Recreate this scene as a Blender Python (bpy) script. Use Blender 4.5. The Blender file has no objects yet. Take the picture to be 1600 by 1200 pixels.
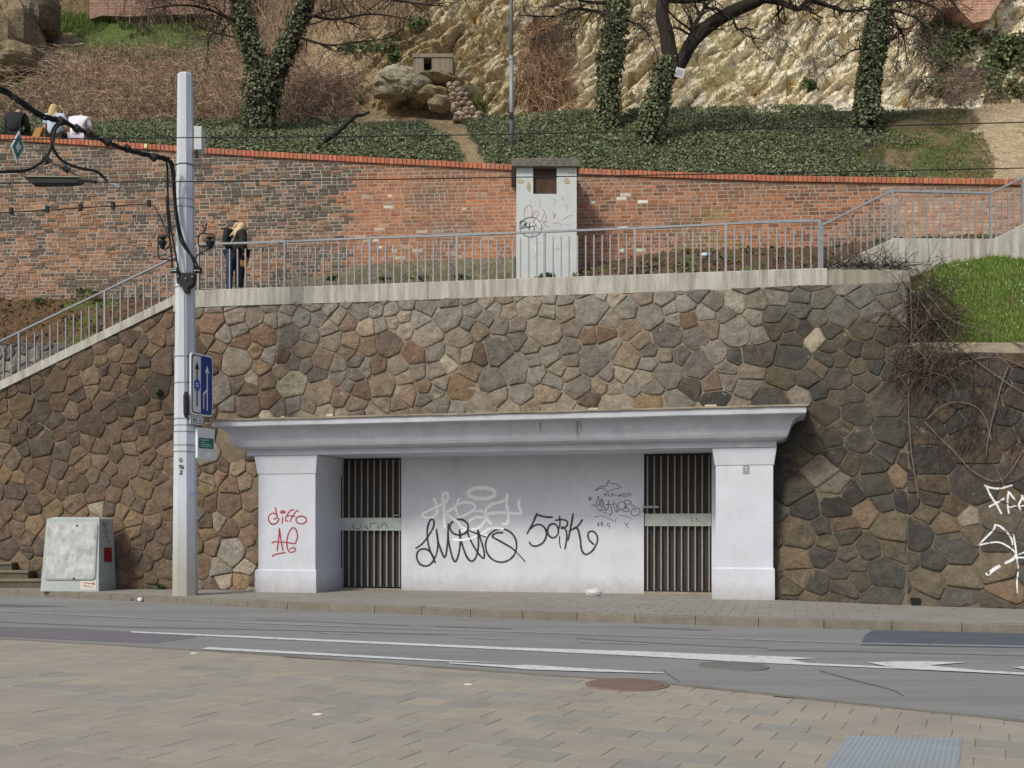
import bpy, math, random
import numpy as np
from mathutils import Vector, noise
from mathutils.bvhtree import BVHTree

random.seed(7)
rng = np.random.default_rng(7)
S = bpy.context.scene
COL = S.collection

# ------------------------------------------------------------------ camera, sky, sun, exposure
F = 1700.0            # focal length in photo pixels (photo is 1600 wide)
HZ = 822.0            # pixel row of the horizon
H = 1.6               # eye height
cam_d = bpy.data.cameras.new('camera'); cam = bpy.data.objects.new('camera', cam_d); COL.objects.link(cam)
cam.location = (0, 0, H); cam.rotation_euler = (math.radians(90), 0, 0)
cam_d.sensor_width = 36.0; cam_d.lens = 36.0 * F / 1600.0
cam_d.shift_y = (HZ - 600.0) / 1600.0
cam_d.clip_start = 0.1; cam_d.clip_end = 2000
S.camera = cam
SUN_EL, SUN_AZ = math.radians(44), math.radians(-38)    # azimuth: sun stands behind the camera, to the left
w = bpy.data.worlds.new('World'); S.world = w; w.use_nodes = True
nt = w.node_tree; bg = nt.nodes['Background']
sky = nt.nodes.new('ShaderNodeTexSky'); sky.sky_type = 'NISHITA'; sky.sun_disc = False
sky.sun_elevation = SUN_EL; sky.sun_rotation = math.pi + SUN_AZ * -1.0
sky.air_density = 1.0; sky.dust_density = 3.0
nt.links.new(sky.outputs[0], bg.inputs[0]); bg.inputs[1].default_value = 0.115
sun_d = bpy.data.lights.new('sun', 'SUN'); sun = bpy.data.objects.new('sun', sun_d); COL.objects.link(sun)
sun_d.energy = 2.0; sun_d.angle = math.radians(10); sun_d.color = (1.0, 0.96, 0.84)
sdir = Vector((math.sin(SUN_AZ) * math.cos(SUN_EL), -math.cos(SUN_AZ) * math.cos(SUN_EL), math.sin(SUN_EL)))
sun.rotation_euler = sdir.to_track_quat('Z', 'Y').to_euler()
sky.sun_rotation = math.atan2(sdir.x, sdir.y)
S.view_settings.view_transform = 'Standard'; S.view_settings.look = 'None'
S.view_settings.gamma = 1.0; S.view_settings.use_curve_mapping = False
S.view_settings.exposure = 0.12

# ------------------------------------------------------------------ helpers
def P(x, y, Y): return Vector(((x - 800) / F * Y, Y, H - (y - HZ) / F * Y))
def G(x, y, z=0.0):
    Y = (H - z) * F / (y - HZ); return Vector(((x - 800) / F * Y, Y, z))
def px(p): return (800 + F * p[0] / p[1], HZ - F * (p[2] - H) / p[1])
def lin(c):
    return tuple(((v / 255) / 12.92 if v / 255 <= 0.04045 else ((v / 255 + 0.055) / 1.055) ** 2.4) for v in c[:3])
def alb(c, k=1.25): return tuple(min(0.85, v * k) for v in lin(c))
def nz(x, y=0.0, z=0.0): return noise.noise(Vector((x, y, z)))
def fbm(x, y=0.0, z=0.0, o=4):
    s = 0; a = 1.0; f = 1.0
    for _ in range(o):
        s += a * noise.noise(Vector((x * f, y * f, z * f))); a *= .5; f *= 2.03
    return s
def jit(c, a=.12):
    k = 1 + random.uniform(-a, a); return tuple(v * k * (1 + random.uniform(-a, a) * .3) for v in c)

WL = {}
def tag(o, label=None, cat=None, group=None, kind=None):
    if label: o['label'] = label
    if cat: o['category'] = cat
    if group: o['group'] = group
    if kind: o['kind'] = kind
    return o
def thing(name, label, cat, loc, group=None):
    o = bpy.data.objects.new(name, None); COL.objects.link(o); o.location = loc; o.empty_display_size = .2
    WL[o] = Vector(loc); return tag(o, label, cat, group)

class MB:
    def __init__(s): s.v = []; s.f = []; s.t = []; s.cur = (1, 1, 1)
    def vert(s, p): s.v.append(tuple(p)); s.t.append(s.cur); return len(s.v) - 1
    def face(s, ids): s.f.append(tuple(ids))
    def poly(s, pts): s.face([s.vert(p) for p in pts])
    def rings(s, rings, close=True, cap0=False, cap1=False):
        ids = [[s.vert(p) for p in r] for r in rings]; n = len(rings[0])
        for a, b in zip(ids[:-1], ids[1:]):
            for i in range(n if close else n - 1):
                j = (i + 1) % n; s.face((a[i], a[j], b[j], b[i]))
        if cap0: s.face(ids[0][::-1])
        if cap1: s.face(ids[-1])
        return ids
    def box(s, a, b, c, d, z0, z1):      # footprint a,b,c,d (2d/3d points, ccw), z0..z1
        q = (a, b, c, d)
        s.rings([[(p[0], p[1], z0) for p in q], [(p[0], p[1], z1) for p in q]], cap0=True, cap1=True)
    def abox(s, x0, x1, y0, y1, z0, z1): s.box((x0, y0), (x1, y0), (x1, y1), (x0, y1), z0, z1)
    def frame_box(s, O, A, B, C):        # box from corner O with edge vectors A,B,C
        O, A, B, C = map(Vector, (O, A, B, C))
        s.rings([[O, O + A, O + A + B, O + B], [O + C, O + A + C, O + A + B + C, O + B + C]], cap0=True, cap1=True)
    def tube(s, pts, rad, n=6, cap=True):
        pts = [Vector(p) for p in pts]; m = len(pts)
        if not hasattr(rad, '__len__'): rad = [rad] * m
        up = Vector((0, 0, 1)); rings = []; N = None
        for i in range(m):
            t = (pts[min(i + 1, m - 1)] - pts[max(i - 1, 0)])
            if t.length < 1e-9: t = Vector((0, 0, 1))
            t.normalize()
            if N is None:
                N = t.cross(up) if abs(t.z) < .95 else t.cross(Vector((1, 0, 0)))
            N = (N - t * N.dot(t)); N.normalize(); B = t.cross(N)
            rings.append([pts[i] + (N * math.cos(2 * math.pi * k / n) + B * math.sin(2 * math.pi * k / n)) * rad[i] for k in range(n)])
        s.rings(rings, cap0=cap, cap1=cap)
    def slab(s, poly, O, U, V, Nn, back, front, ch):   # chamfered prism: 2d poly in (U,V) at origin O, sticking out along Nn
        O, U, V, Nn = map(Vector, (O, U, V, Nn))
        cx = sum(p[0] for p in poly) / len(poly); cy = sum(p[1] for p in poly) / len(poly)
        def ins(p):
            dx, dy = cx - p[0], cy - p[1]; l = math.hypot(dx, dy) or 1; k = min(.4, ch * 1.4 / l); return (p[0] + dx * k, p[1] + dy * k)
        r = lambda q, o: [O + U * p[0] + V * p[1] + Nn * o for p in q]
        s.rings([r(poly, back), r(poly, front - ch), r([ins(p) for p in poly], front)], cap1=True)
    def lathe(s, c, prof, n=24):
        c = Vector(c)
        s.rings([[c + Vector((r * math.cos(2 * math.pi * k / n), r * math.sin(2 * math.pi * k / n), z)) for k in range(n)] for r, z in prof], cap0=True, cap1=True)
    def build(s, name, mat, parent=None, smooth=False, kind=None, label=None, cat=None, group=None):
        return mesh_obj(name, s.v, s.f, s.t, mat, parent, smooth, kind, label, cat, group)

def mesh_obj(name, v, f, t, mat, parent=None, smooth=False, kind=None, label=None, cat=None, group=None):
    me = bpy.data.meshes.new(name); v = np.asarray(v, dtype=np.float32).reshape(-1, 3)
    root = parent
    while root is not None and root.parent is not None: root = root.parent
    if root is not None and root in WL: v = v - np.array(WL[root], dtype=np.float32)
    me.from_pydata(v.tolist(), [], f); 
    if t is not None and len(t):
        a = me.color_attributes.new('tint', 'FLOAT_COLOR', 'POINT')
        tt = np.ones((len(v), 4), dtype=np.float32); tt[:, :3] = np.asarray(t, dtype=np.float32)[:, :3]
        a.data.foreach_set('color', tt.ravel())
    if smooth: me.polygons.foreach_set('use_smooth', [True] * len(me.polygons))
    me.materials.append(mat); me.update()
    o = bpy.data.objects.new(name, me); COL.objects.link(o)
    if parent: o.parent = parent
    return tag(o, label, cat, group, kind)

def mass(name, v, nv, tint, mat, parent=None, kind='stuff', label=None, cat=None, smooth=False):
    """many equal polygons of nv corners: v has shape (n, nv, 3), tint (n, 3)"""
    n = len(v); me = bpy.data.meshes.new(name)
    v = np.asarray(v, dtype=np.float32)
    root = parent
    while root is not None and root.parent is not None: root = root.parent
    if root is not None and root in WL: v = v - np.array(WL[root], dtype=np.float32)
    me.vertices.add(n * nv); me.vertices.foreach_set('co', v.ravel())
    me.loops.add(n * nv); me.loops.foreach_set('vertex_index', np.arange(n * nv, dtype=np.int32))
    me.polygons.add(n); me.polygons.foreach_set('loop_start', np.arange(0, n * nv, nv, dtype=np.int32))
    me.polygons.foreach_set('loop_total', np.full(n, nv, dtype=np.int32))
    a = me.color_attributes.new('tint', 'FLOAT_COLOR', 'POINT'); tt = np.ones((n, nv, 4), dtype=np.float32); tt[:, :, :3] = np.asarray(tint)[:, None, :]
    a.data.foreach_set('color', tt.ravel()); me.update(calc_edges=True); me.validate()
    me.materials.append(mat)
    o = bpy.data.objects.new(name, me); COL.objects.link(o)
    if parent: o.parent = parent
    return tag(o, label, cat, None, kind)

def catmull(pts, k=6):
    pts = [Vector(p) for p in pts]
    if len(pts) < 3: return pts
    q = [pts[0] * 2 - pts[1]] + pts + [pts[-1] * 2 - pts[-2]]; out = []
    for i in range(1, len(q) - 2):
        a, b, c, d = q[i - 1:i + 3]
        for j in range(k):
            t = j / k
            out.append(.5 * ((2 * b) + (c - a) * t + (2 * a - 5 * b + 4 * c - d) * t * t + (3 * b - a - 3 * c + d) * t ** 3))
    out.append(pts[-1]); return out

def clip(sub, conv):                      # subject polygon clipped by a convex ccw polygon
    out = list(sub)
    for i in range(len(conv)):
        ax, ay = conv[i]; bx, by = conv[(i + 1) % len(conv)]; inp = out; out = []
        if not inp: break
        sd = lambda p: (bx - ax) * (p[1] - ay) - (by - ay) * (p[0] - ax)
        for k in range(len(inp)):
            p, q = inp[k - 1], inp[k]; sp, sq = sd(p), sd(q)
            if sp >= 0 and sq >= 0: out.append(q)
            elif sp >= 0: t = sp / (sp - sq); out.append((p[0] + (q[0] - p[0]) * t, p[1] + (q[1] - p[1]) * t))
            elif sq >= 0: t = sp / (sp - sq); out += [(p[0] + (q[0] - p[0]) * t, p[1] + (q[1] - p[1]) * t), q]
    r = []
    for p in out:
        if not r or math.hypot(p[0] - r[-1][0], p[1] - r[-1][1]) > 1e-4: r.append(p)
    if len(r) > 1 and math.hypot(r[0][0] - r[-1][0], r[0][1] - r[-1][1]) < 1e-4: r.pop()
    return r if len(r) > 2 else []
def area(p): return .5 * sum(p[i - 1][0] * p[i][1] - p[i][0] * p[i - 1][1] for i in range(len(p)))
def inside(p, poly):
    c = False
    for i in range(len(poly)):
        a, b = poly[i - 1], poly[i]
        if (a[1] > p[1]) != (b[1] > p[1]) and p[0] < (b[0] - a[0]) * (p[1] - a[1]) / (b[1] - a[1]) + a[0]: c = not c
    return c

# ------------------------------------------------------------------ materials
def M(name, base=(1, 1, 1), rough=.9, var=.2, scale=6, bump=.2, bscale=40, stretch=(1, 1, 1), spec=.25, metal=0, dirt=None, dscale=1.2, damt=.5, dlo=.45, dhi=.7, bdist=.02, speck=0, dstretch=(1, 1, 1), trans=0):
    m = bpy.data.materials.new(name); m.use_nodes = True; t = m.node_tree; N = t.nodes; L = t.links
    b = N['Principled BSDF']; b.inputs['Roughness'].default_value = rough; b.inputs['Specular IOR Level'].default_value = spec; b.inputs['Metallic'].default_value = metal
    tc = N.new('ShaderNodeTexCoord')
    def mapped(st):
        mp = N.new('ShaderNodeMapping'); mp.inputs['Scale'].default_value = st; L.new(tc.outputs['Object'], mp.inputs['Vector']); return mp
    mp = mapped(stretch)
    n1 = N.new('ShaderNodeTexNoise'); n1.inputs['Scale'].default_value = scale; n1.inputs['Detail'].default_value = 6; n1.inputs['Roughness'].default_value = .65; L.new(mp.outputs[0], n1.inputs['Vector'])
    mr = N.new('ShaderNodeMapRange'); mr.inputs['From Min'].default_value = .3; mr.inputs['From Max'].default_value = .7; mr.inputs['To Min'].default_value = 1 - var; mr.inputs['To Max'].default_value = 1 + var; L.new(n1.outputs['Fac'], mr.inputs['Value'])
    at = N.new('ShaderNodeAttribute'); at.attribute_name = 'tint'
    mul = N.new('ShaderNodeMix'); mul.data_type = 'RGBA'; mul.blend_type = 'MULTIPLY'; mul.inputs[0].default_value = 1
    mul.inputs[6].default_value = (*base, 1); L.new(at.outputs['Color'], mul.inputs[7]); cur = mul.outputs[2]
    if dirt:
        n2 = N.new('ShaderNodeTexNoise'); n2.inputs['Scale'].default_value = dscale; n2.inputs['Detail'].default_value = 7; n2.inputs['Roughness'].default_value = .7; L.new(mapped(dstretch).outputs[0], n2.inputs['Vector'])
        r2 = N.new('ShaderNodeMapRange'); r2.inputs['From Min'].default_value = dlo; r2.inputs['From Max'].default_value = dhi; r2.inputs['To Max'].default_value = damt; L.new(n2.outputs['Fac'], r2.inputs['Value'])
        mx = N.new('ShaderNodeMix'); mx.data_type = 'RGBA'; mx.inputs[7].default_value = (*dirt, 1); L.new(r2.outputs[0], mx.inputs[0]); L.new(cur, mx.inputs[6]); cur = mx.outputs[2]
    m2 = N.new('ShaderNodeMix'); m2.data_type = 'RGBA'; m2.blend_type = 'MULTIPLY'; m2.inputs[0].default_value = 1; L.new(cur, m2.inputs[6]); L.new(mr.outputs[0], m2.inputs[7]); cur = m2.outputs[2]
    nb = N.new('ShaderNodeTexNoise'); nb.inputs['Scale'].default_value = bscale; nb.inputs['Detail'].default_value = 5; L.new(tc.outputs['Object'], nb.inputs['Vector'])
    if speck:
        r3 = N.new('ShaderNodeMapRange'); r3.inputs['From Min'].default_value = .35; r3.inputs['From Max'].default_value = .65; r3.inputs['To Min'].default_value = 1 - speck; r3.inputs['To Max'].default_value = 1 + speck; L.new(nb.outputs['Fac'], r3.inputs['Value'])
        m3 = N.new('ShaderNodeMix'); m3.data_type = 'RGBA'; m3.blend_type = 'MULTIPLY'; m3.inputs[0].default_value = 1; L.new(cur, m3.inputs[6]); L.new(r3.outputs[0], m3.inputs[7]); cur = m3.outputs[2]
    L.new(cur, b.inputs['Base Color'])
    if bump:
        ad = N.new('ShaderNodeMath'); ad.operation = 'ADD'; L.new(nb.outputs['Fac'], ad.inputs[0]); L.new(n1.outputs['Fac'], ad.inputs[1])
        bp = N.new('ShaderNodeBump'); bp.inputs['Strength'].default_value = bump; bp.inputs['Distance'].default_value = bdist; L.new(ad.outputs[0], bp.inputs['Height']); L.new(bp.outputs[0], b.inputs['Normal'])
    if trans:
        tr = N.new('ShaderNodeBsdfTranslucent'); L.new(cur, tr.inputs['Color']); ms = N.new('ShaderNodeMixShader'); ms.inputs[0].default_value = trans
        L.new(b.outputs[0], ms.inputs[1]); L.new(tr.outputs[0], ms.inputs[2]); L.new(ms.outputs[0], N['Material Output'].inputs['Surface'])
    return m

m_stone = M('stone', rough=.88, var=.30, scale=5, bump=.8, bscale=17, bdist=.05, dirt=(.16, .118, .085), dscale=3.2, damt=.4, dlo=.52, dhi=.72, speck=.13)
m_mortar = M('mortar', alb((132, 122, 106)), rough=.95, var=.25, scale=5, bump=.5, bscale=35, speck=.15)
m_brick = M('brick', rough=.92, var=.22, scale=9, bump=.45, bscale=60, bdist=.02, speck=.15)
m_bmortar = M('lime_mortar', rough=.95, var=.2, scale=6, bump=.5, bscale=40)
m_conc = M('weathered_concrete', alb((164, 163, 155)), rough=.9, var=.18, scale=3, bump=.25, bscale=45, stretch=(3, 3, .35), dirt=alb((112, 104, 92)), dscale=2.2, damt=.75, dlo=.42, dhi=.68, dstretch=(3, 3, .3), speck=.08)
m_conc2 = M('rough_concrete', alb((140, 130, 112)), rough=.92, var=.2, scale=3, bump=.4, bscale=30, dirt=(.12, .11, .09), dscale=2, damt=.6, speck=.12)
m_paint = M('lavender_white_paint', (.60, .62, .685), rough=.75, var=.07, scale=1.6, bump=.25, bscale=34, bdist=.012, dirt=(.46, .47, .50), dscale=1.6, damt=.5, dlo=.5, dhi=.78, dstretch=(1.6, 1.6, .28), speck=.03)
def grime(m, z0, z1, col, amt, sc=7, add=.5):          # splash dirt along the foot of a painted wall
    t = m.node_tree; N = t.nodes; L = t.links; b = N['Principled BSDF']; src = b.inputs['Base Color'].links[0].from_socket
    tc = N.new('ShaderNodeTexCoord'); sx = N.new('ShaderNodeSeparateXYZ'); L.new(tc.outputs['Object'], sx.inputs[0]); ns = N.new('ShaderNodeTexNoise'); ns.inputs['Scale'].default_value = sc; ns.inputs['Detail'].default_value = 7; ns.inputs['Roughness'].default_value = .7; L.new(tc.outputs['Object'], ns.inputs['Vector'])
    ma = N.new('ShaderNodeMath'); ma.operation = 'MULTIPLY_ADD'; ma.inputs[1].default_value = add; L.new(ns.outputs['Fac'], ma.inputs[0]); L.new(sx.outputs['Z'], ma.inputs[2])
    mp = N.new('ShaderNodeMapRange'); mp.inputs['From Min'].default_value = z0; mp.inputs['From Max'].default_value = z1; mp.inputs['To Min'].default_value = amt; mp.inputs['To Max'].default_value = 0; L.new(ma.outputs[0], mp.inputs['Value'])
    mx = N.new('ShaderNodeMix'); mx.data_type = 'RGBA'; mx.inputs[7].default_value = (*col, 1); L.new(mp.outputs[0], mx.inputs[0]); L.new(src, mx.inputs[6]); L.new(mx.outputs[2], b.inputs['Base Color'])
grime(m_paint, .15, .62, (.30, .28, .25), .7)
m_cornice = M('cornice_paint', (.49, .505, .56), rough=.7, var=.12, scale=2.2, bump=.25, bscale=30, bdist=.015, dirt=(.62, .62, .61), dscale=3.6, damt=.75, dlo=.57, dhi=.68, dstretch=(.5, .5, 1.1), speck=.04)
m_soft = M('stain', rough=.9, var=.2, scale=6, bump=0)
m_galv = M('galvanised_steel', (.27, .285, .31), rough=.55, var=.12, scale=8, bump=.05, spec=.4, metal=.25)
m_dark = M('black_iron', (.022, .022, .024), rough=.6, var=.2, scale=10, bump=.1)
m_rub = M('black_rubber', (.018, .018, .02), rough=.6, var=.1, bump=0)
m_bars = M('gate_bars', (.28, .285, .28), rough=.55, var=.15, scale=8, bump=.08)
m_board = M('brown_gate_sheet', (.050, .040, .036), rough=.7, var=.3, scale=3, bump=.15, stretch=(6, 6, .4))
m_plate = M('pale_green_plate', (.42, .47, .43), rough=.6, var=.1, scale=4, bump=.05, dirt=(.2, .2, .17), dscale=5, damt=.35)
m_pole = M('pole_paint', (.56, .60, .66), rough=.65, var=.08, scale=3, bump=.1, bscale=40, stretch=(2, 2, .3))
m_polec = M('pole_concrete', alb((152, 148, 134)), rough=.9, var=.15, scale=4, bump=.25, bscale=40, dirt=alb((120, 116, 104)), dscale=1.5, damt=.6, dstretch=(2, 2, .5))
m_asph = M('asphalt', alb((138, 138, 136), .98), rough=.9, var=.1, scale=1.1, bump=.4, bscale=70, stretch=(.18, 1.6, 1), bdist=.01, speck=.22, dirt=alb((122, 121, 120), .98), dscale=.7, damt=.5, dlo=.48, dhi=.6, dstretch=(.12, 2.2, 1))
m_asph2 = M('newer_asphalt', rough=.9, var=.1, scale=2, bump=.4, bscale=150, bdist=.008, speck=.2)
m_white = M('road_paint', (.62, .63, .64), rough=.8, var=.08, scale=8, bump=.1, dirt=(.24, .24, .24), dscale=7, damt=.75, dlo=.53, dhi=.66)
m_tile = M('paving_concrete', rough=.9, var=.08, scale=2, bump=.25, bscale=110, bdist=.006, speck=.12, dirt=(.245, .23, .20), dscale=.8, damt=.6, dlo=.45, dhi=.7)
m_joint = M('sandy_joint', alb((118, 112, 100)), rough=.95, var=.2, bump=.3)
m_kerb = M('kerb_stone', alb((126, 121, 110), .95), rough=.92, var=.16, scale=5, bump=.3, bscale=60, speck=.14)
m_soil = M('hill_ground', rough=.97, var=.28, scale=3.5, bump=.8, bscale=14, bdist=.07, speck=.25)
m_rock = M('rock', rough=.96, var=.20, scale=3, bump=.6, bscale=10, bdist=.07, speck=.25)
_n = [q for q in m_rock.node_tree.nodes if q.type == 'MAPPING'][0]; _n.inputs['Rotation'].default_value = (0, math.radians(42), 0); _n.inputs['Scale'].default_value = (.7, 1, 3.2)
m_leaf = M('ivy_leaf', rough=.5, var=.15, bump=0, spec=.35, trans=.12)
m_grass = M('grass_blade', rough=.7, var=.15, bump=0, trans=.25)
m_twig = M('dry_twig', rough=.9, var=.2, bump=0)
m_bark = M('bark', (.036, .030, .025), rough=.95, var=.35, scale=5, bump=.8, bscale=16, stretch=(3, 3, .5), bdist=.04)
m_cloth = M('cloth', rough=.85, var=.1, scale=14, bump=.15)
m_skin = M('skin', (.52, .33, .25), rough=.6, var=.05, bump=0)
m_sheet = M('sign_sheet', rough=.45, var=.03, bump=0, spec=.4)
m_coping = M('coping_brick', rough=.85, var=.14, scale=8, bump=.25, bscale=50, speck=.1)
m_cab = M('cabinet_paint', (.44, .485, .475), rough=.6, var=.08, scale=4, bump=.08, dirt=(.25, .26, .22), dscale=2.2, damt=.5, dlo=.5)
m_cabdoor = M('scoured_door', (.58, .60, .60), rough=.55, var=.16, scale=5, bump=.15, dirt=(.27, .26, .22), dscale=5, damt=.75, dlo=.42, dhi=.66, dstretch=(1, 1, .6))
m_pil = M('peeling_plaster', (.56, .59, .60), rough=.85, var=.06, scale=3, bump=.2, bscale=40, dirt=(.36, .35, .31), dscale=2.5, damt=.5, dlo=.55, dhi=.72)
m_plastic = M('thin_plastic', (.75, .76, .78), rough=.35, var=.05, bump=.1, spec=.5, trans=.3)

def spray_mat(name, col, alpha):
    m = bpy.data.materials.new(name); m.use_nodes = True; t = m.node_tree; N = t.nodes; L = t.links
    b = N['Principled BSDF']; b.inputs['Base Color'].default_value = (*col, 1); b.inputs['Roughness'].default_value = .7
    at = N.new('ShaderNodeAttribute'); at.attribute_name = 'tint'
    nn = N.new('ShaderNodeTexNoise'); nn.inputs['Scale'].default_value = 14; tc = N.new('ShaderNodeTexCoord'); L.new(tc.outputs['Object'], nn.inputs['Vector'])
    mr = N.new('ShaderNodeMapRange'); mr.inputs['From Min'].default_value = .3; mr.inputs['From Max'].default_value = .7; mr.inputs['To Min'].default_value = alpha * .75; mr.inputs['To Max'].default_value = min(1, alpha * 1.15); L.new(nn.outputs['Fac'], mr.inputs['Value'])
    mu = N.new('ShaderNodeMath'); mu.operation = 'MULTIPLY'; L.new(at.outputs['Fac'], mu.inputs[0]); L.new(mr.outputs[0], mu.inputs[1])
    L.new(mu.outputs[0], b.inputs['Alpha']); return m
m_sp_black = spray_mat('black_spray', (.02, .02, .025), .95)
m_sp_white = spray_mat('white_spray', (.95, .97, .98), 1.15)
m_sp_red = spray_mat('red_spray', (.42, .02, .03), .9)
m_sp_pen = spray_mat('black_marker', (.03, .03, .035), .75)
m_sp_orange = spray_mat('orange_spray', (.55, .27, .16), .5)
m_sp_chalk = spray_mat('chalk_white_spray', (.78, .79, .80), .85)
m_sp_rust = spray_mat('rust_stain', (.30, .19, .10), .55)
m_sp_faint = spray_mat('faded_marker', (.10, .11, .12), .38)
m_sp_blue = spray_mat('blue_marker', (.10, .14, .35), .7)

# ------------------------------------------------------------------ ground, road, kerb, pavements
KH = 0.14
g = MB(); g.poly([(-400, -60, -.05), (400, -60, -.05), (400, 500, -.05), (-400, 500, -.05)])
ground = g.build('ground', M('ground_dirt', alb((120, 115, 105)), var=.15, bump=.2), kind='structure')
kerb_px = [(-420, 901), (-240, 909), (-100, 915.5), (0, 920.5), (200, 929), (400, 938.5), (600, 946.5), (800, 954), (1000, 960.5), (1200, 966), (1400, 971), (1600, 975), (1760, 978), (2000, 982)]
kerb = [G(x, y, KH) for x, y in kerb_px]
plaza_px = [(-420, 970), (-200, 984), (0, 997), (100, 1003), (300, 1015), (400, 1021), (600, 1035), (800, 1050), (900, 1057), (1050, 1068), (1200, 1083), (1400, 1105), (1600, 1125), (1760, 1144), (2000, 1176)]
plaza = [G(x, y, 0) for x, y in plaza_px]
def strip(name, a, b, z, mat, **k):
    s = MB(); 
    ids = [(s.vert((p.x, p.y, z)), s.vert((q.x, q.y, z))) for p, q in zip(a, b)]
    for i in range(len(ids) - 1): s.face((ids[i][1], ids[i + 1][1], ids[i + 1][0], ids[i][0]))
    return s.build(name, mat, **k)
def resample(pts, step):
    pts = [Vector(p) for p in pts]; d = [0]
    for a, b in zip(pts[:-1], pts[1:]): d.append(d[-1] + (b - a).length)
    n = max(2, int(d[-1] / step) + 1); q = np.linspace(0, d[-1], n); A = np.array(pts)
    return [Vector(tuple(np.interp(t, d, A[:, i]) for i in range(3))) for t in q]
kc = catmull(kerb, 8)
kl = resample(kc, .25)
pc = resample(catmull(plaza, 8), .25)
# road sheet
s = MB(); n = min(len(kl), len(pc)); A = resample(kc, 1e9 if False else .3); 
def nsample(pts, n):
    pts = [Vector(p) for p in pts]; d = [0]
    for a, b in zip(pts[:-1], pts[1:]): d.append(d[-1] + (b - a).length)
    A = np.array(pts); return [Vector(tuple(np.interp(t, d, A[:, i]) for i in range(3))) for t in np.linspace(0, d[-1], n)]
road = strip('road', nsample(kc, 80), nsample(pc, 80), 0.0, m_asph, kind='structure')
# kerb stones, one by one
kerb_root = MB(); 
def off(pts, d):
    out = []
    for i in range(len(pts)):
        t = pts[min(i + 1, len(pts) - 1)] - pts[max(i - 1, 0)]; t.z = 0; t.normalize(); out.append(pts[i] + Vector((-t.y, t.x, 0)) * d)
    return out
kb = off(kl, .16)
kbase = strip('kerb', off(kl, .02), off(kl, .15), .08, m_joint, kind='structure')
i = 0
while i < len(kl) - 1:
    j = min(i + 4, len(kl) - 1); s = MB(); s.cur = jit((1, 1, 1), .05)
    t = (kl[j] - kl[i]).normalized(); g_ = t * .006
    lo = random.uniform(-.004, .004); fr = []
    a, b, c, d = kl[i] + g_, kl[j] - g_, kb[j] - g_, kb[i] + g_
    c2 = .012; nrm = Vector((-t.y, t.x, 0))
    s.rings([[Vector((p.x, p.y, -.03)) for p in (a, b, c, d)], [Vector((p.x, p.y, KH - c2 + lo)) for p in (a, b, c, d)],
             [Vector((p.x, p.y, KH + lo)) for p in (a + nrm * c2, b + nrm * c2, c, d)]], cap1=True)
    s.build('kerb_stone', m_kerb, kbase); i = j

def gp(name, pts, mat, z=.004, col=(1, 1, 1), parent=road, label=None):
    s = MB(); s.cur = col; s.poly([G(x, y, 0)[:2] + (z,) if False else (G(x, y, 0).x, G(x, y, 0).y, z) for x, y in pts][::-1]); return s.build(name, mat, parent, label=label)
gp('asphalt_patch', [(-200, 966), (0, 979), (150, 984), (300, 993), (310, 996), (240, 1005), (100, 1000), (0, 995), (-200, 982)], m_asph2, .003, alb((116, 113, 117), .98), label='purplish darker asphalt repair beside the paving')
gp('asphalt_patch', [(1345, 1006), (1352, 992), (1364, 984.5), (1400, 983), (1600, 986), (1800, 989), (1800, 1017), (1600, 1013), (1345, 1009)], m_asph2, .003, alb((90, 97, 104), .98), label='dark bluish fresh asphalt repair by the kerb')
gp('asphalt_patch', [(-200, 935), (0, 944), (45, 945.5), (110, 948), (40, 949), (-200, 944)], m_asph2, .003, alb((105, 104, 106), 1.0))
gp('lane_line', [(205, 987), (500, 999.6), (800, 1012.5), (1000, 1018.5), (1100, 1022.5), (1230, 1027), (1278, 1029.5), (1234, 1031.3), (1262, 1036.8), (1400, 1043), (1400, 1045.8), (1262, 1040), (1200, 1037), (1130, 1033.5), (1000, 1026), (800, 1016.4), (500, 1002.8), (205, 989)], m_white, .008, label='long white lane line widening into a forked arrow tail')
gp('arrow_marking', [(1357, 1036.5), (1400, 1035), (1455, 1034.8), (1509, 1036.5), (1452, 1041), (1525, 1048.4), (1600, 1052.6), (1680, 1056.5), (1680, 1059.5), (1600, 1056), (1525, 1052), (1400, 1046), (1380, 1041.5)], m_white, .012)
gp('arrow_marking', [(1582, 1044.2), (1600, 1042.4), (1680, 1041.5), (1680, 1051), (1610, 1048.5)], m_white, .012)
gp('lane_line', [(314, 1014.8), (327, 1012), (400, 1015.8), (500, 1021), (600, 1026.8), (700, 1032.6), (792, 1037), (700, 1034.6), (600, 1030), (500, 1024.6), (400, 1019.6)], m_white, .008, label='white edge line starting beside the paving')
gp('lane_line', [(702, 1036), (800, 1041), (826, 1039.8), (907, 1045.2), (1037, 1052), (1037, 1053.4), (907, 1050), (820, 1047), (800, 1044.8), (702, 1037.8)], m_white, .010, label='white spindle shaped line at the paving edge')
m_faint = M('worn_road_paint', (.36, .36, .36), rough=.85, var=.2, scale=12, bump=0, dirt=(.24, .24, .24), dscale=5, damt=.9, dlo=.4, dhi=.6)
thin = [(-100, 950), (0, 955), (200, 965), (400, 974), (600, 981), (800, 987.5), (1000, 994), (1200, 1000.5), (1345, 1005.5), (1600, 1010.5), (1800, 1015)]
gp('lane_line', [(x, y - .8) for x, y in thin] + [(x, y + .8) for x, y in thin[::-1]], m_faint, .006, label='thin worn lane line along the road')
for a, b in (((500, 989.3), (562, 991.5)), ((905, 1003.5), (1010, 1006.6)), ((716, 996.8), (800, 999.6))):
    gp('lane_dash', [(a[0], a[1] - .7), (b[0], b[1] - .7), (b[0], b[1] + .7), (a[0], a[1] + .7)], m_faint, .006)
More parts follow.
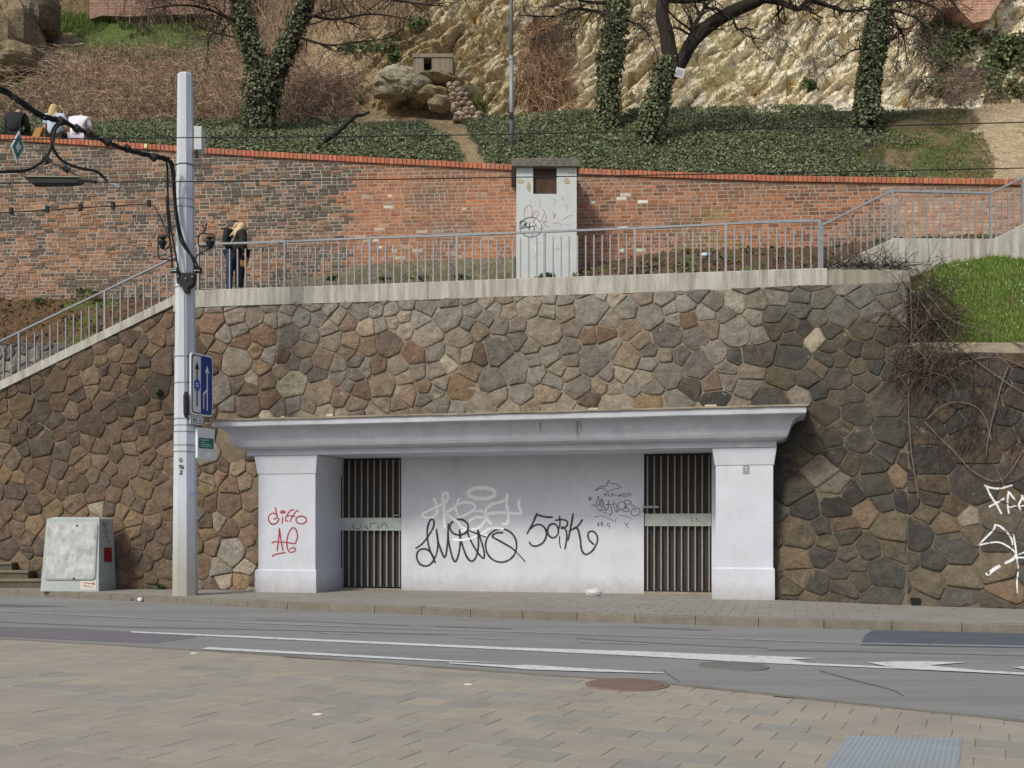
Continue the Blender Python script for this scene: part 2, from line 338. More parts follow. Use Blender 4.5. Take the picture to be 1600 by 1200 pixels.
m_crack = M('crack_seal', (.14, .14, .14), rough=.8, var=.3, scale=10, bump=.1)
for pts, wd in (([(0, 972), (200, 980), (400, 984), (700, 992)], .5), ([(1200, 1016), (1360, 1019), (1600, 1025)], .55), ([(680, 979), (740, 981), (800, 983)], .5), ([(1000, 981), (1060, 983), (1110, 985)], .6), ([(1280, 1048), (1330, 1062), (1390, 1077), (1412, 1088)], 1.0), ([(1037, 1047), (1046, 1055), (1062, 1066)], 1.0), ([(900, 998), (1100, 1009), (1200, 1013)], .45), ([(400, 968.5), (500, 972), (640, 978)], .35)):
    c = catmull([(x, y, 0) for x, y in pts], 5)
    gp('road_crack', [(p.x, p.y - wd * (1 + .4 * nz(p.x * .2))) for p in c] + [(p.x, p.y + wd * (1 + .4 * nz(p.x * .3, 4))) for p in c[::-1]], m_crack, .0035)

# paving: tiles one by one
def paving(root, region, ang, tw, tl, z, thick, colf, limit, rank, mat=m_tile, gap=.005, ch=.0014):
    ca, sa = math.cos(ang), math.sin(ang)
    loc = [(p[0] * ca + p[1] * sa, -p[0] * sa + p[1] * ca) for p in region]
    if area(loc) < 0: loc = loc[::-1]
    x0 = min(p[0] for p in loc); x1 = max(p[0] for p in loc); y0 = min(p[1] for p in loc); y1 = max(p[1] for p in loc)
    tiles = []; row = 0; y = y0
    while y < y1:
        x = x0 - tl + (row % 2) * tl * .5 + random.uniform(-.02, .02)
        while x < x1:
            q = clip(loc, [(x + gap / 2, y + gap / 2), (x + tl - gap / 2, y + gap / 2), (x + tl - gap / 2, y + tw - gap / 2), (x + gap / 2, y + tw - gap / 2)])
            if q and area(q) > .012:
                cx = sum(p[0] for p in q) / len(q); cy = sum(p[1] for p in q) / len(q)
                tiles.append((cx * ca - cy * sa, cx * sa + cy * ca, [(p[0] * ca - p[1] * sa, p[0] * sa + p[1] * ca) for p in q]))
            x += tl
        y += tw; row += 1
    tiles.sort(key=rank); rest = MB()
    for k, (cx, cy, q) in enumerate(tiles):
        s = MB() if k < limit else rest; s.cur = colf(cx, cy)
        tx, ty = random.uniform(-.004, .004), random.uniform(-.004, .004)
        Un = Vector((1, 0, tx)); Vn = Vector((0, 1, ty)); mid = (cx, cy)
        s.slab([(p[0] - cx, p[1] - cy) for p in q], (cx, cy, z + random.uniform(-.0015, .0015)), Un, Vn, (0, 0, 1), -thick, 0, ch)
        if k < limit: s.build('paving_slab', mat, root)
    if rest.v: rest.build('paving_slab', mat, root, kind='stuff')
def inview(cx, cy, z=0):
    if cy < 1: return False
    x, y = px((cx, cy, z)); return -15 < x < 1615 and y < 1215
# near paving
near_reg = [(p.x, p.y) for p in off(plaza, -.14)] + [(12, 4.5), (-12, 4.5)]
GREY = [(965, 1140), (1040, 1150), (1110, 1152), (930, 1145), (820, 1172), (1030, 1188), (1225, 1140), (1240, 1150), (1180, 1107), (930, 1118), (880, 1122), (860, 1090), (700, 1105), (760, 1088), (640, 1065), (560, 1060), (500, 1075), (540, 1105), (510, 1090), (590, 1092), (660, 1082), (520, 1130), (620, 1105), (330, 1047), (370, 1058), (80, 1050), (120, 1054), (60, 1072), (110, 1078), (160, 1084), (210, 1090), (290, 1084), (750, 1058), (700, 1053), (0, 1060), (460, 1062), (1580, 1172), (850, 1065), (800, 1062), (40, 1014)]
GW = [G(x, y) for x, y in GREY]
def plaza_col(cx, cy):
    q = any((cx - a.x) ** 2 + (cy - a.y) ** 2 < .24 ** 2 for a in GW)
    return jit(alb((153, 150, 142), .92) if q else (alb((163, 156, 143), .92) if nz(cx * .8, cy * .8) < .12 or random.random() < .5 else alb((166, 157, 142), .92)), .03)
s = MB(); s.poly([(p[0], p[1], -.002) for p in near_reg]); pz = s.build('plaza_paving', m_joint, kind='structure')
hatch_c = [G(1325, 1152), G(1504, 1155), G(1492, 1236), G(1262, 1236)]
paving(pz, near_reg, math.radians(-24), .345, .40, .004, .008, plaza_col, 300, lambda t: (0 if inview(t[0], t[1]) else 1, t[1]))
po = off(plaza, 0); pi = off(plaza, -.135)
strip('edging_strip', nsample(catmull(po, 6), 70), nsample(catmull(pi, 6), 70), .004, m_kerb, kind='structure')
# hatch and manholes
hc = sum(hatch_c, Vector()) / 4
ht = thing('access_cover', 'grey ribbed rectangular access cover set in the paving at the bottom right', 'access cover', (hc.x, hc.y, .004))
s = MB(); s.cur = alb((150, 160, 165), 1.0)
A, B, C_, D = [Vector((p.x, p.y, 0)) for p in hatch_c]
s.rings([[p + Vector((0, 0, -.01)) for p in (D, C_, B, A)], [p + Vector((0, 0, .010)) for p in (D, C_, B, A)], [p + (hc - p) * .02 + Vector((0, 0, .013)) for p in (D, C_, B, A)]], cap1=True)
s.build('cover_plate', m_tile, ht)
for k in range(22):
    t0 = (k + .5) / 22; s = MB(); s.cur = alb((140, 151, 158), 1.0)
    a = D.lerp(C_, t0); b = A.lerp(B, t0); a, b = a.lerp(b, .03), b.lerp(a, .03); wv = (C_ - D).normalized() * .012
    s.rings([[p + Vector((0, 0, .012)) for p in (a - wv, a + wv, b + wv, b - wv)], [p + Vector((0, 0, .0145)) for p in (a - wv * .6, a + wv * .6, b + wv * .6, b - wv * .6)]], cap1=True)
    s.build('rib', m_tile, ht)
def manhole(c, r, col, label):
    t = thing('manhole_cover', label, 'manhole cover', (c.x, c.y, 0))
    s = MB(); s.cur = col; s.lathe((c.x, c.y, 0), [(r, -.02), (r, .016), (r * .9, .018), (r * .89, .012)]); s.build('rim', m_asph2, t)
    s = MB(); s.cur = tuple(v * .85 for v in col); s.lathe((c.x, c.y, 0), [(r * .87, -.01), (r * .87, .020), (r * .8, .021)]); s.build('lid', m_asph2, t)
manhole(G(980, 1071), .42, alb((128, 110, 98), 1.05), 'brown round manhole cover at the edge of the paving')
manhole(G(1145, 1042), .40, alb((122, 121, 119), 1.05), 'grey round manhole cover in the road near the white arrow')

# ------------------------------------------------------------------ entrance portal frame
pO = G(395, 925, KH); pR = G(1212, 938, KH)
PU = (pR - pO); PW = PU.length; PU.normalize(); PN = Vector((-PU.y, PU.x, 0))
def PL(u, d, z): return pO + PU * u + PN * d + Vector((0, 0, z - KH))
def ray(x, y): return Vector(((x - 800) / F, 1.0, -(y - HZ) / F))
def facade(x, y, d=0.0):       # (u, z) of a photo pixel on the facade plane at depth d
    r = ray(x, y); o = Vector((0, 0, H)); q = pO + PN * d; t = (q - o).dot(PN) / r.dot(PN); p = o + r * t
    return (p - pO).dot(PU), p.z

# ------------------------------------------------------------------ retaining walls of rubble stone
fbX = [-20, -12.6, -9.2, -7.4, -6.0, 5.25, 7.27, 8.98, 12, 16]; fbY = [29.6, 26.8, 25.3, 25.05, 24.8, 21.6, 20.1, 19.15, 17.6, 15.8]
ftX = [-20, -12.9, -7.6, 6.6, 8.5, 11, 16]; ftY = [30.2, 27.1, 25.8, 22.9, 22.2, 21.2, 19.2]
def fw(X, z): t = (z - KH) / 7.0; return float(np.interp(X, fbX, fbY)) * (1 - t) + float(np.interp(X, ftX, ftY)) * t
def wpx(x, y):
    Y = 24.0
    for _ in range(40):
        X = (x - 800) / F * Y; z = H - (y - HZ) / F * Y; Y = .5 * Y + .5 * fw(X, z)
    return X, z
def wall_frame(X, z):
    e = .05; fx = (fw(X + e, z) - fw(X - e, z)) / (2 * e); fz = (fw(X, z + e) - fw(X, z - e)) / (2 * e)
    n = Vector((fx, -1, fz)); n.normalize(); return Vector((X, fw(X, z), z)), n
main_px = [(-130, 676), (0, 612), (274, 480), (305, 472), (400, 469), (800, 463.5), (1200, 448.5), (1290, 445), (1418, 441), (1418, 950), (1212, 942), (390, 924), (180, 922), (0, 917), (-130, 911)]
right_px = [(1417, 551), (1600, 551), (1800, 548), (1800, 968), (1600, 956), (1417, 948)]
def reg(pxs):
    r = [wpx(x, y) for x, y in pxs]; r = [(X, max(z, KH - .02)) for X, z in r]
    return r if area(r) > 0 else r[::-1]
def voronoi(region, cw, chh, seed):
    R = random.Random(seed); x0 = min(p[0] for p in region); x1 = max(p[0] for p in region); y0 = min(p[1] for p in region); y1 = max(p[1] for p in region)
    pts = []
    tries = int((x1 - x0 + 2) * (y1 - y0 + 2) / (cw * chh) * 60)
    grid = {}
    for _ in range(tries):
        p = (R.uniform(x0 - .7, x1 + .7), R.uniform(y0 - .7, y1 + .7)); k = R.choice((.45, .65, .9, 1.1, 1.3)); ok = True
        gx, gy = int(p[0] // cw), int(p[1] // cw)
        for i in range(gx - 2, gx + 3):
            for j in range(gy - 2, gy + 3):
                for q, kq in grid.get((i, j), ()):
                    rr = .5 * (k + kq)
                    if ((p[0] - q[0]) / cw) ** 2 + ((p[1] - q[1]) / chh) ** 2 < rr * rr * .80: ok = False; break
                if not ok: break
            if not ok: break
        if ok: grid.setdefault((gx, gy), []).append((p, k)); pts.append((p, k))
    cells = []
    A = np.array([p for p, k in pts])
    for (p, k) in pts:
        d = ((A - p) ** 2).sum(1); o = np.argsort(d)[1:22]; poly = [(p[0] - 2, p[1] - 2), (p[0] + 2, p[1] - 2), (p[0] + 2, p[1] + 2), (p[0] - 2, p[1] + 2)]
        for i in o:
            q = pts[i][0]; kq = pts[i][1]; dx, dy = q[0] - p[0], q[1] - p[1]; l = math.hypot(dx, dy)
            f = .5 + .17 * (k - kq); m = (p[0] + dx * f, p[1] + dy * f); t = (-dy / l * 9, dx / l * 9)
            # keep the side of p
            poly = clip(poly, [(m[0] - t[0], m[1] - t[1]), (m[0] + t[0], m[1] + t[1]), (m[0] + t[0] - dx * 20, m[1] + t[1] - dy * 20), (m[0] - t[0] - dx * 20, m[1] - t[1] - dy * 20)])
            if not poly: break
        if poly:
            c = clip(region, poly)
            if c and abs(area(c)) > .018: cells.append(c if area(c) > 0 else c[::-1])
    return cells
def outline(c, gap, R):
    cx = sum(p[0] for p in c) / len(c); cy = sum(p[1] for p in c) / len(c)
    # inset every edge by gap
    q = list(c)
    for i in range(len(c)):
        a, b = c[i], c[(i + 1) % len(c)]; dx, dy = b[0] - a[0], b[1] - a[1]; l = math.hypot(dx, dy)
        if l < 1e-4: continue
        nx, ny = -dy / l, dx / l; gg = gap * R.uniform(.6, 1.5)
        a2 = (a[0] + nx * gg, a[1] + ny * gg); t = (dx / l * 9, dy / l * 9)
        q = clip(q, [(a2[0] - t[0], a2[1] - t[1]), (a2[0] + t[0], a2[1] + t[1]), (a2[0] + t[0] + nx * 9, a2[1] + t[1] + ny * 9), (a2[0] - t[0] + nx * 9, a2[1] - t[1] + ny * 9)])
        if not q: return []
    out = []                                 # cut corners, wobble edges
    n = len(q)
    for i in range(n):
        a, b = q[i], q[(i + 1) % n]; l = math.hypot(b[0] - a[0], b[1] - a[1])
        if l < .06: out.append(((a[0] + b[0]) / 2, (a[1] + b[1]) / 2)); continue
        cut = min(.17, R.uniform(.012, .03) / l)
        for t in ((cut, .5, 1 - cut) if l > .22 else (cut, 1 - cut)):
            x = a[0] + (b[0] - a[0]) * t; y = a[1] + (b[1] - a[1]) * t
            k = R.uniform(-.014, .006); dx, dy = cx - x, cy - y; ll = math.hypot(dx, dy) or 1
            out.append((x - dx / ll * k, y - dy / ll * k))
    return out
PAL_L = [(108, 86, 70), (102, 80, 67), (94, 78, 67), (114, 92, 76), (118, 95, 70), (97, 82, 72), (112, 86, 68)]
PAL_C = [(128, 115, 101), (124, 112, 99), (117, 108, 99), (131, 112, 92), (126, 104, 85), (121, 112, 102), (134, 121, 104), (112, 102, 94)]
PAL_R = [(76, 70, 62), (70, 66, 62), (86, 76, 62), (96, 84, 67), (70, 67, 63), (80, 74, 65), (86, 77, 64)]
PAL_D = [(70, 64, 61), (62, 59, 58), (80, 70, 62), (74, 66, 62), (96, 78, 62)]
def stone_col(x, y, R):
    if x < 420 and y > 480 - (x - 0) * .1: w_ = (1, 0, 0) if x < 300 else (.6, .4, 0)
    elif x < 1080: w_ = (.08, .92, 0)
    elif x < 1200: w_ = (0, .72, .28)
    else: w_ = (0, .06, .94)
    k = R.choices((0, 1, 2), w_)[0]; pal = (PAL_L, PAL_C, PAL_R)[k]
    if x > 1400 and y < 790: pal = PAL_D
    c = R.choice(pal)
    if x < 420 and y > 700: c = tuple(v * 1.10 for v in c)
    if x > 1200 and y > 800: c = tuple(v * 1.12 for v in c)
    if R.random() < .03: c = (126, 103, 80)
    if R.random() < .012: c = (160, 148, 124)
    if y < 500 and 300 < x < 1420: c = tuple(v * .6 + u * .4 for v, u in zip(c, (140, 137, 128)))
    c = (c[0] * .985, c[1] * 1.0, c[2] * .99)
    k = R.uniform(.93, 1.07) * (1 + .20 * fbm(x * .007, y * .009, 21, 2)); g_ = sum(c) / 3; c = tuple(min(250, (g_ + (v - g_) * .80) * k) for v in c)
    c = c if x > 330 else (c[0] * .98, c[1] * .985, c[2] * .975)
    return alb(c, 1.0 if 330 < x < 1150 else .86)
wall_bvh_v = []; wall_bvh_f = []
def stone_wall(root, region, seed, limit, skip, cw=.62, chh=.52, name='stone', colf=stone_col, frame=wall_frame, mat=m_stone, gap=.0075):
    R = random.Random(seed + 100); cells = voronoi(region, cw, chh, seed); L = []
    for c in cells:
        cx = sum(p[0] for p in c) / len(c); cy = sum(p[1] for p in c) / len(c)
        p, n = frame(cx, cy); X, Y = px(p)
        if skip(X, Y): continue
        vis = -20 < X < 1620; L.append((-abs(area(c)) / p.y ** 2 * (1 if vis else .01), c, cx, cy, X, Y))
    L.sort(key=lambda t: t[0]); rest = MB()
    for k, (_, c, cx, cy, X, Y) in enumerate(L):
        o = outline(c, gap, R)
        if len(o) < 3: continue
        s = MB() if k < limit else rest; s.cur = colf(X, Y, R)
        p0, n = frame(cx, cy); proud = R.uniform(.018, .036); sd = R.uniform(0, 99)
        tx, ty = R.uniform(-.06, .06), R.uniform(-.10, .03)
        def ring(sc, dep, rough):
            r = []
            for (x, y) in o:
                x2, y2 = cx + (x - cx) * sc, cy + (y - cy) * sc; p, _n = frame(x2, y2)
                d = dep + (tx * (x2 - cx) + ty * (y2 - cy)) * (1 if dep > 0 else 0) + rough * nz(x2 * 7 + sd, y2 * 7)
                r.append(p + n * d)
            return r
        rr = [ring(1.0, -.03, 0), ring(1.0, proud * .70, .006), ring(.965, proud * .97, .016), ring(.72, proud + .004, .045), ring(.38, proud + .008, .06)]
        b0 = len(s.v); ids = s.rings(rr)
        cp, _n = frame(cx, cy); ci = s.vert(cp + n * (proud + .008 + .05 * nz(cx * 7 + sd, cy * 7)))
        last = ids[-1]
        for i in range(len(last)): s.face((last[i], last[(i + 1) % len(last)], ci))
        o2 = len(wall_bvh_v)
        wall_bvh_v.extend(s.v[b0:]); wall_bvh_f.extend([tuple(i - b0 + o2 for i in f) for f in s.f if f[0] >= b0])
        if k < limit: s.build(name, mat, root, smooth=True)
    if rest.v: rest.build(name, mat, root, smooth=True, kind='stuff')
def mortar(root, region, frame=wall_frame, mat=m_mortar, step=.22, tintf=None, skip=None):
    x0 = min(p[0] for p in region); x1 = max(p[0] for p in region); y0 = min(p[1] for p in region); y1 = max(p[1] for p in region)
    s = MB(); x = x0
    while x < x1:
        y = y0
        while y < y1:
            q = clip(region, [(x, y), (x + step, y), (x + step, y + step), (x, y + step)])
            if q and skip:
                X_, Y_ = px(frame(q[0][0], q[0][1])[0])
                if skip(X_, Y_): q = None
            if q:
                ids = []
                for (a, b) in q:
                    p, n = frame(a, b)
                    if tintf: s.cur = tintf(*px(p))
                    ids.append(s.vert(p + n * (.012 * nz(a * 3, b * 3))))
                o2 = len(wall_bvh_v); wall_bvh_v.extend([s.v[i] for i in ids]); wall_bvh_f.append(tuple(range(o2, o2 + len(ids))))
                s.face(ids)
            y += step
        x += step
    s.build('mortar', mat, root, smooth=True)
def mtint(x, y):
    c = (1, 1, 1)
    if x > 1180: c = (.50, .50, .48)
    elif x < 420: c = (.72, .68, .64)
    k = (1 + .3 * nz(x * .02, y * .02)) * .86; return tuple(v * k for v in c)
mr_ = reg(main_px); rr_ = reg(right_px)
wroot = thing('retaining_wall', 'tall brown rubble stone retaining wall carrying the upper walkway above the white portal', 'wall', (0, 23.6, KH))
mortar(wroot, mr_, tintf=mtint, skip=lambda x, y: 440 < x < 1170 and y > 680)
stone_wall(wroot, mr_, 11, 300, lambda x, y: (415 < x < 1195 and y > 668) or (350 < x < 1225 and 655 < y < 712) )
rroot = thing('retaining_wall', 'dark lower rubble stone wall at the right below the grass slope with white graffiti', 'wall', (9, 19.6, KH))
mortar(rroot, rr_, tintf=mtint)
stone_wall(rroot, rr_, 23, 300, lambda x, y: False)

def bar_on(name, pts_top, hgt, out, back, root, mat, cur=(1, 1, 1)):    # concrete band along pts (world), hanging hgt below, sticking out
    s = MB(); s.cur = cur; r = []
    for i, p in enumerate(pts_top):
        t = pts_top[min(i + 1, len(pts_top) - 1)] - pts_top[max(i - 1, 0)]; t.z = 0; t.normalize(); n = Vector((t.y, -t.x, 0))
        hh = hgt[i] if hasattr(hgt, '__len__') else hgt
        a = p + n * out; b = p - n * back; c = .015
        r.append([a + Vector((0, 0, -hh)), a + Vector((0, 0, -c)), a - n * c, b, b + Vector((0, 0, -hh))])
    s.rings(r, cap0=True, cap1=True); return s.build(name, mat, root)
def wp(x, y): X, z = wpx(x, y); return Vector((X, fw(X, z), z))
led_top = [(274, 462), (305, 455), (400, 451), (560, 446), (800, 436.5), (1000, 430), (1200, 422.8), (1292, 420)]
def segs(pts, k):
    out = []
    for a, b in zip(pts[:-1], pts[1:]):
        for i in range(k): out.append((a[0] + (b[0] - a[0]) * i / k, a[1] + (b[1] - a[1]) * i / k))
    return out + [pts[-1]]
ledge = bar_on('walkway_edge', [wp(x, y) for x, y in segs(led_top, 3)], .40, .09, .5, wroot, m_conc)
bar_on('wall_cap', [wp(1295, 422.5), wp(1340, 423), wp(1380, 423), wp(1421, 423)], .32, .07, .4, wroot, m_conc, (.62, .60, .56))
bar_on('stair_edge', [wp(x, y) for x, y in segs([(-130, 661), (0, 598), (274, 463)], 3)], .22, .09, .35, wroot, m_conc)
bar_on('wall_cap', [wp(x, 536) for x in (1421, 1480, 1540, 1600, 1700, 1800)], .2, .08, .3, rroot, m_conc2)

# ------------------------------------------------------------------ walkway floor, brick wall
def bw(X): return 27.45 - .07 * X                     # brick wall front plane Y(X)
def bwp(x, y):
    Y = 27.4
    for _ in range(20): X = (x - 800) / F * Y; Y = bw(X)
    return X, H - (y - HZ) / F * Y
s = MB(); led = [wp(x, y) for x, y in led_top]; back = [Vector((p.x * 1.08, bw(p.x * 1.08) + .3, p.z)) for p in led]
wk = MB()
ids = [(wk.vert(p + Vector((0, .1, -.012))), wk.vert(q + Vector((0, 0, -.012)))) for p, q in zip(led, back)]
for a, b in zip(ids[:-1], ids[1:]): wk.face((a[0], b[0], b[1], a[1]))
wk.build('walkway', m_conc2, kind='structure')
BU = Vector((1, -.07, 0)).normalized(); BN = Vector((BU.y, -BU.x, 0)) ; BZ = Vector((0, 0, 1))
ct_x = [-200, 0, 100, 400, 600, 800, 905, 1200, 1600, 1900]; ct_y = [201, 211, 217, 237, 247.5, 258, 264, 275, 281, 284]
ctop = [bwp(x, y) for x, y in zip(ct_x, ct_y)]; CTX = [p[0] for p in ctop]; CTZ = [p[1] for p in ctop]
cz = lambda X: float(np.interp(X, CTX, CTZ))
def brick_cols(X, z, R):
    x, y = px((X, bw(X), z))
    dk = fbm(x * .012, y * .03, 3, 3); old = x < 545 + 40 * nz(y * .05, 7)
    org = R.choice([(186, 116, 80), (178, 106, 74), (170, 104, 78), (190, 124, 86), (160, 98, 76)])
    if old:
        p = .50 + 1.3 * dk + (.2 if y < 320 else -.1)
        if x < 260 and y > 340: p -= .1
        c = R.choice([(102, 88, 80), (96, 84, 78), (108, 92, 82), (116, 96, 82), (90, 82, 77)]) if R.random() < p else R.choice([(166, 112, 82), (156, 106, 82), (172, 114, 80), (142, 102, 82)])
    else:
        c = tuple(v * .5 + u * .5 for v, u in zip(org, (174, 112, 82)))
        if x > 905 and R.random() < .25 + .3 * fbm(x * .015, y * .03, 9, 2): c = R.choice([(142, 92, 72), (132, 88, 74), (150, 98, 70)])
        if x > 1230 and R.random() < .45: c = R.choice([(140, 92, 72), (126, 86, 70)])
        if x > 1380: c = R.choice([(190, 136, 112), (196, 142, 116), (180, 124, 100), (186, 150, 128)])
        if 560 < x < 780 and 300 < y < 410 and fbm(x * .03, y * .06, 5, 2) > .22 and R.random() < .45 and R.random() < .8: c = R.choice([(206, 184, 170), (196, 160, 140), (186, 140, 116), (210, 198, 188)])
        if 910 < x < 1010 and y > 300 and R.random() < .05: c = (214, 206, 200)
        if x > 1050 and x < 1160 and 330 < y < 400 and fbm(x * .02, y * .03, 2, 2) > 0: c = R.choice([(148, 112, 66), (140, 104, 62)])
        if y < 285 and x < 800 and nz(x * .01, 4) > .1: c = tuple(v * .85 for v in c)
    c = tuple(v * u for v, u in zip(c, (1, 1.03, .97)))
    st_ = fbm(x * .008, y * .012, 31, 3); tp = max(0, 1 - (y - float(np.interp(x, ct_x, ct_y)) - 10) / (26 + 22 * nz(x * .03)))
    mix = min(.75, max(0, st_ * .9) + .45 * tp); dm = (118, 100, 76) if nz(x * .006, y * .01, 5) > 0 else (112, 94, 82)
    c = tuple(v * (1 - mix) + u * mix for v, u in zip(c, dm))
    k = R.uniform(.92, 1.08); g_ = sum(c) / 3; return alb(tuple((g_ + (v - g_) * (.74 if old else .86)) * k for v in c), 1.04)
def brick_wall(root, X0, X1, zb, seed, limit):
    R = random.Random(seed); L = []; z = zb; row = 0; ch_ = .093
    while z < max(CTZ):
        X = X0 - R.uniform(0, .3) + (.07 if row % 2 else 0)
        while X < X1:
            ln = .265 if R.random() < (.78 if row % 2 else .6) else .132
            ln += R.uniform(-.008, .008)
            a, b = max(X, X0), min(X + ln, X1)
            if b - a > .05:
                j_ = R.uniform(.009, .013); q = [(a + j_, z + j_), (b - j_, z + j_ + R.uniform(-.003, .003)), (b - j_, z + ch_ - j_), (a + j_, z + ch_ - j_ + R.uniform(-.003, .003))]
                t0, t1 = cz(a) - .125, cz(b) - .125
                if z < max(t0, t1):
                    q = clip(q, [(a - 1, z - 5), (b + 1, z - 5), (b + 1, t1 + (t1 - t0) / (b - a)), (a - 1, t0 - (t1 - t0) / (b - a))])
                    if q and area(q) > .001: L.append((a, b, q))
            X += ln
        z += ch_; row += 1
    def rank(t):
        a, b, q = t; x, y = px(((a + b) / 2, bw(a), q[0][1])); hid = not (-5 < x < 1605) or (800 < x < 905) or y > 440 or y > 395 and x > 905
        return (hid, -area(q) / bw(a) ** 2)
    L.sort(key=rank); rest = MB()
    for k, (a, b, q) in enumerate(L):
        s = MB() if k < limit else rest; cx = (a + b) / 2; x, y = px((cx, bw(cx), q[0][1]))
        s.cur = brick_cols(cx, q[0][1], R); old = x < 545
        o = R.uniform(-.012, .014) if old else R.uniform(-.004, .005)
        if old and R.random() < .06: o -= .02
        O = Vector((cx, bw(cx), q[0][1]))
        s.slab([(p[0] - cx, p[1] - q[0][1]) for p in q], O, BU, BZ, BN, -.05, max(.004, (.010 if old else .005) + o), .007 if old else .004)
        if k < limit: s.build('brick', m_brick, root)
    if rest.v: rest.build('brick', m_brick, root, kind='stuff')
    s = MB(); step = .25; X = X0          # bed of mortar with the body of the wall behind
    xs = np.arange(X0, X1 + .01, (X1 - X0) / max(1, int((X1 - X0) / step)))
    def mc(X, z):
        x, y = px((X, bw(X), z)); return alb(((174, 163, 147) if x < 545 else (212, 196, 174) if x < 1300 else (216, 204, 186)), 1.25)
    rows = []
    for X in xs:
        zt = cz(X) - .12; r = []
        for zz in np.linspace(zb, zt, 14): s.cur = mc(X, zz); r.append(Vector((X, bw(X), zz)))
        r += [Vector((X, bw(X) + .45, zt)), Vector((X, bw(X) + .45, zb))]; rows.append(r)
    s.cur = (.4, .35, .3); s.rings(rows, cap0=True, cap1=True); s.build('wall_core', m_bmortar, root)
def coping(root, X0, X1, seed):
    R = random.Random(seed); X = X0
    while X < X1 - .03:
        wd = .112; b = min(X + wd, X1); s = MB(); s.cur = alb(tuple(v * R.uniform(.93, 1.07) for v in R.choice([(176, 112, 86), (168, 106, 82), (180, 118, 92)])), 1.05)
        t0, t1 = cz(X), cz(b); O = Vector((X, bw(X), t0)); U = (Vector((b, bw(b), t1)) - O); l = U.length; U.normalize()
        s.slab([(.007, -.145), (l - .007, -.145), (l - .007, 0), (.007, 0)], O + BN * .0, U, BZ, BN, -.46, .06 + R.uniform(-.003, .003), .006)
        s.build('coping_brick', m_coping, root); X = b
xL0, xL1 = bwp(-190, 300)[0], bwp(808, 300)[0]; xR0, xR1 = bwp(899, 300)[0], bwp(1880, 300)[0]
bl = thing('brick_wall', 'old weathered brick wall with blackened patches left of the grey plastered pillar', 'wall', (xL0 / 2, bw(xL0 / 2), 6.6))
brick_wall(bl, xL0, xL1, 6.6, 5, 300); coping(bl, xL0, xL1, 6)
br = thing('brick_wall', 'orange brick wall right of the grey plastered pillar running behind the ramp railing', 'wall', (xR1 / 2, bw(xR1 / 2), 6.6))
brick_wall(br, xR0, xR1, 6.6, 8, 300); coping(br, xR0, xR1, 9)
# rendered plinth at the foot of the brick wall
s = MB(); rows = []
for x in range(440, 809, 8):
    X, z1 = bwp(x, float(np.interp(x, [440, 540, 560, 700, 808], [438, 425, 414, 407, 402])) + 3 * nz(x * .05)); o = .05 + .02 * nz(x * .1, 3)
    s.cur = alb((140, 132, 119), .9) if x < 720 else alb((126, 119, 98), .85)
    b = Vector((X, bw(X), 0)); rows.append([b + BN * (o + .06) + BZ * 6.9, b + BN * o + BZ * (z1 - .05), b + BN * .02 + BZ * z1, b - BN * .02 + BZ * 6.9])
s.rings(rows, cap0=True, cap1=True); s.build('plinth', M('old_render', rough=.95, var=.3, scale=4, bump=.7, bscale=16, bdist=.05, speck=.2, dirt=(.12, .12, .07), dscale=1.8, damt=.6), bl, smooth=True)
# yellow sticker
X, z = bwp(229, 229); s = MB(); s.cur = (.75, .72, .30); p = Vector((X, bw(X), z)) + BN * .066; s.frame_box(p - BU * .04 - BZ * .05, BU * .08, BN * .004, BZ * .1); s.build('sticker', m_sheet, bl)

# plastered vent pillar
pv = P(806, 430, 26.0); VY = 26.0
vt = thing('plastered_pillar', 'grey plastered vent pillar with concrete cap set in the brick wall', 'pillar', (P(853, 430, VY).x, VY, 7.2))
x0, x1 = P(807, 0, VY).x, P(901, 0, VY).x; zt = P(0, 262, VY).z; o0, o1 = P(833, 0, VY).x, P(870, 0, VY).x; oz = P(0, 303, VY).z; vb = 27.6
s = MB(); s.abox(x0, x1, VY, vb, 6.8, oz); s.build('shaft', m_pil, vt)
s = MB(); s.abox(x0, o0, VY + .004, vb, oz, zt); s.build('pier', m_pil, vt)
s = MB(); s.abox(o1, x1, VY + .004, vb, oz, zt); s.build('pier', m_pil, vt)
s = MB(); s.cur = (.075, .045, .032); s.abox(o0, o1, VY + .10, VY + .14, oz, zt); s.build('rusty_panel', M('rusty_sheet', rough=.8, var=.4, scale=4, bump=.2), vt)
s = MB(); a, b = P(799, 0, VY).x, P(905, 0, VY).x; z2 = P(0, 247, VY - .1).z
s.rings([[(a, VY - .12, zt), (b, VY - .12, zt), (b, vb, zt), (a, vb, zt)], [(a, VY - .12, z2 - .02), (b, VY - .12, z2 - .02), (b, vb, z2 - .02), (a, vb, z2 - .02)], [(a + .02, VY - .10, z2), (b - .02, VY - .10, z2), (b - .02, vb, z2), (a + .02, vb, z2)]], cap0=True, cap1=True)
s.build('cap_slab', M('mossy_concrete', alb((104, 100, 92), 1.1), var=.3, scale=8, bump=.5, bscale=30, speck=.3), vt)
for cx_, cy_, rx_, ry_ in ((813, 283, 7, 4), (826, 292, 3, 8), (886, 283, 6, 5), (892, 270, 6, 2)):
    s = MB(); s.cur = alb((170, 158, 130), 1.1); n = 11
    pts = [P(cx_ + rx_ * math.cos(6.283 * k / n) * random.uniform(.7, 1.1), cy_ + ry_ * math.sin(6.283 * k / n) * random.uniform(.7, 1.1), VY - .003) for k in range(n)][::-1]
    s.poly(pts); s.build('bare_patch', m_bmortar, vt)

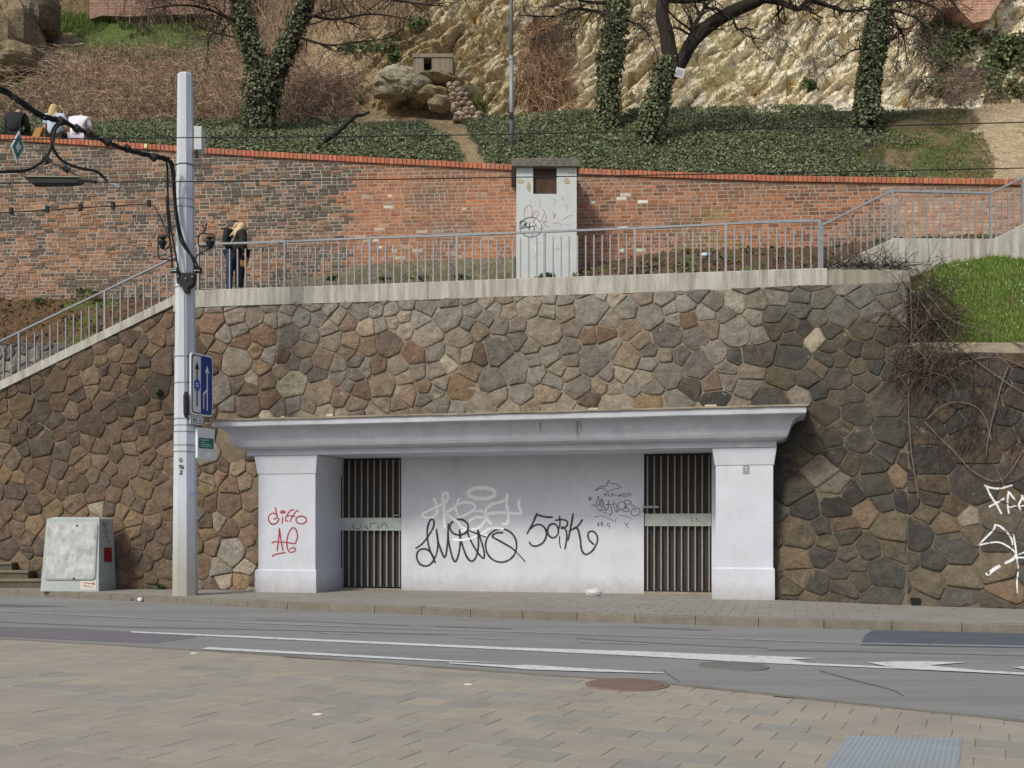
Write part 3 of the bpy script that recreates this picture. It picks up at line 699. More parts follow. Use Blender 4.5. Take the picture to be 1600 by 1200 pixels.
# ------------------------------------------------------------------ the portal
portal = thing('entrance_portal', 'lavender white painted portal with moulded cornice and two barred gates set in the stone wall', 'entrance', pO)
def lbox(s, u0, u1, d0, d1, z0, z1): s.box(PL(u0, d0, 0)[:2], PL(u1, d0, 0)[:2], PL(u1, d1, 0)[:2], PL(u0, d1, 0)[:2], z0, z1)
def lfrus(s, u0, u1, d0, d1, z0, z1, g):       # g: growth at the top (front, left, right)
    s.rings([[PL(u0, d0, z0), PL(u1, d0, z0), PL(u1, d1, z0), PL(u0, d1, z0)], [PL(u0 - g, d0 - g, z1), PL(u1 + g, d0 - g, z1), PL(u1 + g, d1, z1), PL(u0 - g, d1, z1)]], cap0=True, cap1=True)
DEPTH = 1.45
BW_, SH0 = 1.36, .0
lz = facade(440, 890)[1]; lcz0 = facade(440, 740)[1]; lcz1 = facade(440, 715)[1]
rz = facade(1160, 887)[1]; rcz0 = facade(1160, 726)[1]; rcz1 = facade(1160, 697)[1]
CZ = 3.16                      # underside of the cornice
uL0, uL1 = 0.0, facade(494, 900)[0]; uR0, uR1 = facade(1110, 900)[0], PW
def pillar(u0, u1, zb, zc, back):
    s = MB(); lbox(s, u0 + .10, u1 - .05, .07, back, zb, zc); p = s.build('pillar', m_paint, portal)
    s = MB(); lfrus(s, u0 + .03, u1 - .015, .03, back + .01, KH - .02, zb - .03, -.004)
    ids = s.rings([[PL(u0 + .034, .034, zb - .03), PL(u1 - .019, .034, zb - .03), PL(u1 - .019, back + .01, zb - .03), PL(u0 + .034, back + .01, zb - .03)], [PL(u0 + .06, .06, zb), PL(u1 - .04, .06, zb), PL(u1 - .04, back, zb), PL(u0 + .06, back, zb)]], cap1=True); s.build('pillar_base', m_paint, p)
    s = MB(); lfrus(s, u0 + .085, u1 - .035, .055, back + .012, zc, CZ - .01, .05); s.build('capital', m_paint, p)
    return p
pillar(uL0, uL1, lz, lcz0, DEPTH + .1); pillar(uR0, uR1, rz, rcz0, DEPTH + .1)
# back wall, side strip at the left gate, ceiling, sill
gL0, gL1 = facade(530, 800, DEPTH)[0], facade(627, 800, DEPTH)[0]; gR0, gR1 = facade(1006, 800, DEPTH)[0], facade(1112, 800, DEPTH)[0]
s = MB(); lbox(s, gL1, gR0, DEPTH, DEPTH + .35, KH - .02, CZ); s.build('back_wall', m_paint, portal)
s = MB(); lbox(s, uL1 - .06, gL0, DEPTH - .12, DEPTH + .35, KH - .02, CZ); s.build('side_strip', m_paint, portal)
s = MB(); lbox(s, gR1, uR0 + .3, DEPTH - .02, DEPTH + .35, KH - .02, CZ); s.build('side_strip', m_paint, portal)
s = MB(); lbox(s, -.05 + .1, PW - .1, .12, DEPTH + 1.2, CZ, CZ + .2); s.build('ceiling', m_paint, portal)
for a_, b_, h_ in ((gL0, gL1, .035), (gR0, gR1, .05)):
    s = MB(); lbox(s, a_, b_, DEPTH - .02, DEPTH + .9, KH - .03, KH + h_); s.build('door_sill', m_conc2, portal)
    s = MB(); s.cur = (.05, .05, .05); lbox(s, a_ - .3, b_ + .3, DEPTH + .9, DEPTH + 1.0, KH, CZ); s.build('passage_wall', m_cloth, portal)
# cornice: profile swept round three sides
prof = [(.0, CZ), (.035, CZ), (.035, 3.27), (.05, 3.28), (.10, 3.285), (.17, 3.30), (.225, 3.34), (.26, 3.40), (.285, 3.47), (.305, 3.54), (.335, 3.61), (.375, 3.665), (.43, 3.71), (.50, 3.735), (.555, 3.745), (.575, 3.75), (.575, 3.765), (.59, 3.765), (.59, 3.885), (.0, 3.885)]
s = MB(); rings = []
nU = 24
for o, z in prof:
    r = [PL(-o - .09, 1.6, z)]
    for k in range(nU + 1):
        u = -o - .09 + (PW + 2 * o + .07) * k / nU; r.append(PL(u, -o + .02, z + .006 * nz(u * .9, z * 2)))
    r.append(PL(PW + o - .02, 1.6, z)); rings.append(r)
s.rings(rings, close=False); s.build('cornice', m_cornice, portal)
s = MB(); o = .63; rr = []
for k in range(nU * 2 + 1):
    u = -o - .09 + (PW + 2 * o + .07) * k / (nU * 2); e = -o + .02 + .015 * nz(u * 3, 2)
    za = 3.888 + .012 * nz(u * .9, 3.9); zb2 = za + .035
    rr.append([PL(u, e, za), PL(u, e, zb2), PL(u, .3, zb2 + .05), PL(u, 1.7, zb2 + .10), PL(u, 1.7, za)])
s.rings(rr, cap0=True, cap1=True); s.build('roof_slab', m_conc2, portal)
for u, w_, h_ in ((1.95, .17, .05), (.9, .10, .03), (7.6, .2, .03), (9.9, .25, .03)):
    s = MB(); s.cur = (1.5, 1.5, 1.5); lfrus(s, u, u + w_, -.5, -.36, 3.93, 3.94 + h_, -.02); s.build('mortar_lump', m_conc2, portal)
def gate(u0, u1, py0, py1, x0p, handle):
    z0 = KH + .06; z1 = CZ - .015; gt = MB(); t = .05; d0 = DEPTH + .06
    lbox(gt, u0 + .005, u0 + t, d0, d0 + .04, z0, z1); lbox(gt, u1 - t, u1 - .005, d0, d0 + .04, z0, z1); lbox(gt, u0 + t, u1 - t, d0, d0 + .04, z1 - t, z1); lbox(gt, u0 + t, u1 - t, d0, d0 + .04, z0, z0 + t)
    gobj = gt.build('gate', m_dark, portal)
    s = MB(); lbox(s, u0 + .01, u1 - .01, d0 + .05, d0 + .06, z0, z1); s.build('backing_sheet', m_board, gobj)
    nb = 9
    for k in range(nb + 1):
        u = u0 + .075 + (u1 - u0 - .13) * k / nb
        s = MB(); lbox(s, u - .0135, u + .0135, d0 - .032, d0 + .008, z0 + .01, z1 - .03); s.build('bar', m_bars, gobj)
    zz1 = facade(560, py0, DEPTH)[1] if x0p < 800 else facade(1050, py0, DEPTH)[1]; zz0 = facade(560, py1, DEPTH)[1] if x0p < 800 else facade(1050, py1, DEPTH)[1]
    s = MB(); lbox(s, u0 + .02, u1 - .012, d0 - .05, d0 - .034, zz0, zz1); pl = s.build('lock_plate', m_plate, gobj)
    if handle == 'L':
        s = MB(); lbox(s, u1 - .2, u1 - .04, d0 - .07, d0 - .02, zz1 + .04, zz1 + .07); s.build('latch_bar', m_bars, gobj)
    else:
        s = MB(); lbox(s, u0 - .02, u0 + .32, d0 - .08, d0 - .03, zz1 + .12, zz1 + .17); s.build('latch_bar', m_bars, gobj)
        s = MB(); lbox(s, u0 - .015, u0 + .05, d0 - .10, d0 - .02, zz1 + .03, zz1 + .10); s.build('padlock', m_dark, gobj)
    for zh in (.35, 2.55):
        s = MB(); hu = u0 if handle == 'L' else u1; c = PL(hu, d0 - .05, KH + zh); s.tube([c, c + Vector((0, 0, .16))], .02, 8); s.build('hinge', m_dark, gobj)
    # pen scratches on the plate
    s = MB()
    def pj(x, y, lift): u, z = facade(x, y, d0 - .052); return PL(u, d0 - .052 - lift, z)
    if handle == 'L':
        for st in ([(556, 818), (550, 824), (562, 826)], [(566, 818), (562, 827)], [(570, 818), (575, 826), (568, 823)], [(580, 817), (578, 826)], [(578, 818), (590, 817)], [(592, 819), (590, 826), (596, 822), (600, 817), (606, 824)]): stroke(s, st, 1.0, pj)
        s.build('scribble', m_sp_pen, pl)
    else:
        for st in ([(1084, 808), (1079, 812), (1084, 816), (1079, 818)], [(1088, 808), (1088, 817)], [(1095, 807), (1089, 812), (1097, 816)]): stroke(s, st, 1.3, pj)
        s.build('scribble', m_sp_orange, pl)
    return gobj
LIFT = [0.0]
def stroke(s, pts, wpx_, proj, k=6, fade=False):
    c = [(p.x, p.y) for p in catmull([(x, y, 0) for x, y in pts], k)] if len(pts) > 2 else [(pts[0][0] + (pts[1][0] - pts[0][0]) * i / 4, pts[0][1] + (pts[1][1] - pts[0][1]) * i / 4) for i in range(5)]
    n = len(c); prev = None; w0 = wpx_ * .5
    for i in range(n):
        a, b = c[max(i - 1, 0)], c[min(i + 1, n - 1)]; tx, ty = b[0] - a[0], b[1] - a[1]; l = math.hypot(tx, ty) or 1; nx, ny = -ty / l, tx / l
        ww = w0 * (1 + .18 * nz(c[i][0] * .08, c[i][1] * .08)); e = 1.0 if 0 < i < n - 1 else .65
        al = 1.0 if not fade else 1 - .8 * i / n
        LIFT[0] = (LIFT[0] + .00006) % .004; row = []
        for of, t in ((-1.25, 0), (-.7, al), (0, al), (.7, al), (1.25, 0)):
            s.cur = (t, t, t); row.append(s.vert(proj(c[i][0] + nx * ww * of * e, c[i][1] + ny * ww * of * e, .002 + LIFT[0])))
        if prev:
            for a_, b_, c_, d_ in zip(prev[:-1], prev[1:], row[1:], row[:-1]): s.face((a_, b_, c_, d_))
        prev = row
def ell(cx, cy, rx, ry, a0=0, a1=360, n=14): return [(cx + rx * math.cos(math.radians(a0 + (a1 - a0) * k / n)), cy + ry * math.sin(math.radians(a0 + (a1 - a0) * k / n))) for k in range(n + 1)]
gate(gL0, gL1, 809, 829, 530, 'L'); gate(gR0, gR1, 802.5, 822, 1006, 'R')
# pipe in the left corner
s = MB(); s.tube([PL(gL0 - .05, DEPTH - .18, KH + .02), PL(gL0 - .05, DEPTH - .18, 2.9)], .025, 8); s.build('drain_pipe', m_bars, portal)
# number plate on the right pillar
u, z = facade(1166, 734, .07); s = MB(); s.cur = (.25, .28, .31); q = PL(u, .068, z); s.frame_box(q - PU * .06 - BZ * .085, PU * .12, -PN * .006, BZ * .17); npl = s.build('number_plate', m_sheet, portal)
def pj_n(x, y, lift): u, z = facade(x, y, .058); return PL(u, .058 - lift, z)
s = MB(); stroke(s, [(1163, 730), (1169, 730)], .9, pj_n); stroke(s, [(1166, 729), (1166, 738)], .9, pj_n); stroke(s, [(1163, 735), (1169, 735)], .6, pj_n); s.build('plate_mark', m_sp_chalk, npl)

# graffiti on the back wall
def pj_b(x, y, lift): u, z = facade(x, y, DEPTH); return PL(u, DEPTH - lift, z)
def pj_p(x, y, lift): u, z = facade(x, y, .07); return PL(u, .07 - lift, z)
def tagset(name, strokes, mat, proj, ox, oy, sc, parent, label=None, k=6):
    s = MB()
    for wd, pts in strokes: stroke(s, [(ox + x / sc, oy + y / sc) for x, y in pts], wd / sc, proj, k)
    return s.build(name, mat, parent, label=label)
tagset('graffiti', [(44, [(150, 525), (180, 490), (250, 460), (340, 415), (430, 370), (480, 300), (465, 240), (430, 250), (415, 310), (430, 400), (430, 500), (440, 690)]),
    (42, [(295, 305), (335, 380), (350, 430), (335, 500), (280, 545), (200, 545), (150, 525)]), (44, [(622, 305), (580, 400), (510, 455), (430, 505), (490, 525), (550, 570), (600, 610)]),
    (42, [(565, 415), (590, 480), (610, 550)]), (42, [(590, 400), (660, 362), (760, 365), (815, 400), (800, 455), (720, 505), (600, 555)]), (40, [(600, 600), (640, 660), (700, 700), (640, 720)]),
    (40, [(800, 475), (880, 465), (950, 500), (940, 590), (860, 680), (770, 700)]), (40, [(745, 590), (830, 545), (930, 550), (985, 590), (1020, 635)]),
    (44, [(1215, 245), (1220, 300), (1150, 350), (1030, 385), (960, 440), (950, 500), (980, 570)]), (44, [(950, 505), (1100, 490), (1250, 495), (1390, 500), (1380, 440), (1360, 390), (1375, 325)]),
    (44, [(1215, 260), (1215, 400), (1235, 520), (1220, 620), (1160, 625)]), (58, ell(905, 245, 165, 70, 0, 362)), (30, [(900, 750), (1000, 690), (1090, 680), (1180, 695)]), (30, [(540, 820), (640, 830), (760, 810), (900, 760), (1000, 790)])],
    m_sp_white, pj_b, 640, 740, 8, portal, 'translucent white spray tag under an oval halo')
tagset('graffiti', [(23, [(72, 938), (150, 885), (235, 780), (300, 660), (300, 585), (260, 580), (225, 680), (225, 820), (255, 960), (300, 1060), (322, 1122)]),
    (23, [(310, 1060), (250, 970), (170, 940), (105, 975), (90, 1050), (130, 1130), (215, 1155), (290, 1100), (345, 970), (352, 820), (335, 690)]), (23, [(335, 690), (355, 840), (405, 990), (440, 1048), (465, 960), (478, 800), (482, 700), (485, 620)]),
    (24, [(480, 720), (490, 850), (530, 1030), (570, 1100), (610, 1020), (632, 880), (625, 695)]), (24, [(622, 700), (650, 860), (715, 1040), (780, 1095), (835, 1030), (862, 880), (852, 700)]), (24, ell(620, 670, 115, 98, 0, 365)),
    (23, [(715, 700), (760, 830), (850, 985), (925, 1060), (932, 980), (895, 840), (852, 700)]), (16, [(735, 708), (850, 755), (965, 795)]), (23, ell(1145, 900, 195, 208, 0, 363)), (24, [(1170, 738), (1090, 742), (1035, 785), (1140, 850), (1270, 925), (1340, 985)]), (14, [(1340, 985), (1400, 1050), (1450, 1110)])],
    m_sp_black, pj_b, 640, 740, 8, portal, 'looping black spray tag on the left half of the back wall')
tagset('graffiti', [(24, [(432, 546), (330, 540), (235, 515)]), (24, [(235, 490), (190, 600), (105, 758)]), (24, [(150, 690), (210, 645), (280, 640), (335, 690), (350, 770), (310, 860), (230, 905), (165, 895), (135, 850)]), (23, ell(433, 715, 68, 88, 0, 362)),
    (20, [(515, 525), (520, 620), (505, 700)]), (22, [(455, 585), (550, 575), (612, 600), (600, 660), (530, 690)]), (22, [(530, 660), (590, 700), (605, 800), (580, 950)]), (15, [(515, 780), (515, 860), (530, 935)]), (24, [(688, 492), (660, 640), (620, 840)]), (22, [(805, 570), (740, 660), (630, 720)]),
    (24, [(690, 672), (745, 700), (775, 830), (790, 950), (840, 1010), (920, 970), (980, 870), (985, 780), (930, 722), (875, 740), (880, 820), (945, 890)])],
    m_sp_black, pj_b, 810, 740, 8, portal, 'black spray word tag on the right half of the back wall')
tagset('graffiti', [(8, [(955, 215), (1020, 165), (1100, 150), (1125, 85), (1150, 125), (1230, 130), (1290, 178)]), (8, [(960, 215), (1050, 180), (1110, 225), (1200, 190), (1280, 178)]),
    (8, [(1075, 245), (1075, 285)]), (8, [(1100, 240), (1100, 285)]), (8, [(1075, 265), (1100, 263)]), (8, [(1125, 245), (1125, 290)]), (8, [(1160, 292), (1160, 248), (1190, 250), (1188, 270), (1162, 272)]), (8, [(1205, 272), (1235, 270)]), (8, [(1258, 250), (1258, 298)]), (8, [(1285, 250), (1285, 296)]), (8, [(1258, 275), (1285, 272)]), (8, ell(1325, 272, 18, 22, 0, 360, 10)), (8, [(1370, 298), (1368, 245), (1400, 250), (1405, 268), (1372, 275)]),
    (8, [(895, 280), (895, 345)]), (8, [(870, 300), (925, 330)]), (8, [(925, 295), (870, 335)]), (9, [(905, 405), (960, 395), (1020, 470), (1040, 400), (975, 385), (1000, 280), (1015, 390), (1040, 310), (1050, 400)]), (9, [(1060, 330), (1070, 420), (1110, 450), (1040, 460)]), (9, [(1080, 390), (1180, 385)]), (9, [(1130, 330), (1120, 440)]), (9, [(1150, 400), (1170, 470), (1150, 520), (1125, 510)]), (9, [(1190, 340), (1200, 440), (1240, 480), (1215, 360)]), (9, ell(1290, 400, 45, 50, 0, 360, 10)), (9, [(1230, 460), (1280, 455)]), (9, [(1330, 345), (1345, 460)]), (9, [(1320, 340), (1380, 335), (1410, 370), (1350, 400), (1385, 470), (1300, 470)]), (9, [(1400, 390), (1450, 410), (1410, 470), (1420, 520), (1480, 525), (1520, 480), (1500, 430), (1455, 440), (1465, 475)]),
    (6, [(940, 545), (1040, 530), (1130, 560), (1215, 605)]), (6, [(1225, 545), (1210, 610)]), (6, [(1250, 515), (1350, 535), (1440, 575)]), (9, [(985, 625), (1010, 620), (990, 655), (1015, 650)]), (9, ell(1045, 630, 12, 18, 0, 360, 8)), (8, [(1078, 655), (1084, 658)]), (9, [(1150, 625), (1115, 628), (1112, 650), (1140, 655), (1135, 690)]), (7, [(1325, 605), (1355, 655)]), (7, [(1385, 610), (1345, 650), (1385, 680)]), (7, [(1060, 488), (1105, 486)])],
    m_sp_pen, pj_b, 810, 740, 8, portal, 'thin black marker scrawl with a crown beside the right gate', k=4)
tagset('graffiti', [(26, [(365, 150), (385, 260), (395, 340), (325, 378)]), (26, [(395, 300), (320, 258), (245, 310), (240, 400), (300, 468), (380, 450), (425, 390), (420, 345)]), (26, [(505, 320), (490, 460)]), (22, ell(505, 240, 45, 22, -20, 340, 10)), (20, [(460, 262), (550, 225)]),
    (24, [(715, 210), (665, 200), (600, 270), (560, 350), (560, 405), (610, 410)]), (24, [(800, 230), (770, 215), (710, 280), (670, 350), (635, 430)]), (22, [(560, 320), (640, 312), (745, 322)]), (27, ell(848, 390, 98, 72, 0, 362)),
    (26, [(440, 540), (430, 700), (395, 980)]), (26, [(440, 545), (465, 740), (510, 975)]), (25, [(295, 830), (340, 800), (500, 805), (740, 835)]), (26, [(740, 835), (780, 700), (750, 570), (690, 535), (620, 620), (580, 780), (590, 920), (640, 995), (715, 980), (740, 930), (690, 910), (630, 940)]), (25, [(310, 1085), (330, 1050), (430, 1020), (560, 1000)])],
    m_sp_red, pj_p, 400, 780, 12, portal, 'red spray tag of two words on the left pillar')
# rust runs and pale splashes on the cornice front
def pj_c(x, y, lift):
    u, z = facade(x, y, -.28); z2 = min(max(z, 3.30), 3.72); o = float(np.interp(z2, [p[1] for p in prof[4:15]], [p[0] for p in prof[4:15]])); u, z = facade(x, y, -o + .02); return PL(u, -o + .02 - lift - .006, z)
for st, wd in (([(903, 657), (902, 672), (904, 686)], 5), ([(844, 660), (845, 676)], 3), ([(906, 655), (908, 668), (907, 680)], 2)):
    s = MB(); stroke(s, st, wd, pj_c, fade=True); s.build('rust_run', m_sp_rust, portal)

# ------------------------------------------------------------------ graffiti on the stone wall, laid on the stones
bvh = BVHTree.FromPolygons([Vector(v) for v in wall_bvh_v], wall_bvh_f)
def pj_w(x, y, lift):
    r = ray(x, y); rn = r.normalized(); hit = bvh.ray_cast(Vector((0, 0, H)), rn)
    if hit[0] is None: return P(x, y, 19.5)
    return hit[0] - rn * (.006 + lift)
tagset('graffiti', [(16, [(205, 100), (270, 122), (350, 125), (445, 98)]), (17, [(225, 110), (260, 185), (310, 260), (355, 345)]), (17, [(245, 285), (310, 250), (380, 210)]), (17, [(412, 150), (405, 260), (418, 345)]), (17, [(412, 152), (470, 225)]), (14, [(405, 290), (480, 275)]), (16, [(520, 320), (500, 270), (530, 210), (540, 180)]), (14, [(520, 180), (560, 250), (600, 320)]), (12, [(500, 280), (560, 270)]),
    (16, [(165, 600), (220, 545), (280, 485), (300, 440)]), (16, [(290, 435), (340, 448), (400, 500), (440, 560), (448, 610)]), (13, [(150, 612), (250, 590), (330, 585), (400, 615), (460, 660), (475, 700)]), (15, [(455, 515), (475, 640), (495, 810)]), (26, [(380, 765), (440, 735), (480, 700)]), (14, [(420, 740), (500, 715), (580, 720)]), (30, [(235, 860), (290, 815), (345, 785)]), (15, [(220, 845), (235, 868)]), (13, [(495, 835), (485, 930), (490, 1020)]), (12, [(495, 690), (560, 665)])],
    m_sp_chalk, pj_w, 1500, 740, 5.45, rroot, 'white sprayed letters and a figure on the dark stones', k=9)

# ------------------------------------------------------------------ railings
def flatbar(s, a, b, wd, th, n):         # bar from a to b, width wd along the railing, th across
    a, b = Vector(a), Vector(b); t = (b - a).normalized(); c = t.cross(n).normalized()
    s.frame_box(a - c * wd / 2 - n * th / 2, b - a, c * wd, n * th)
def railing(root, base_fn, rail_px, posts, bal, depth_off, hb):
    """rail_px: handrail polyline; posts: (x, y_top, y_bot); bal: list of (x, y_top, y_bot) in photo rows; Y from base_fn(x)"""
    yr = lambda x: float(np.interp(x, [p[0] for p in rail_px], [p[1] for p in rail_px]))
    pp = []
    xs = sorted(set([p[0] for p in rail_px] + list(np.arange(rail_px[0][0], rail_px[-1][0], 25))))
    pts = [P(x, yr(x), base_fn(x)) for x in xs]
    s = MB()
    t = (pts[-1] - pts[0]); t.z = 0; t.normalize(); n = Vector((t.y, -t.x, 0)); r = []
    for p in pts: r.append([p + n * .027 + BZ * -.022, p + n * .027 + BZ * .018, p + n * .018 + BZ * .026, p - n * .018 + BZ * .026, p - n * .027 + BZ * .018, p - n * .027 + BZ * -.022])
    s.rings(r, cap0=True, cap1=True); s.build('handrail', m_galv, root)
    for x, yb in posts:
        s = MB(); Y = base_fn(x); flatbar(s, P(x, yb, Y) - BZ * .06, P(x, yr(x), Y) - BZ * .022, .05, .05, n); s.build('post', m_galv, root)
    for x, yt, yb in bal:
        s = MB(); Y = base_fn(x); flatbar(s, P(x, yb, Y) - BZ * .06, P(x, yt, Y), .03, .03, n); s.build('baluster', m_galv, root)
def led_Y(x):
    yy = float(np.interp(x, [p[0] for p in led_top], [p[1] for p in led_top])); X, z = wpx(x, yy); return fw(X, z) + .12
lt = lambda x: float(np.interp(x, [p[0] for p in led_top], [p[1] for p in led_top]))
wr = thing('walkway_railing', 'long grey steel railing with upright bars along the level walkway above the portal', 'railing', wp(800, 436))
rail_px = [(308, 381.5), (400, 379.5), (578, 372), (714, 367.5), (851, 362), (992, 357), (1134, 350), (1200, 347), (1281, 345)]
posts = [310, 445, 578, 714, 851, 992, 1134, 1280]
bal = []
for a, b in zip(posts[:-1], posts[1:]):
    for k in range(1, 11):
        x = a + (b - a) * k / 11 + random.uniform(-.4, .4); bal.append((x, float(np.interp(x, [p[0] for p in rail_px], [p[1] for p in rail_px])) + 8.5 + random.uniform(-.6, .6), lt(x)))
railing(wr, led_Y, rail_px, [(x, lt(x)) for x in posts], bal, 0, 0)
def st_Y(x):
    y = 598 + (463 - 598) * x / 274; X, z = wpx(x, y); return fw(X, z) + .10
sr = thing('stair_railing', 'sloping grey steel stair railing descending to the left above the stone wall', 'railing', wp(120, 540))
yst = lambda x: 598 + (463 - 598) * x / 274
rpx = [(-130, 588), (0, 533.5), (140, 466), (262, 407), (300, 389)]
ps = [-100, 30, 164]; bal = []
for k in range(-11, 24):
    x = 30 + 134 * k / 11.0
    if all(abs(x - q) > 4 for q in ps) and -125 < x < 290: bal.append((x, float(np.interp(x, [p[0] for p in rpx], [p[1] for p in rpx])) + 13, yst(x)))
railing(sr, st_Y, rpx, [(x, yst(x)) for x in ps], bal, 0, 0)
# ramp parapet at the right and its railing
par_top = [(1292, 419), (1396, 372), (1552, 373), (1600, 349), (1700, 302), (1850, 235)]
par_bot = [(1292, 440), (1396, 436), (1430, 424), (1470, 410), (1550, 396), (1600, 402), (1700, 402), (1850, 402)]
parY = lambda x: float(np.interp(x, [1285, 1600, 1850], [23.75, 23.2, 22.8]))
s = MB(); rr = []
for x in sorted(set([p[0] for p in par_top] + list(range(1300, 1850, 14)))):
    yt = float(np.interp(x, [p[0] for p in par_top], [p[1] for p in par_top])); yb = float(np.interp(x, [p[0] for p in par_bot], [p[1] for p in par_bot])) + 14; Y = parY(x)
    a, b = P(x, yb, Y), P(x, yt, Y); dn = Vector((0, .22, 0)); rr.append([a, b - BZ * .01, b + dn * .05, b + dn, a + dn])
s.rings(rr, cap0=True, cap1=True)
par = thing('ramp_parapet', 'pale streaked concrete parapet of the rising ramp above the grass', 'wall', P(1500, 400, parY(1500))); s.build('parapet', m_conc, par)
rp = thing('ramp_railing', 'grey steel railing on the stepped concrete parapet at the far right', 'railing', P(1470, 373, parY(1470)))
rpx = [(1284, 352), (1393, 298.5), (1547, 302), (1600, 277), (1700, 230), (1850, 160)]
ptop = lambda x: float(np.interp(x, [p[0] for p in par_top], [p[1] for p in par_top])); pr = lambda x: float(np.interp(x, [p[0] for p in rpx], [p[1] for p in rpx]))
ps = [1394, 1548, 1598, 1700, 1810]; bal = [(x, pr(x) + 12, ptop(x)) for x in np.arange(1294, 1388, 10.2)] + [(x, pr(x) + 12, ptop(x)) for x in np.arange(1404.5, 1545, 10.9)] + [(x, pr(x) + 12, ptop(x)) for x in np.arange(1556, 1595, 9.8)] + [(x, pr(x) + 12, ptop(x)) for x in np.arange(1608, 1850, 11) if all(abs(x - q) > 5 for q in ps)]
railing(rp, lambda x: parY(x) + .08, rpx, [(x, ptop(x)) for x in ps], bal, 0, 0)
# stout end post at the walkway corner
s = MB(); Y = led_Y(1283) - .02; flatbar(s, P(1283, 421, Y) - BZ * .06, P(1283, 349, Y), .075, .06, Vector((0, -1, 0))); s.build('post', m_galv, wr)

# ------------------------------------------------------------------ earth bank and grass slope
def grid_surface(name, xs, rows, colf, mat, amp=.05, fr=1.2, kind='structure', smooth=True, sub=6):
    """rows: list of functions x -> (y_px, Y); interpolated with sub steps"""
    v = []; f = []; t = []; R_ = (len(rows) - 1) * sub + 1
    for j in range(R_):
        k = min(j // sub, len(rows) - 2); fr_ = j / sub - k
        for x in xs:
            y0, Y0 = rows[k](x); y1, Y1 = rows[k + 1](x); y = y0 + (y1 - y0) * fr_; Y = Y0 + (Y1 - Y0) * fr_
            p = P(x, y, Y); p.z += amp * fbm(p.x * fr, p.y * fr, 1, 3); v.append(p); t.append(colf(x, y))
    n = len(xs)
    for j in range(R_ - 1):
        for i in range(n - 1): a = j * n + i; f.append((a, a + 1, a + n + 1, a + n))
    return mesh_obj(name, v, f, t, mat, None, smooth, kind), np.array(v).reshape(R_, n, 3)
def bank_col(x, y):
    k = fbm(x * .02, y * .05, 4); c = (92, 72, 54) if k < .25 else (84, 88, 48)
    return alb(tuple(v * (1 + .2 * nz(x * .1, y * .1)) for v in c), 1.1)
bank, bankv = grid_surface('earth_bank', list(np.arange(-180, 330, 8)), [lambda x: (700, st_Y(x) + .45), lambda x: (float(np.interp(x, [-180, 0, 120, 300], [640, 575, 545, 472])), st_Y(x) + .6), lambda x: (float(np.interp(x, [-180, 0, 250, 330], [462, 463, 466, 470])), bw((x - 800) / F * 27.6) + .05)], bank_col, m_soil, .05)
rbase = lambda x: float(np.interp(x, [895, 940, 1000, 1100, 1280, 1400, 1560, 1900], [428, 412, 399, 390, 385, 372, 366, 350]))
rbank, rbankv = grid_surface('earth_bank', list(np.arange(896, 1860, 9)), [lambda x: (lt(min(x, 1292)) + 8 if x < 1292 else ptop(x) + 8, led_Y(min(x, 1292)) + .7 if x < 1292 else parY(x) + .25), lambda x: ((lt(min(x, 1292)) + rbase(x)) / 2 if x < 1292 else (ptop(x) + 6), 25.0), lambda x: (rbase(x), bw((x - 800) / F * 26.4) + .03)], bank_col, m_soil, .04)
def gr_col(x, y):
    k = fbm(x * .02, y * .03, 8); c = (78, 104, 38) if k < .22 else (98, 92, 56)
    if x < 1460: c = (82, 78, 52)
    return alb(tuple(v * (1 + .15 * nz(x * .2, y * .2)) for v in c), .8)
def sl_Y(x): X, z = wpx(x, 536); return fw(X, z)
slope, slopev = grid_surface('grass_slope', list(np.arange(1416, 1860, 8)), [lambda x: (545, sl_Y(x) + .2), lambda x: (534, sl_Y(x) + .35), lambda x: (float(np.interp(x, [p[0] for p in par_bot], [p[1] for p in par_bot])) + 3, max(parY(x) + .02, sl_Y(x) + 1.2))], gr_col, m_soil, .05)

# ------------------------------------------------------------------ hillside with cliff
hx = [-400, 0, 150, 300, 400, 560, 700, 800, 900, 1070, 1200, 1350, 1600, 2000]
k1y = [200, 192, 197, 193, 192, 190, 190, 187, 180, 177, 173, 172, 168, 160]
crest = lambda x: float(np.interp(x, hx, k1y))
cop = lambda x: float(np.interp(x, ct_x, ct_y))
lf = lambda x: min(1, max(0, (600 - x) / 120.0))          # 1 on the left brush slope, 0 on the cliff side
def mixl(x, a, b): return a * lf(x) + b * (1 - lf(x))
hrows = [lambda x: (cop(x) + 5, bw((x - 800) / F * 27.8) + .45), lambda x: (cop(x) * .5 + crest(x) * .5 - 2, 30.0), lambda x: (crest(x), 33.0), lambda x: (mixl(x, crest(x) - 25, crest(x) - 7), mixl(x, 34, 34.6)),
         lambda x: (mixl(x, 95, 110), mixl(x, 38.5, 35.6)), lambda x: (mixl(x, 52, 50), mixl(x, 41.0, 36.6)), lambda x: (mixl(x, 8, -20), mixl(x, 43.2, 38.0)), lambda x: (-120, mixl(x, 45.0, 40.0)), lambda x: (-420, mixl(x, 48, 44))]
SUB = 24
HDX = 4.0; hxs = list(np.arange(-360, 1960, HDX)); hv = []; ht_ = []; hf = []
RR = (len(hrows) - 1) * SUB + 1
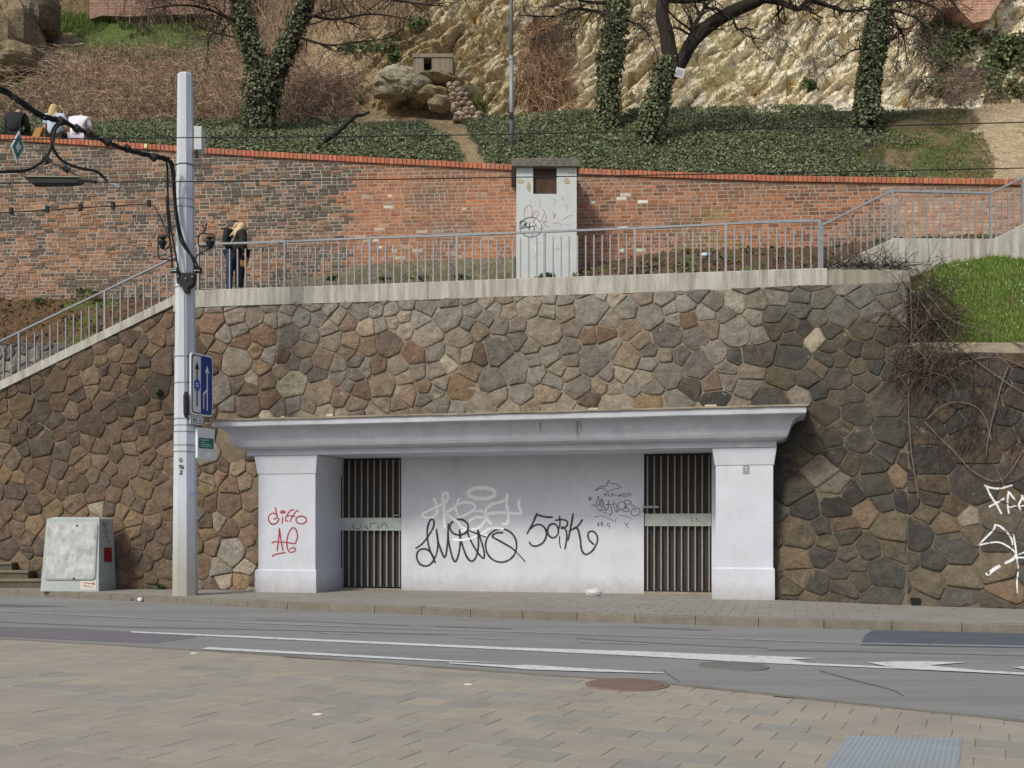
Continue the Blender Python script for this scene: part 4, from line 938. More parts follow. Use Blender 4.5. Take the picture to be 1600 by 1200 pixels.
def path_d(x, y):                          # worn dirt path
    def seg(pts, wd):
        d = 1e9
        for (a, b), (c, e) in zip(pts[:-1], pts[1:]):
            t = max(0, min(1, ((x - a) * (c - a) + (y - b) * (e - b)) / ((c - a) ** 2 + (e - b) ** 2))); d = min(d, math.hypot(x - a - t * (c - a), (y - b - t * (e - b)) * 1.0))
        return d / wd
    return min(seg([(0, 140), (40, 115), (62, 85), (110, 66)], 13), seg([(742, 252), (722, 215), (700, 192), (650, 176), (560, 180)], 15), seg([(1588, 280), (1578, 230), (1560, 185), (1640, 175)], 36))
def hill_info(x, y, r):
    """returns (colour, rockiness)"""
    n1 = fbm(x * .012, y * .02, 3); n2 = fbm(x * .04, y * .06, 11)
    cr = crest(x)
    if y > cr:                                         # terrace
        c = (78, 76, 58)
        if x > 1380: c = ((122, 106, 80) if n1 + n2 < .0 else (104, 98, 64)) if n1 * .7 + n2 < .3 else (88, 98, 56)
        rk = 0
    elif x < 590 + 30 * n1:                             # left brush slope
        c = (142, 122, 100); rk = .15
        if 45 < x < 340 and y < 90 + 14 * n2 and y > 28: c = (84, 104, 50)
        if x < 60 and y > 150: c = (98, 84, 66)
        if x > 430: c = (158, 140, 110); rk = .45
        if y < 28: c = (120, 104, 80); rk = .4
    else:
        rk = 1.0; c = (212, 201, 172) if x > 900 else (184, 172, 143)
        if x > 1080: c = (224, 215, 190)
        if n1 > .32: c = tuple(v * .92 for v in (c[0], c[1] * 1.0, c[2] * .94))
        if n2 > .62: c = (196, 168, 108)
        if n2 < -.5: c = (158, 146, 120) if x < 1000 else (194, 182, 150)
        if x < 760 and y < 140 and n1 < .05: c = (164, 148, 116)
    if path_d(x, y) < 1 + .7 * n2 + .3 * n1 and not (x > 590 and y < cr - 20): c = (176, 158, 128) if x > 1300 else (146, 128, 100); rk = min(rk, .1)
    return c, rk
for j in range(RR):
    k = min(j // SUB, len(hrows) - 2); fr_ = j / SUB - k
    for x in hxs:
        y0, Y0 = hrows[k](x); y1, Y1 = hrows[k + 1](x); y = y0 + (y1 - y0) * fr_; Y = Y0 + (Y1 - Y0) * fr_
        c, rk = hill_info(x, y, j / SUB); p = P(x, y, Y)
        if rk > .05:
            a = p.x * .75 + p.z * .66; b = -p.x * .66 + p.z * .75
            wq = .5 * noise.noise(Vector((p.x * .35, p.z * .35, 9))); b += wq; N1 = noise.noise
            d = .26 * (1 - abs(N1(Vector((a * .16, b * .50, 1)))) * 2.2) + .22 * (abs(N1(Vector((a * .40, b * 1.7, 5)))) * 2 - .5) + .16 * (abs(N1(Vector((a * .9, b * 3.6, 2)))) * 2 - .5) + .09 * N1(Vector((a * 2.6, b * 4.0, 7))) + .07 * N1(Vector((a * 5, b * 8, 17)))
            for (fa, fb, wd, dp, sd_) in ((.30, 1.5, .10, .42, 41), (.7, .35, .07, .30, 43), (.9, 3.2, .13, .20, 47)):
                g_ = wd - abs(N1(Vector((a * fa, b * fb, sd_))))
                if g_ > 0: d -= dp * g_ / wd
            st = (b * 1.1 + .7 * N1(Vector((a * .25, b * .2, 1)))); st = st - math.floor(st); d += .50 * (st - .5)
            st = (a * .55 + 1.1 * N1(Vector((a * .2, b * .5, 4)))); st = st - math.floor(st); d += .25 * (st - .5)
            if N1(Vector((a * .5, b * 2.2, 31))) > .2: c = tuple(v * .93 for v in (c[0], c[1], c[2] * 1.03))
            elif N1(Vector((a * .6, b * 2.6, 37))) > .22: c = tuple(min(235, v * 1.05) for v in c)
            p = p + Vector((0, -1, .25)) * d * .8 * rk * (1.0 if j / SUB > 3.0 else max(0, j / SUB - 2.2) / .8)
        else: p.z += .10 * fbm(p.x * .8, p.y * .8, 2, 3) * min(1, max(0, (j / SUB - .3)))
        hv.append(p); ht_.append(alb(c, 1.0 if rk > .5 else .95))
n = len(hxs)
for j in range(RR - 1):
    for i in range(n - 1): a = j * n + i; hf.append((a, a + 1, a + n + 1, a + n))
nface_soil = None
me_mats = hf
hill = mesh_obj('hillside', hv, hf, ht_, m_soil, None, True, 'structure')
hill.data.materials.append(m_rock)
HV = np.array([tuple(p) for p in hv]).reshape(RR, n, 3)
mi = np.zeros(len(hf), dtype=np.int32); q = 0
for j in range(RR - 1):
    for i in range(n - 1):
        if hxs[i] > 560 and j / SUB > 2.3: mi[q] = 1
        q += 1
hill.data.polygons.foreach_set('material_index', mi)
rock_smooth = np.ones(len(hf), dtype=bool); rock_smooth[mi == 1] = False
hill.data.polygons.foreach_set('use_smooth', rock_smooth.tolist()); hill.data.update()
def hpt(x, r):                                   # hill point for column x, row r (in rows)
    i = np.clip((x - hxs[0]) / HDX, 0, n - 1.001); j = np.clip(r * SUB, 0, RR - 1.001); i0, j0 = int(i), int(j); a, b = i - i0, j - j0
    return Vector(HV[j0, i0] * (1 - a) * (1 - b) + HV[j0, i0 + 1] * a * (1 - b) + HV[j0 + 1, i0] * (1 - a) * b + HV[j0 + 1, i0 + 1] * a * b)
hb = BVHTree.FromPolygons([Vector(v) for v in hv], hf)
def hpx(x, y):                                   # hill point seen at a pixel
    h = hb.ray_cast(Vector((0, 0, H)), ray(x, y).normalized()); return h[0] if h[0] else P(x, y, 35)

# ------------------------------------------------------------------ leaves, grass, twigs (masses nobody could count)
def leaves(points, normals, size, cols, tilt=.55):
    """folded five sided leaves: returns (n,2,4) quads"""
    n = len(points); pts = np.asarray(points, dtype=np.float64); nr = np.asarray(normals, dtype=np.float64) + rng.normal(0, tilt, (n, 3)); nr /= np.linalg.norm(nr, axis=1)[:, None]
    a = rng.normal(0, 1, (n, 3)); a -= nr * (a * nr).sum(1)[:, None]; a /= np.linalg.norm(a, axis=1)[:, None]; b = np.cross(nr, a)
    s = (size * rng.uniform(.6, 1.35, n))[:, None]; h = nr * s * .18
    base = pts - a * s * .5; tip = pts + a * s * .6; l = pts - b * s * .5 - a * s * .12 + h; r = pts + b * s * .5 - a * s * .12 + h
    tr1 = np.stack([base, l, tip], 1); tr2 = np.stack([base, tip, r], 1)
    v = np.stack([tr1, tr2], 1).reshape(n * 2, 3, 3); c = np.repeat(np.asarray(cols), 2, axis=0); return v, c
IVY = np.array([alb(c_, 1.45) for c_ in ((84, 94, 64), (70, 82, 57), (100, 110, 80), (110, 118, 88), (96, 88, 66), (130, 134, 104))])
P_IVY = [.28, .26, .2, .12, .1, .04]
def ivycols(n): return IVY[rng.choice(6, n, p=P_IVY)] * rng.uniform(.8, 1.2, (n, 1))
pts = []; 
while len(pts) < 105000:
    x = random.uniform(-120, 1720); r = random.uniform(0.02, 2.25 if x < 1300 else 2.0); y, Y = None, None
    p = hpt(x, r); X_, Y_ = px(p)
    dens = 1.0
    if path_d(X_, Y_) < 1.1 + .5 * nz(X_ * .05, Y_ * .05): continue
    if fbm(X_ * .02, Y_ * .06, 14, 3) > .38: dens = .25
    if X_ > 1300: dens = max(0, 1 - (X_ - 1300 + 120 * fbm(X_ * .01, Y_ * .03, 5)) / 110) if Y_ > 185 else .25
    if 1440 < X_: dens = .04
    if r > 2.0 and X_ < 560: dens *= max(0, 1 - (r - 2.0) * 5 + .6 * nz(X_ * .03))
    if random.random() > dens: continue
    pts.append(p + Vector((random.gauss(0, .03), random.gauss(0, .03), random.uniform(.0, .16))))
v, c = leaves(pts, np.tile((0, -.55, .8), (len(pts), 1)), .062, ivycols(len(pts)))
mass('ivy_carpet', v, 3, c, m_leaf)
def blades(pts, hgt, wd, cols, lean=.35):
    n = len(pts); p = np.asarray(pts); hh = hgt * rng.uniform(.5, 1.3, n); d = rng.normal(0, 1, (n, 3)); d[:, 2] = 0; d /= np.linalg.norm(d, axis=1)[:, None]
    side = np.stack([-d[:, 1], d[:, 0], np.zeros(n)], 1) * wd
    tip = p + np.array((0, 0, 1)) * hh[:, None] + d * (hh * lean * rng.uniform(.2, 1.5, n))[:, None]
    return np.stack([p - side, p + side, tip], 1), cols
def cols_from(lst, n, k=1.0, j=.2): return np.array([alb(c, k) for c in lst])[rng.integers(0, len(lst), n)] * rng.uniform(1 - j, 1 + j, (n, 1))
# bright grass: on the right slope, on the top left shelf, tufts
SV = slopev; gp_ = []
while len(gp_) < 26000:
    j = random.uniform(5.5, SV.shape[0] - 1.01); i = random.uniform(0, SV.shape[1] - 1.01); j0, i0 = int(j), int(i); b, a = j - j0, i - i0
    p = SV[j0, i0] * (1 - a) * (1 - b) + SV[j0, i0 + 1] * a * (1 - b) + SV[j0 + 1, i0] * (1 - a) * b + SV[j0 + 1, i0 + 1] * a * b
    X_, Y_ = px(p)
    d = .9 if X_ > 1480 else max(.08, (X_ - 1415) / 75.0)
    if fbm(X_ * .03, Y_ * .04, 2, 2) > .45: d *= .25
    if random.random() < d: gp_.append(p)
v, c = blades(gp_, .09, .010, cols_from([(112, 142, 64), (100, 130, 58), (124, 150, 74), (146, 156, 88), (104, 112, 60)], len(gp_), 1.1)); mass('grass', v, 3, c, m_grass)
n2 = 500; pp = [gp_[i] for i in rng.integers(0, len(gp_), n2)]; v, c = leaves([np.array(p) + (0, 0, .08) for p in pp], np.tile((0, -.4, .8), (n2, 1)), .028, cols_from([(225, 225, 215), (190, 200, 170)], n2, .9)); mass('daisies', v, 3, c, m_leaf)
gp_ = []
for _ in range(60000):
    if random.random() < .5: x, y = random.uniform(-60, 350), random.uniform(24, 98)
    else: x, y = random.uniform(560, 760), random.uniform(145, 185)
    if x < 400: ok = fbm(x * .02, y * .04, 6, 3) + (.35 if 40 < x < 170 and y < 60 else .0) - (y - 50) * .012 > .05
    else: ok = fbm(x * .04, y * .08, 1, 3) > .25
    if ok and path_d(x, y) > 1.1: gp_.append((x, y))
    if len(gp_) > 7000: break
gw = [hpx(x, y) for x, y in gp_]
v, c = blades(gw, .26, .022, cols_from([(96, 126, 52), (84, 112, 46), (120, 132, 70), (104, 120, 60)], len(gw), .9)); mass('grass', v, 3, c, m_grass)
# thin worn grass on the right terrace
gp_ = []
while len(gp_) < 5000:
    x, y = random.uniform(1280, 1640), random.uniform(175, 285)
    if y > cop(x) - 2 or path_d(x, y) < 1 + .5 * nz(x * .1, y * .1): continue
    if fbm(x * .02, y * .05, 3, 3) + (.2 if 1460 < x < 1560 else 0) > .08: gp_.append(hpx(x, y))
v, c = blades(gp_, .075, .016, cols_from([(104, 120, 60), (120, 122, 72), (92, 108, 54), (134, 124, 84)], len(gp_), .9)); mass('grass', v, 3, c, m_grass)
# weeds on the earth banks and at the wall feet
wp_ = []
def gsample(A):
    j = random.uniform(0, A.shape[0] - 1.01); i = random.uniform(0, A.shape[1] - 1.01); j0, i0 = int(j), int(i); b, a = j - j0, i - i0
    return A[j0, i0] * (1 - a) * (1 - b) + A[j0, i0 + 1] * a * (1 - b) + A[j0 + 1, i0] * (1 - a) * b + A[j0 + 1, i0 + 1] * a * b
for A, cnt in ((bankv, 1500), (rbankv, 2600)):
    k = 0
    while k < cnt:
        p = gsample(A); X_, Y_ = px(p)
        if fbm(X_ * .03, Y_ * .06, 8, 3) > .12: wp_ += [p + rng.normal(0, .03, 3) for _ in range(3)]
        k += 1
v, c = leaves(wp_, np.tile((0, -.4, .8), (len(wp_), 1)), .075, cols_from([(84, 98, 50), (104, 110, 62), (92, 84, 58), (112, 96, 70)], len(wp_), .95)); mass('weeds', v, 3, c, m_leaf)
dl = []
for A, cnt in ((bankv, 900), (rbankv, 900)):
    for _ in range(cnt): dl.append(gsample(A) + np.array((0, -.01, .03)))
v, c = leaves(dl, np.tile((0, -.3, .9), (len(dl), 1)), .07, cols_from([(130, 100, 72), (108, 84, 60), (90, 70, 52)], len(dl), .95)); mass('fallen_leaves', v, 3, c, m_leaf)

def twigs(starts, dirs, length, rad, cols, droop=.5, wob=.35, seg=4):
    """thin three sided stalks, all in one mesh: returns quads"""
    out = []; oc = []
    for p, d, c in zip(starts, dirs, cols):
        p = Vector(p); d = Vector(d).normalized(); L = length * random.uniform(.45, 1.3); r0 = rad * random.uniform(.7, 1.3); prev = None
        for k in range(seg + 1):
            t = k / seg; r = r0 * (1 - .65 * t); u = d.orthogonal().normalized(); w_ = d.cross(u)
            ring = [p + (u * math.cos(a) + w_ * math.sin(a)) * r for a in (0, 2.094, 4.189)]
            if prev:
                for i in range(3): out.append((prev[i], prev[(i + 1) % 3], ring[(i + 1) % 3], ring[i])); oc.append(c)
            prev = ring; p = p + d * (L / seg); d = d + Vector((random.gauss(0, wob), random.gauss(0, wob), random.gauss(0, wob) - droop * .5)); d.normalize()
    return np.array([[tuple(q) for q in f] for f in out]), np.array(oc)
TW = [(164, 142, 120), (148, 126, 108), (132, 112, 96), (182, 160, 136), (112, 96, 84)]
def brush(name, region_fn, count, length, rad, dirf, droop=.5, wob=.35, tw=TW, k=1.3, hgt=.25, **kw):
    st = []; ds = []
    tries = 0
    while len(st) < count and tries < count * 30:
        tries += 1; q = region_fn()
        if q is None: continue
        h = hpx(*q)
        if h is None: continue
        st.append(h + Vector((0, -.05, random.uniform(0, hgt)))); ds.append(dirf())
    v, c = twigs(st, ds, length, rad, cols_from(tw, len(st), k), droop, wob); return mass(name, v, 4, c, m_twig, **kw)
def r_left():
    x, y = random.uniform(-80, 565), random.uniform(62, 197)
    if x < 340 and y < 84 + 14 * nz(x * .03): return None
    if path_d(x, y) < 1.25 or (x < 60 and y < 135): return None
    if x > 470 and y < 120: return None
    return x, y
brush('dry_brush', r_left, 5200, 1.15, .0105, lambda: (random.gauss(0, .9), random.gauss(-.35, .4), random.gauss(.5, .4)), .7, .42)
brush('dry_brush', lambda: (random.uniform(440, 545), random.uniform(140, 194)), 900, 1.0, .010, lambda: (random.gauss(0, .8), -.4, random.gauss(.5, .4)), .6, .4, [(140, 118, 104), (120, 100, 90), (104, 86, 76)])
# hanging dead creeper on the cliff
def r_creep():
    x, y = random.gauss(852, 26), random.uniform(38, 175)
    if abs(x - 850) > 24 + (y - 30) * .22: return None
    return x, y
crt = brush('dead_creeper', r_creep, 1500, 1.2, .011, lambda: (random.gauss(0, .3), random.gauss(-.5, .2), random.gauss(-.3, .5)), .9, .28, [(150, 122, 98), (128, 102, 82), (112, 90, 74), (166, 138, 110)], hgt=.1)
brush('dry_brush', lambda: (random.gauss(1490, 24), random.uniform(118, 172)), 500, .9, .010, lambda: (random.gauss(0, .5), -.5, random.gauss(.2, .4)), .8, .35, [(132, 116, 104), (110, 96, 88)])
def r_up():
    x, y = random.uniform(150, 660), random.uniform(-40, 110)
    if x < 360 and y > 60: return None
    if y > 100 - abs(x - 420) * .25: return None
    return x, y
brush('bare_scrub', r_up, 1500, 2.0, .012, lambda: (random.gauss(0, .5), random.gauss(-.3, .3), 1.0), .12, .25, hgt=.05)
brush('dry_grass', lambda: (random.uniform(570, 1700), random.uniform(-60, 172)), 5200, .42, .008, lambda: (random.gauss(0, .5), -.6, random.gauss(.5, .4)), 1.0, .3, [(170, 148, 104), (150, 128, 92), (130, 112, 82)], hgt=.02)
# green growth on the cliff at the right
gl = []
while len(gl) < 5200:
    x, y = random.uniform(1440, 1690), random.uniform(40, 150)
    if fbm(x * .02, y * .03, 12, 3) + (.25 if (x > 1540 and y > 60) or (1455 < x < 1520 and 50 < y < 110) else -.25) > .12: gl.append(hpx(x, y) + Vector((random.gauss(0, .12), -random.uniform(0, .25), random.gauss(0, .12))))
v, c = leaves(gl, np.tile((0, -.9, .4), (len(gl), 1)), .14, cols_from([(92, 104, 62), (78, 92, 56), (112, 118, 76), (70, 84, 52)], len(gl), .95)); mass('cliff_ivy', v, 3, c, m_leaf)
for (ax, ay, sx, sy, cnt) in ((590, 75, 16, 4, 160), (616, 88, 5, 5, 120), (650, 38, 8, 5, 120), (545, 75, 8, 4, 80), (1262, 134, 5, 5, 120), (40, 125, 18, 8, 500), (10, 58, 14, 6, 200)):
    pp = [hpx(random.gauss(ax, sx), random.gauss(ay, sy)) + Vector((0, -random.uniform(.02, .2), 0)) for _ in range(cnt)]
    v, c = leaves(pp, np.tile((0, -.7, .6), (cnt, 1)), .13, cols_from([(88, 112, 60), (74, 96, 50), (104, 124, 70)], cnt, .9)); mass('leafy_clump', v, 3, c, m_leaf)

# ------------------------------------------------------------------ trees
def grow(s, p, d, L, r, depth, wob=.22, up=.05, nseg=6):
    pts = [Vector(p)]; rs = [r]; d = Vector(d).normalized()
    for k in range(nseg):
        pts.append(pts[-1] + d * (L / nseg)); rs.append(r * (1 - .7 * (k + 1) / nseg))
        d = d + Vector((random.gauss(0, wob), random.gauss(0, wob), random.gauss(up, wob))); d.normalize()
        if depth > 0 and random.random() < .75 and k > 0:
            side = d.cross(Vector((random.gauss(0, 1), random.gauss(0, 1), random.gauss(0, 1)))).normalized(); grow(s, pts[-1], d * .6 + side * .9, L * random.uniform(.4, .65), rs[-1] * .62, depth - 1, wob, up, 5)
    s.tube(pts, rs, 5 if r > .02 else 3)
def ivy_on(path, rad, n, parent, thick=.10):
    n = int(n * 1.35); rad = [r * .88 for r in rad]
    pts = []; nr = []; path = [Vector(p) for p in path]; seg = [(b - a).length for a, b in zip(path[:-1], path[1:])]; tot = sum(seg)
    for _ in range(n):
        t = random.random() * tot; i = 0
        while i < len(seg) - 1 and t > seg[i]: t -= seg[i]; i += 1
        f = t / seg[i]; p = path[i].lerp(path[i + 1], f); r = rad[i] * (1 - f) + rad[i + 1] * f; a = random.uniform(0, 2 * math.pi); d = Vector((math.cos(a), math.sin(a), random.gauss(0, .2)))
        lump = 1 + .55 * nz(p.z * 1.3 + a, a * 1.2, p.x); pts.append(p + d * (r * lump + random.uniform(-.02, thick))); nr.append(d + Vector((0, 0, .5)))
    v, c = leaves(pts, nr, .078, ivycols(n)); mass('ivy', v, 3, c, m_leaf, parent, kind='stuff')
def tpath(pts, Y): return [P(x, y, Y + dy) for x, y, dy in pts]
def tree(label, trunks, Y, ivy, branches, grp='trees on the terrace above the brick wall'):
    base = P(*trunks[0][0][0][:2], Y); t = thing('tree', label, 'tree', base, grp)
    for pts, rad in trunks:
        s = MB(); c = catmull(tpath(pts, Y), 5); rr = np.interp(np.linspace(0, 1, len(c)), np.linspace(0, 1, len(rad)), rad)
        s.tube([p + Vector((.04 * nz(p.z * 1.5), 0, 0)) for p in c], [r * (1 + .10 * nz(i * .6)) for i, r in enumerate(rr)], 12); s.build('trunk', m_bark, t, smooth=True)
    for pts, rad, nleaf in ivy: ivy_on(catmull(tpath(pts, Y), 4), list(np.interp(np.linspace(0, 1, len(pts) * 4 - 3), np.linspace(0, 1, len(rad)), rad)), nleaf, t)
    for pts, r0, depth, twl in branches:
        s = MB(); c = catmull(tpath(pts, Y), 5); m = len(c); rr = [r0 * (1 - .75 * i / (m - 1)) for i in range(m)]; s.tube(c, rr, 7)
        for i in range(2, m, 2):
            for _ in range(2):
                d = (c[min(i + 1, m - 1)] - c[i - 1]).normalized(); side = Vector((random.gauss(0, .8), random.gauss(0, .8), random.gauss(0, .7))); grow(s, c[i], d * .7 + side, twl * random.uniform(.5, 1.2), rr[i] * .45 + .006, depth)
        s.build('branch', m_bark, t)
    return t
tree('two stemmed tree wrapped in dark ivy behind the utility pole', [([(408, 236, 0), (402, 170, 0), (404, 110, 0), (386, 50, 0), (366, -30, 0), (350, -120, 0)], [.36, .30, .26, .21, .17, .14]), ([(410, 175, .1), (432, 110, .1), (456, 60, .1), (478, 0, .1), (500, -70, .1), (520, -150, .1)], [.30, .28, .24, .22, .18, .14])], 30.5,
     [([(409, 242, 0), (402, 170, 0), (404, 110, 0), (386, 50, 0), (366, -30, 0), (350, -120, 0)], [.46, .40, .35, .29, .22, .17], 3800), ([(408, 190, .1), (432, 110, .1), (456, 60, .1), (478, 0, .1), (500, -70, .1), (520, -150, .1)], [.38, .33, .29, .24, .19, .14], 3000)],
     [([(470, 20, 0), (520, 30, -.3), (580, 22, -.6), (640, 30, -.9)], .05, 2, 1.4), ([(460, 55, 0), (510, 70, -.5), (560, 66, -.8), (620, 58, -1)], .04, 2, 1.2), ([(380, 40, 0), (340, 20, -.4), (290, 8, -.6), (230, 14, -.9)], .05, 2, 1.5), ([(390, 60, 0), (350, 55, .4), (300, 40, .4)], .035, 2, 1.2), ([(490, -20, 0), (560, -10, 0), (640, 4, -.4), (700, 10, -.6)], .05, 2, 1.4), ([(366, -30, 0), (320, -60, 0), (260, -40, 0)], .05, 2, 1.5)])
tree('straight tree trunk thickly wrapped in ivy left of the leaning tree', [([(951, 206, 0), (950, 150, 0), (955, 90, 0), (961, 40, 0), (966, -40, 0), (972, -150, 0)], [.27, .23, .22, .21, .2, .16])], 31.5,
     [([(951, 214, 0), (950, 150, 0), (955, 90, 0), (962, 40, 0), (966, -40, 0), (972, -150, 0)], [.36, .32, .31, .32, .31, .26], 4600)],
     [([(944, 20, 0), (900, 14, -.4), (870, 25, -.6), (810, 24, -.9)], .05, 2, 1.3), ([(945, 5, 0), (905, 0, -.5), (880, -20, -.5)], .05, 2, 1.4), ([(975, 30, 0), (1000, 40, -.3), (1018, 60, -.5), (1030, 95, -.6)], .03, 2, .9), ([(972, 95, 0), (990, 70, -.3), (992, 40, -.4)], .02, 1, .6), ([(905, 40, -.4), (895, 50, -.5), (885, 57, -.6)], .02, 2, .7)])
tc_ = tree('leaning dark forked tree carrying a small white notice', [([(1000, 258, 0), (1012, 215, 0), (1024, 165, 0), (1040, 115, 0), (1046, 92, 0), (1042, 55, 0), (1035, 20, 0), (1042, -40, 0), (1050, -140, 0)], [.30, .25, .23, .24, .22, .20, .18, .16, .12]), ([(1050, 118, .05), (1062, 98, .05), (1082, 66, .05), (1108, 40, .05), (1150, 16, .05), (1195, -6, .05), (1260, -60, .05)], [.17, .18, .18, .19, .18, .16, .11])], 29.8,
     [([(1000, 266, 0), (1012, 215, 0), (1024, 165, 0), (1038, 118, 0), (1042, 92, 0)], [.34, .32, .31, .29, .16], 3000)],
     [([(1084, 62, 0), (1082, 46, -.1), (1092, 28, -.1), (1100, 10, -.1), (1098, -20, -.1)], .09, 1, 1.2), ([(1100, 12, -.1), (1125, 16, -.2), (1150, 28, -.3)], .05, 1, .9), ([(1042, 0, 0), (1070, 3, 0), (1100, 0, 0), (1130, -8, 0)], .07, 1, 1.2), ([(1145, 25, 0), (1152, 45, -.1), (1170, 45, -.1), (1180, 70, -.2), (1205, 90, -.3)], .035, 2, .7), ([(1190, -2, 0), (1220, 4, 0), (1248, 14, 0), (1262, 2, 0), (1290, 8, 0), (1320, 17, 0), (1362, 14, 0)], .10, 2, .8), ([(1224, 10, 0), (1226, 30, 0), (1222, 48, 0)], .022, 1, .4), ([(1062, 100, -.1), (1078, 70, -.2), (1072, 50, -.3), (1052, 40, -.3)], .02, 2, .8)])
# notice on the leaning tree
nt_ = thing('notice', 'small white notice board tied to the leaning forked tree', 'notice', P(1062, 112, 29.5))
c0, c1, c2, c3 = P(1053.5, 119, 29.5), P(1067, 122.5, 29.5), P(1070.5, 108.5, 29.5), P(1057, 104.5, 29.5)
s = MB(); s.cur = (.62, .63, .66); s.frame_box(c0, c1 - c0, Vector((0, .012, 0)), c3 - c0); s.build('board', m_sheet, nt_)
for k in range(4):
    t0 = .22 + k * .17; s = MB(); s.cur = (.3, .3, .33); a = c0.lerp(c3, t0); b = c1.lerp(c2, t0); e = a.lerp(b, .15); f_ = a.lerp(b, .85); u_ = (c3 - c0).normalized() * .016; o = Vector((0, -.003, 0)); s.poly([e + o - u_, f_ + o - u_, f_ + o + u_, e + o + u_]); s.build('text_line', m_sheet, nt_)
tree('upright ivy clad tree with drooping twigs at the right of the terrace', [([(1353, 192, 0), (1356, 140, 0), (1364, 80, 0), (1372, 30, 0), (1378, -30, 0), (1380, -140, 0)], [.26, .23, .23, .23, .22, .16])], 31.0,
     [([(1353, 198, 0), (1356, 140, 0), (1364, 80, 0), (1374, 30, 0), (1378, -20, 0)], [.36, .31, .32, .31, .2], 3600)],
     [([(1380, 20, 0), (1400, 40, -.2), (1412, 60, -.3), (1418, 100, -.4)], .04, 2, .8), ([(1378, 5, 0), (1420, 0, -.3), (1460, 12, -.5), (1490, 40, -.6)], .05, 2, 1.1), ([(1382, 68, 0), (1400, 58, -.2), (1412, 45, -.3)], .05, 1, .6), ([(1378, 12, 0), (1410, 20, -.2), (1440, 35, -.3), (1452, 70, -.4)], .04, 2, 1.0), ([(1376, -10, 0), (1430, -20, -.2), (1480, -5, -.4), (1500, 20, -.4)], .05, 2, 1.1), ([(1404, 50, -.2), (1403, 90, -.2), (1398, 120, -.3), (1390, 135, -.3)], .015, 1, .5), ([(1366, 10, 0), (1340, 20, -.2), (1325, 40, -.2)], .03, 2, .8), ([(1352, 75, .1), (1330, 80, .1), (1305, 98, .1), (1280, 118, .2)], .03, 1, .6)])
def crown_twigs(root, boxes):
    st_ = []; ds_ = []
    for (x0, x1, y0, y1, Y, n, dr) in boxes:
        cl = [(random.uniform(x0, x1), random.uniform(y0, y1)) for _ in range(max(3, n // 28))]
        for _ in range(n):
            cx, cy = random.choice(cl); st_.append(P(cx + random.gauss(0, 6), cy + random.gauss(0, 6), Y + random.gauss(0, .4))); ds_.append((random.gauss(0, .7), random.gauss(0, .5), random.gauss(-dr, .5)))
    v, c = twigs(st_, ds_, .9, .0075, cols_from([(92, 82, 76), (74, 66, 60), (112, 100, 90)], len(st_), .8), .35, .3, 5); mass('twigs', v, 4, c, m_twig, root, kind='stuff')
TR = {o['label']: o for o in WL if o.name.startswith('tree')}
for lab, bx in (('upright', [(1385, 1490, -70, 70, 30.6, 620, .7), (1390, 1450, 60, 130, 30.4, 160, .9), (1290, 1350, -20, 60, 30.8, 120, .5)]), ('leaning', [(1060, 1250, -60, 40, 29.6, 260, .2), (1190, 1330, 20, 120, 29.4, 130, .6)]), ('straight', [(840, 945, -40, 60, 31, 240, .3), (975, 1035, 10, 110, 31, 120, .4)]), ('two', [(500, 700, -50, 70, 30, 420, .1), (200, 370, -60, 70, 30, 420, .1)])):
    for L_, o in TR.items():
        if L_.startswith(lab): crown_twigs(o, bx)
# dead branch lying on the ivy
s = MB(); c = catmull([P(500, 224, 28.8), P(525, 208, 29), P(545, 190, 29.3), P(555, 181, 29.5), P(566, 180, 29.7), P(577, 175, 29.8)], 4); s.tube(c, [.075 - .002 * i for i in range(len(c))], 8); s.cur = (1.6, 1.4, 1.2)
s.build('dead_branch', m_bark, None, smooth=True, label='broken dead branch poking up out of the ivy', cat='branch')
for q in ((498, 236),):
    pp = [P(q[0] + random.gauss(0, 4), q[1] + random.gauss(0, 8), 28.6) for _ in range(160)]; v, c = leaves(pp, np.tile((0, -.9, .4), (160, 1)), .12, ivycols(160)); mass('ivy_carpet', v, 3, c, m_leaf)

# ------------------------------------------------------------------ boulders, bunker, rubble, lamp post, upper walls
def rockmass(name, c, r, seed, col, label=None, cat=None, parent=None, n=14, flat=1.0):
    s = MB(); rings = []; s.cur = col; c = Vector(c)
    for i in range(n + 1):
        th = math.pi * i / n; ring = []
        for k in range(n * 2):
            ph = math.pi * k / n; d = Vector((math.sin(th) * math.cos(ph), math.sin(th) * math.sin(ph), math.cos(th)))
            k1 = 1 + .28 * noise.noise(d * 1.6 + Vector((seed, 0, 0))) + .16 * (1 - abs(noise.noise(d * 3.4 + Vector((seed, 3, 0)))) * 2) * .6 + .07 * noise.noise(d * 8 + Vector((seed, 5, 0)))
            q = Vector((d.x * r[0], d.y * r[1], d.z * r[2])) * k1
            ring.append(c + q)
        rings.append(ring)
    s.rings(rings); o = s.build(name, m_rock, parent, label=label, cat=cat); return o
def bpx(x, y, Y, w_, h_): return P(x, y, Y), (w_ / F * Y / 2, max(w_, h_) / F * Y / 2.3, h_ / F * Y / 2)
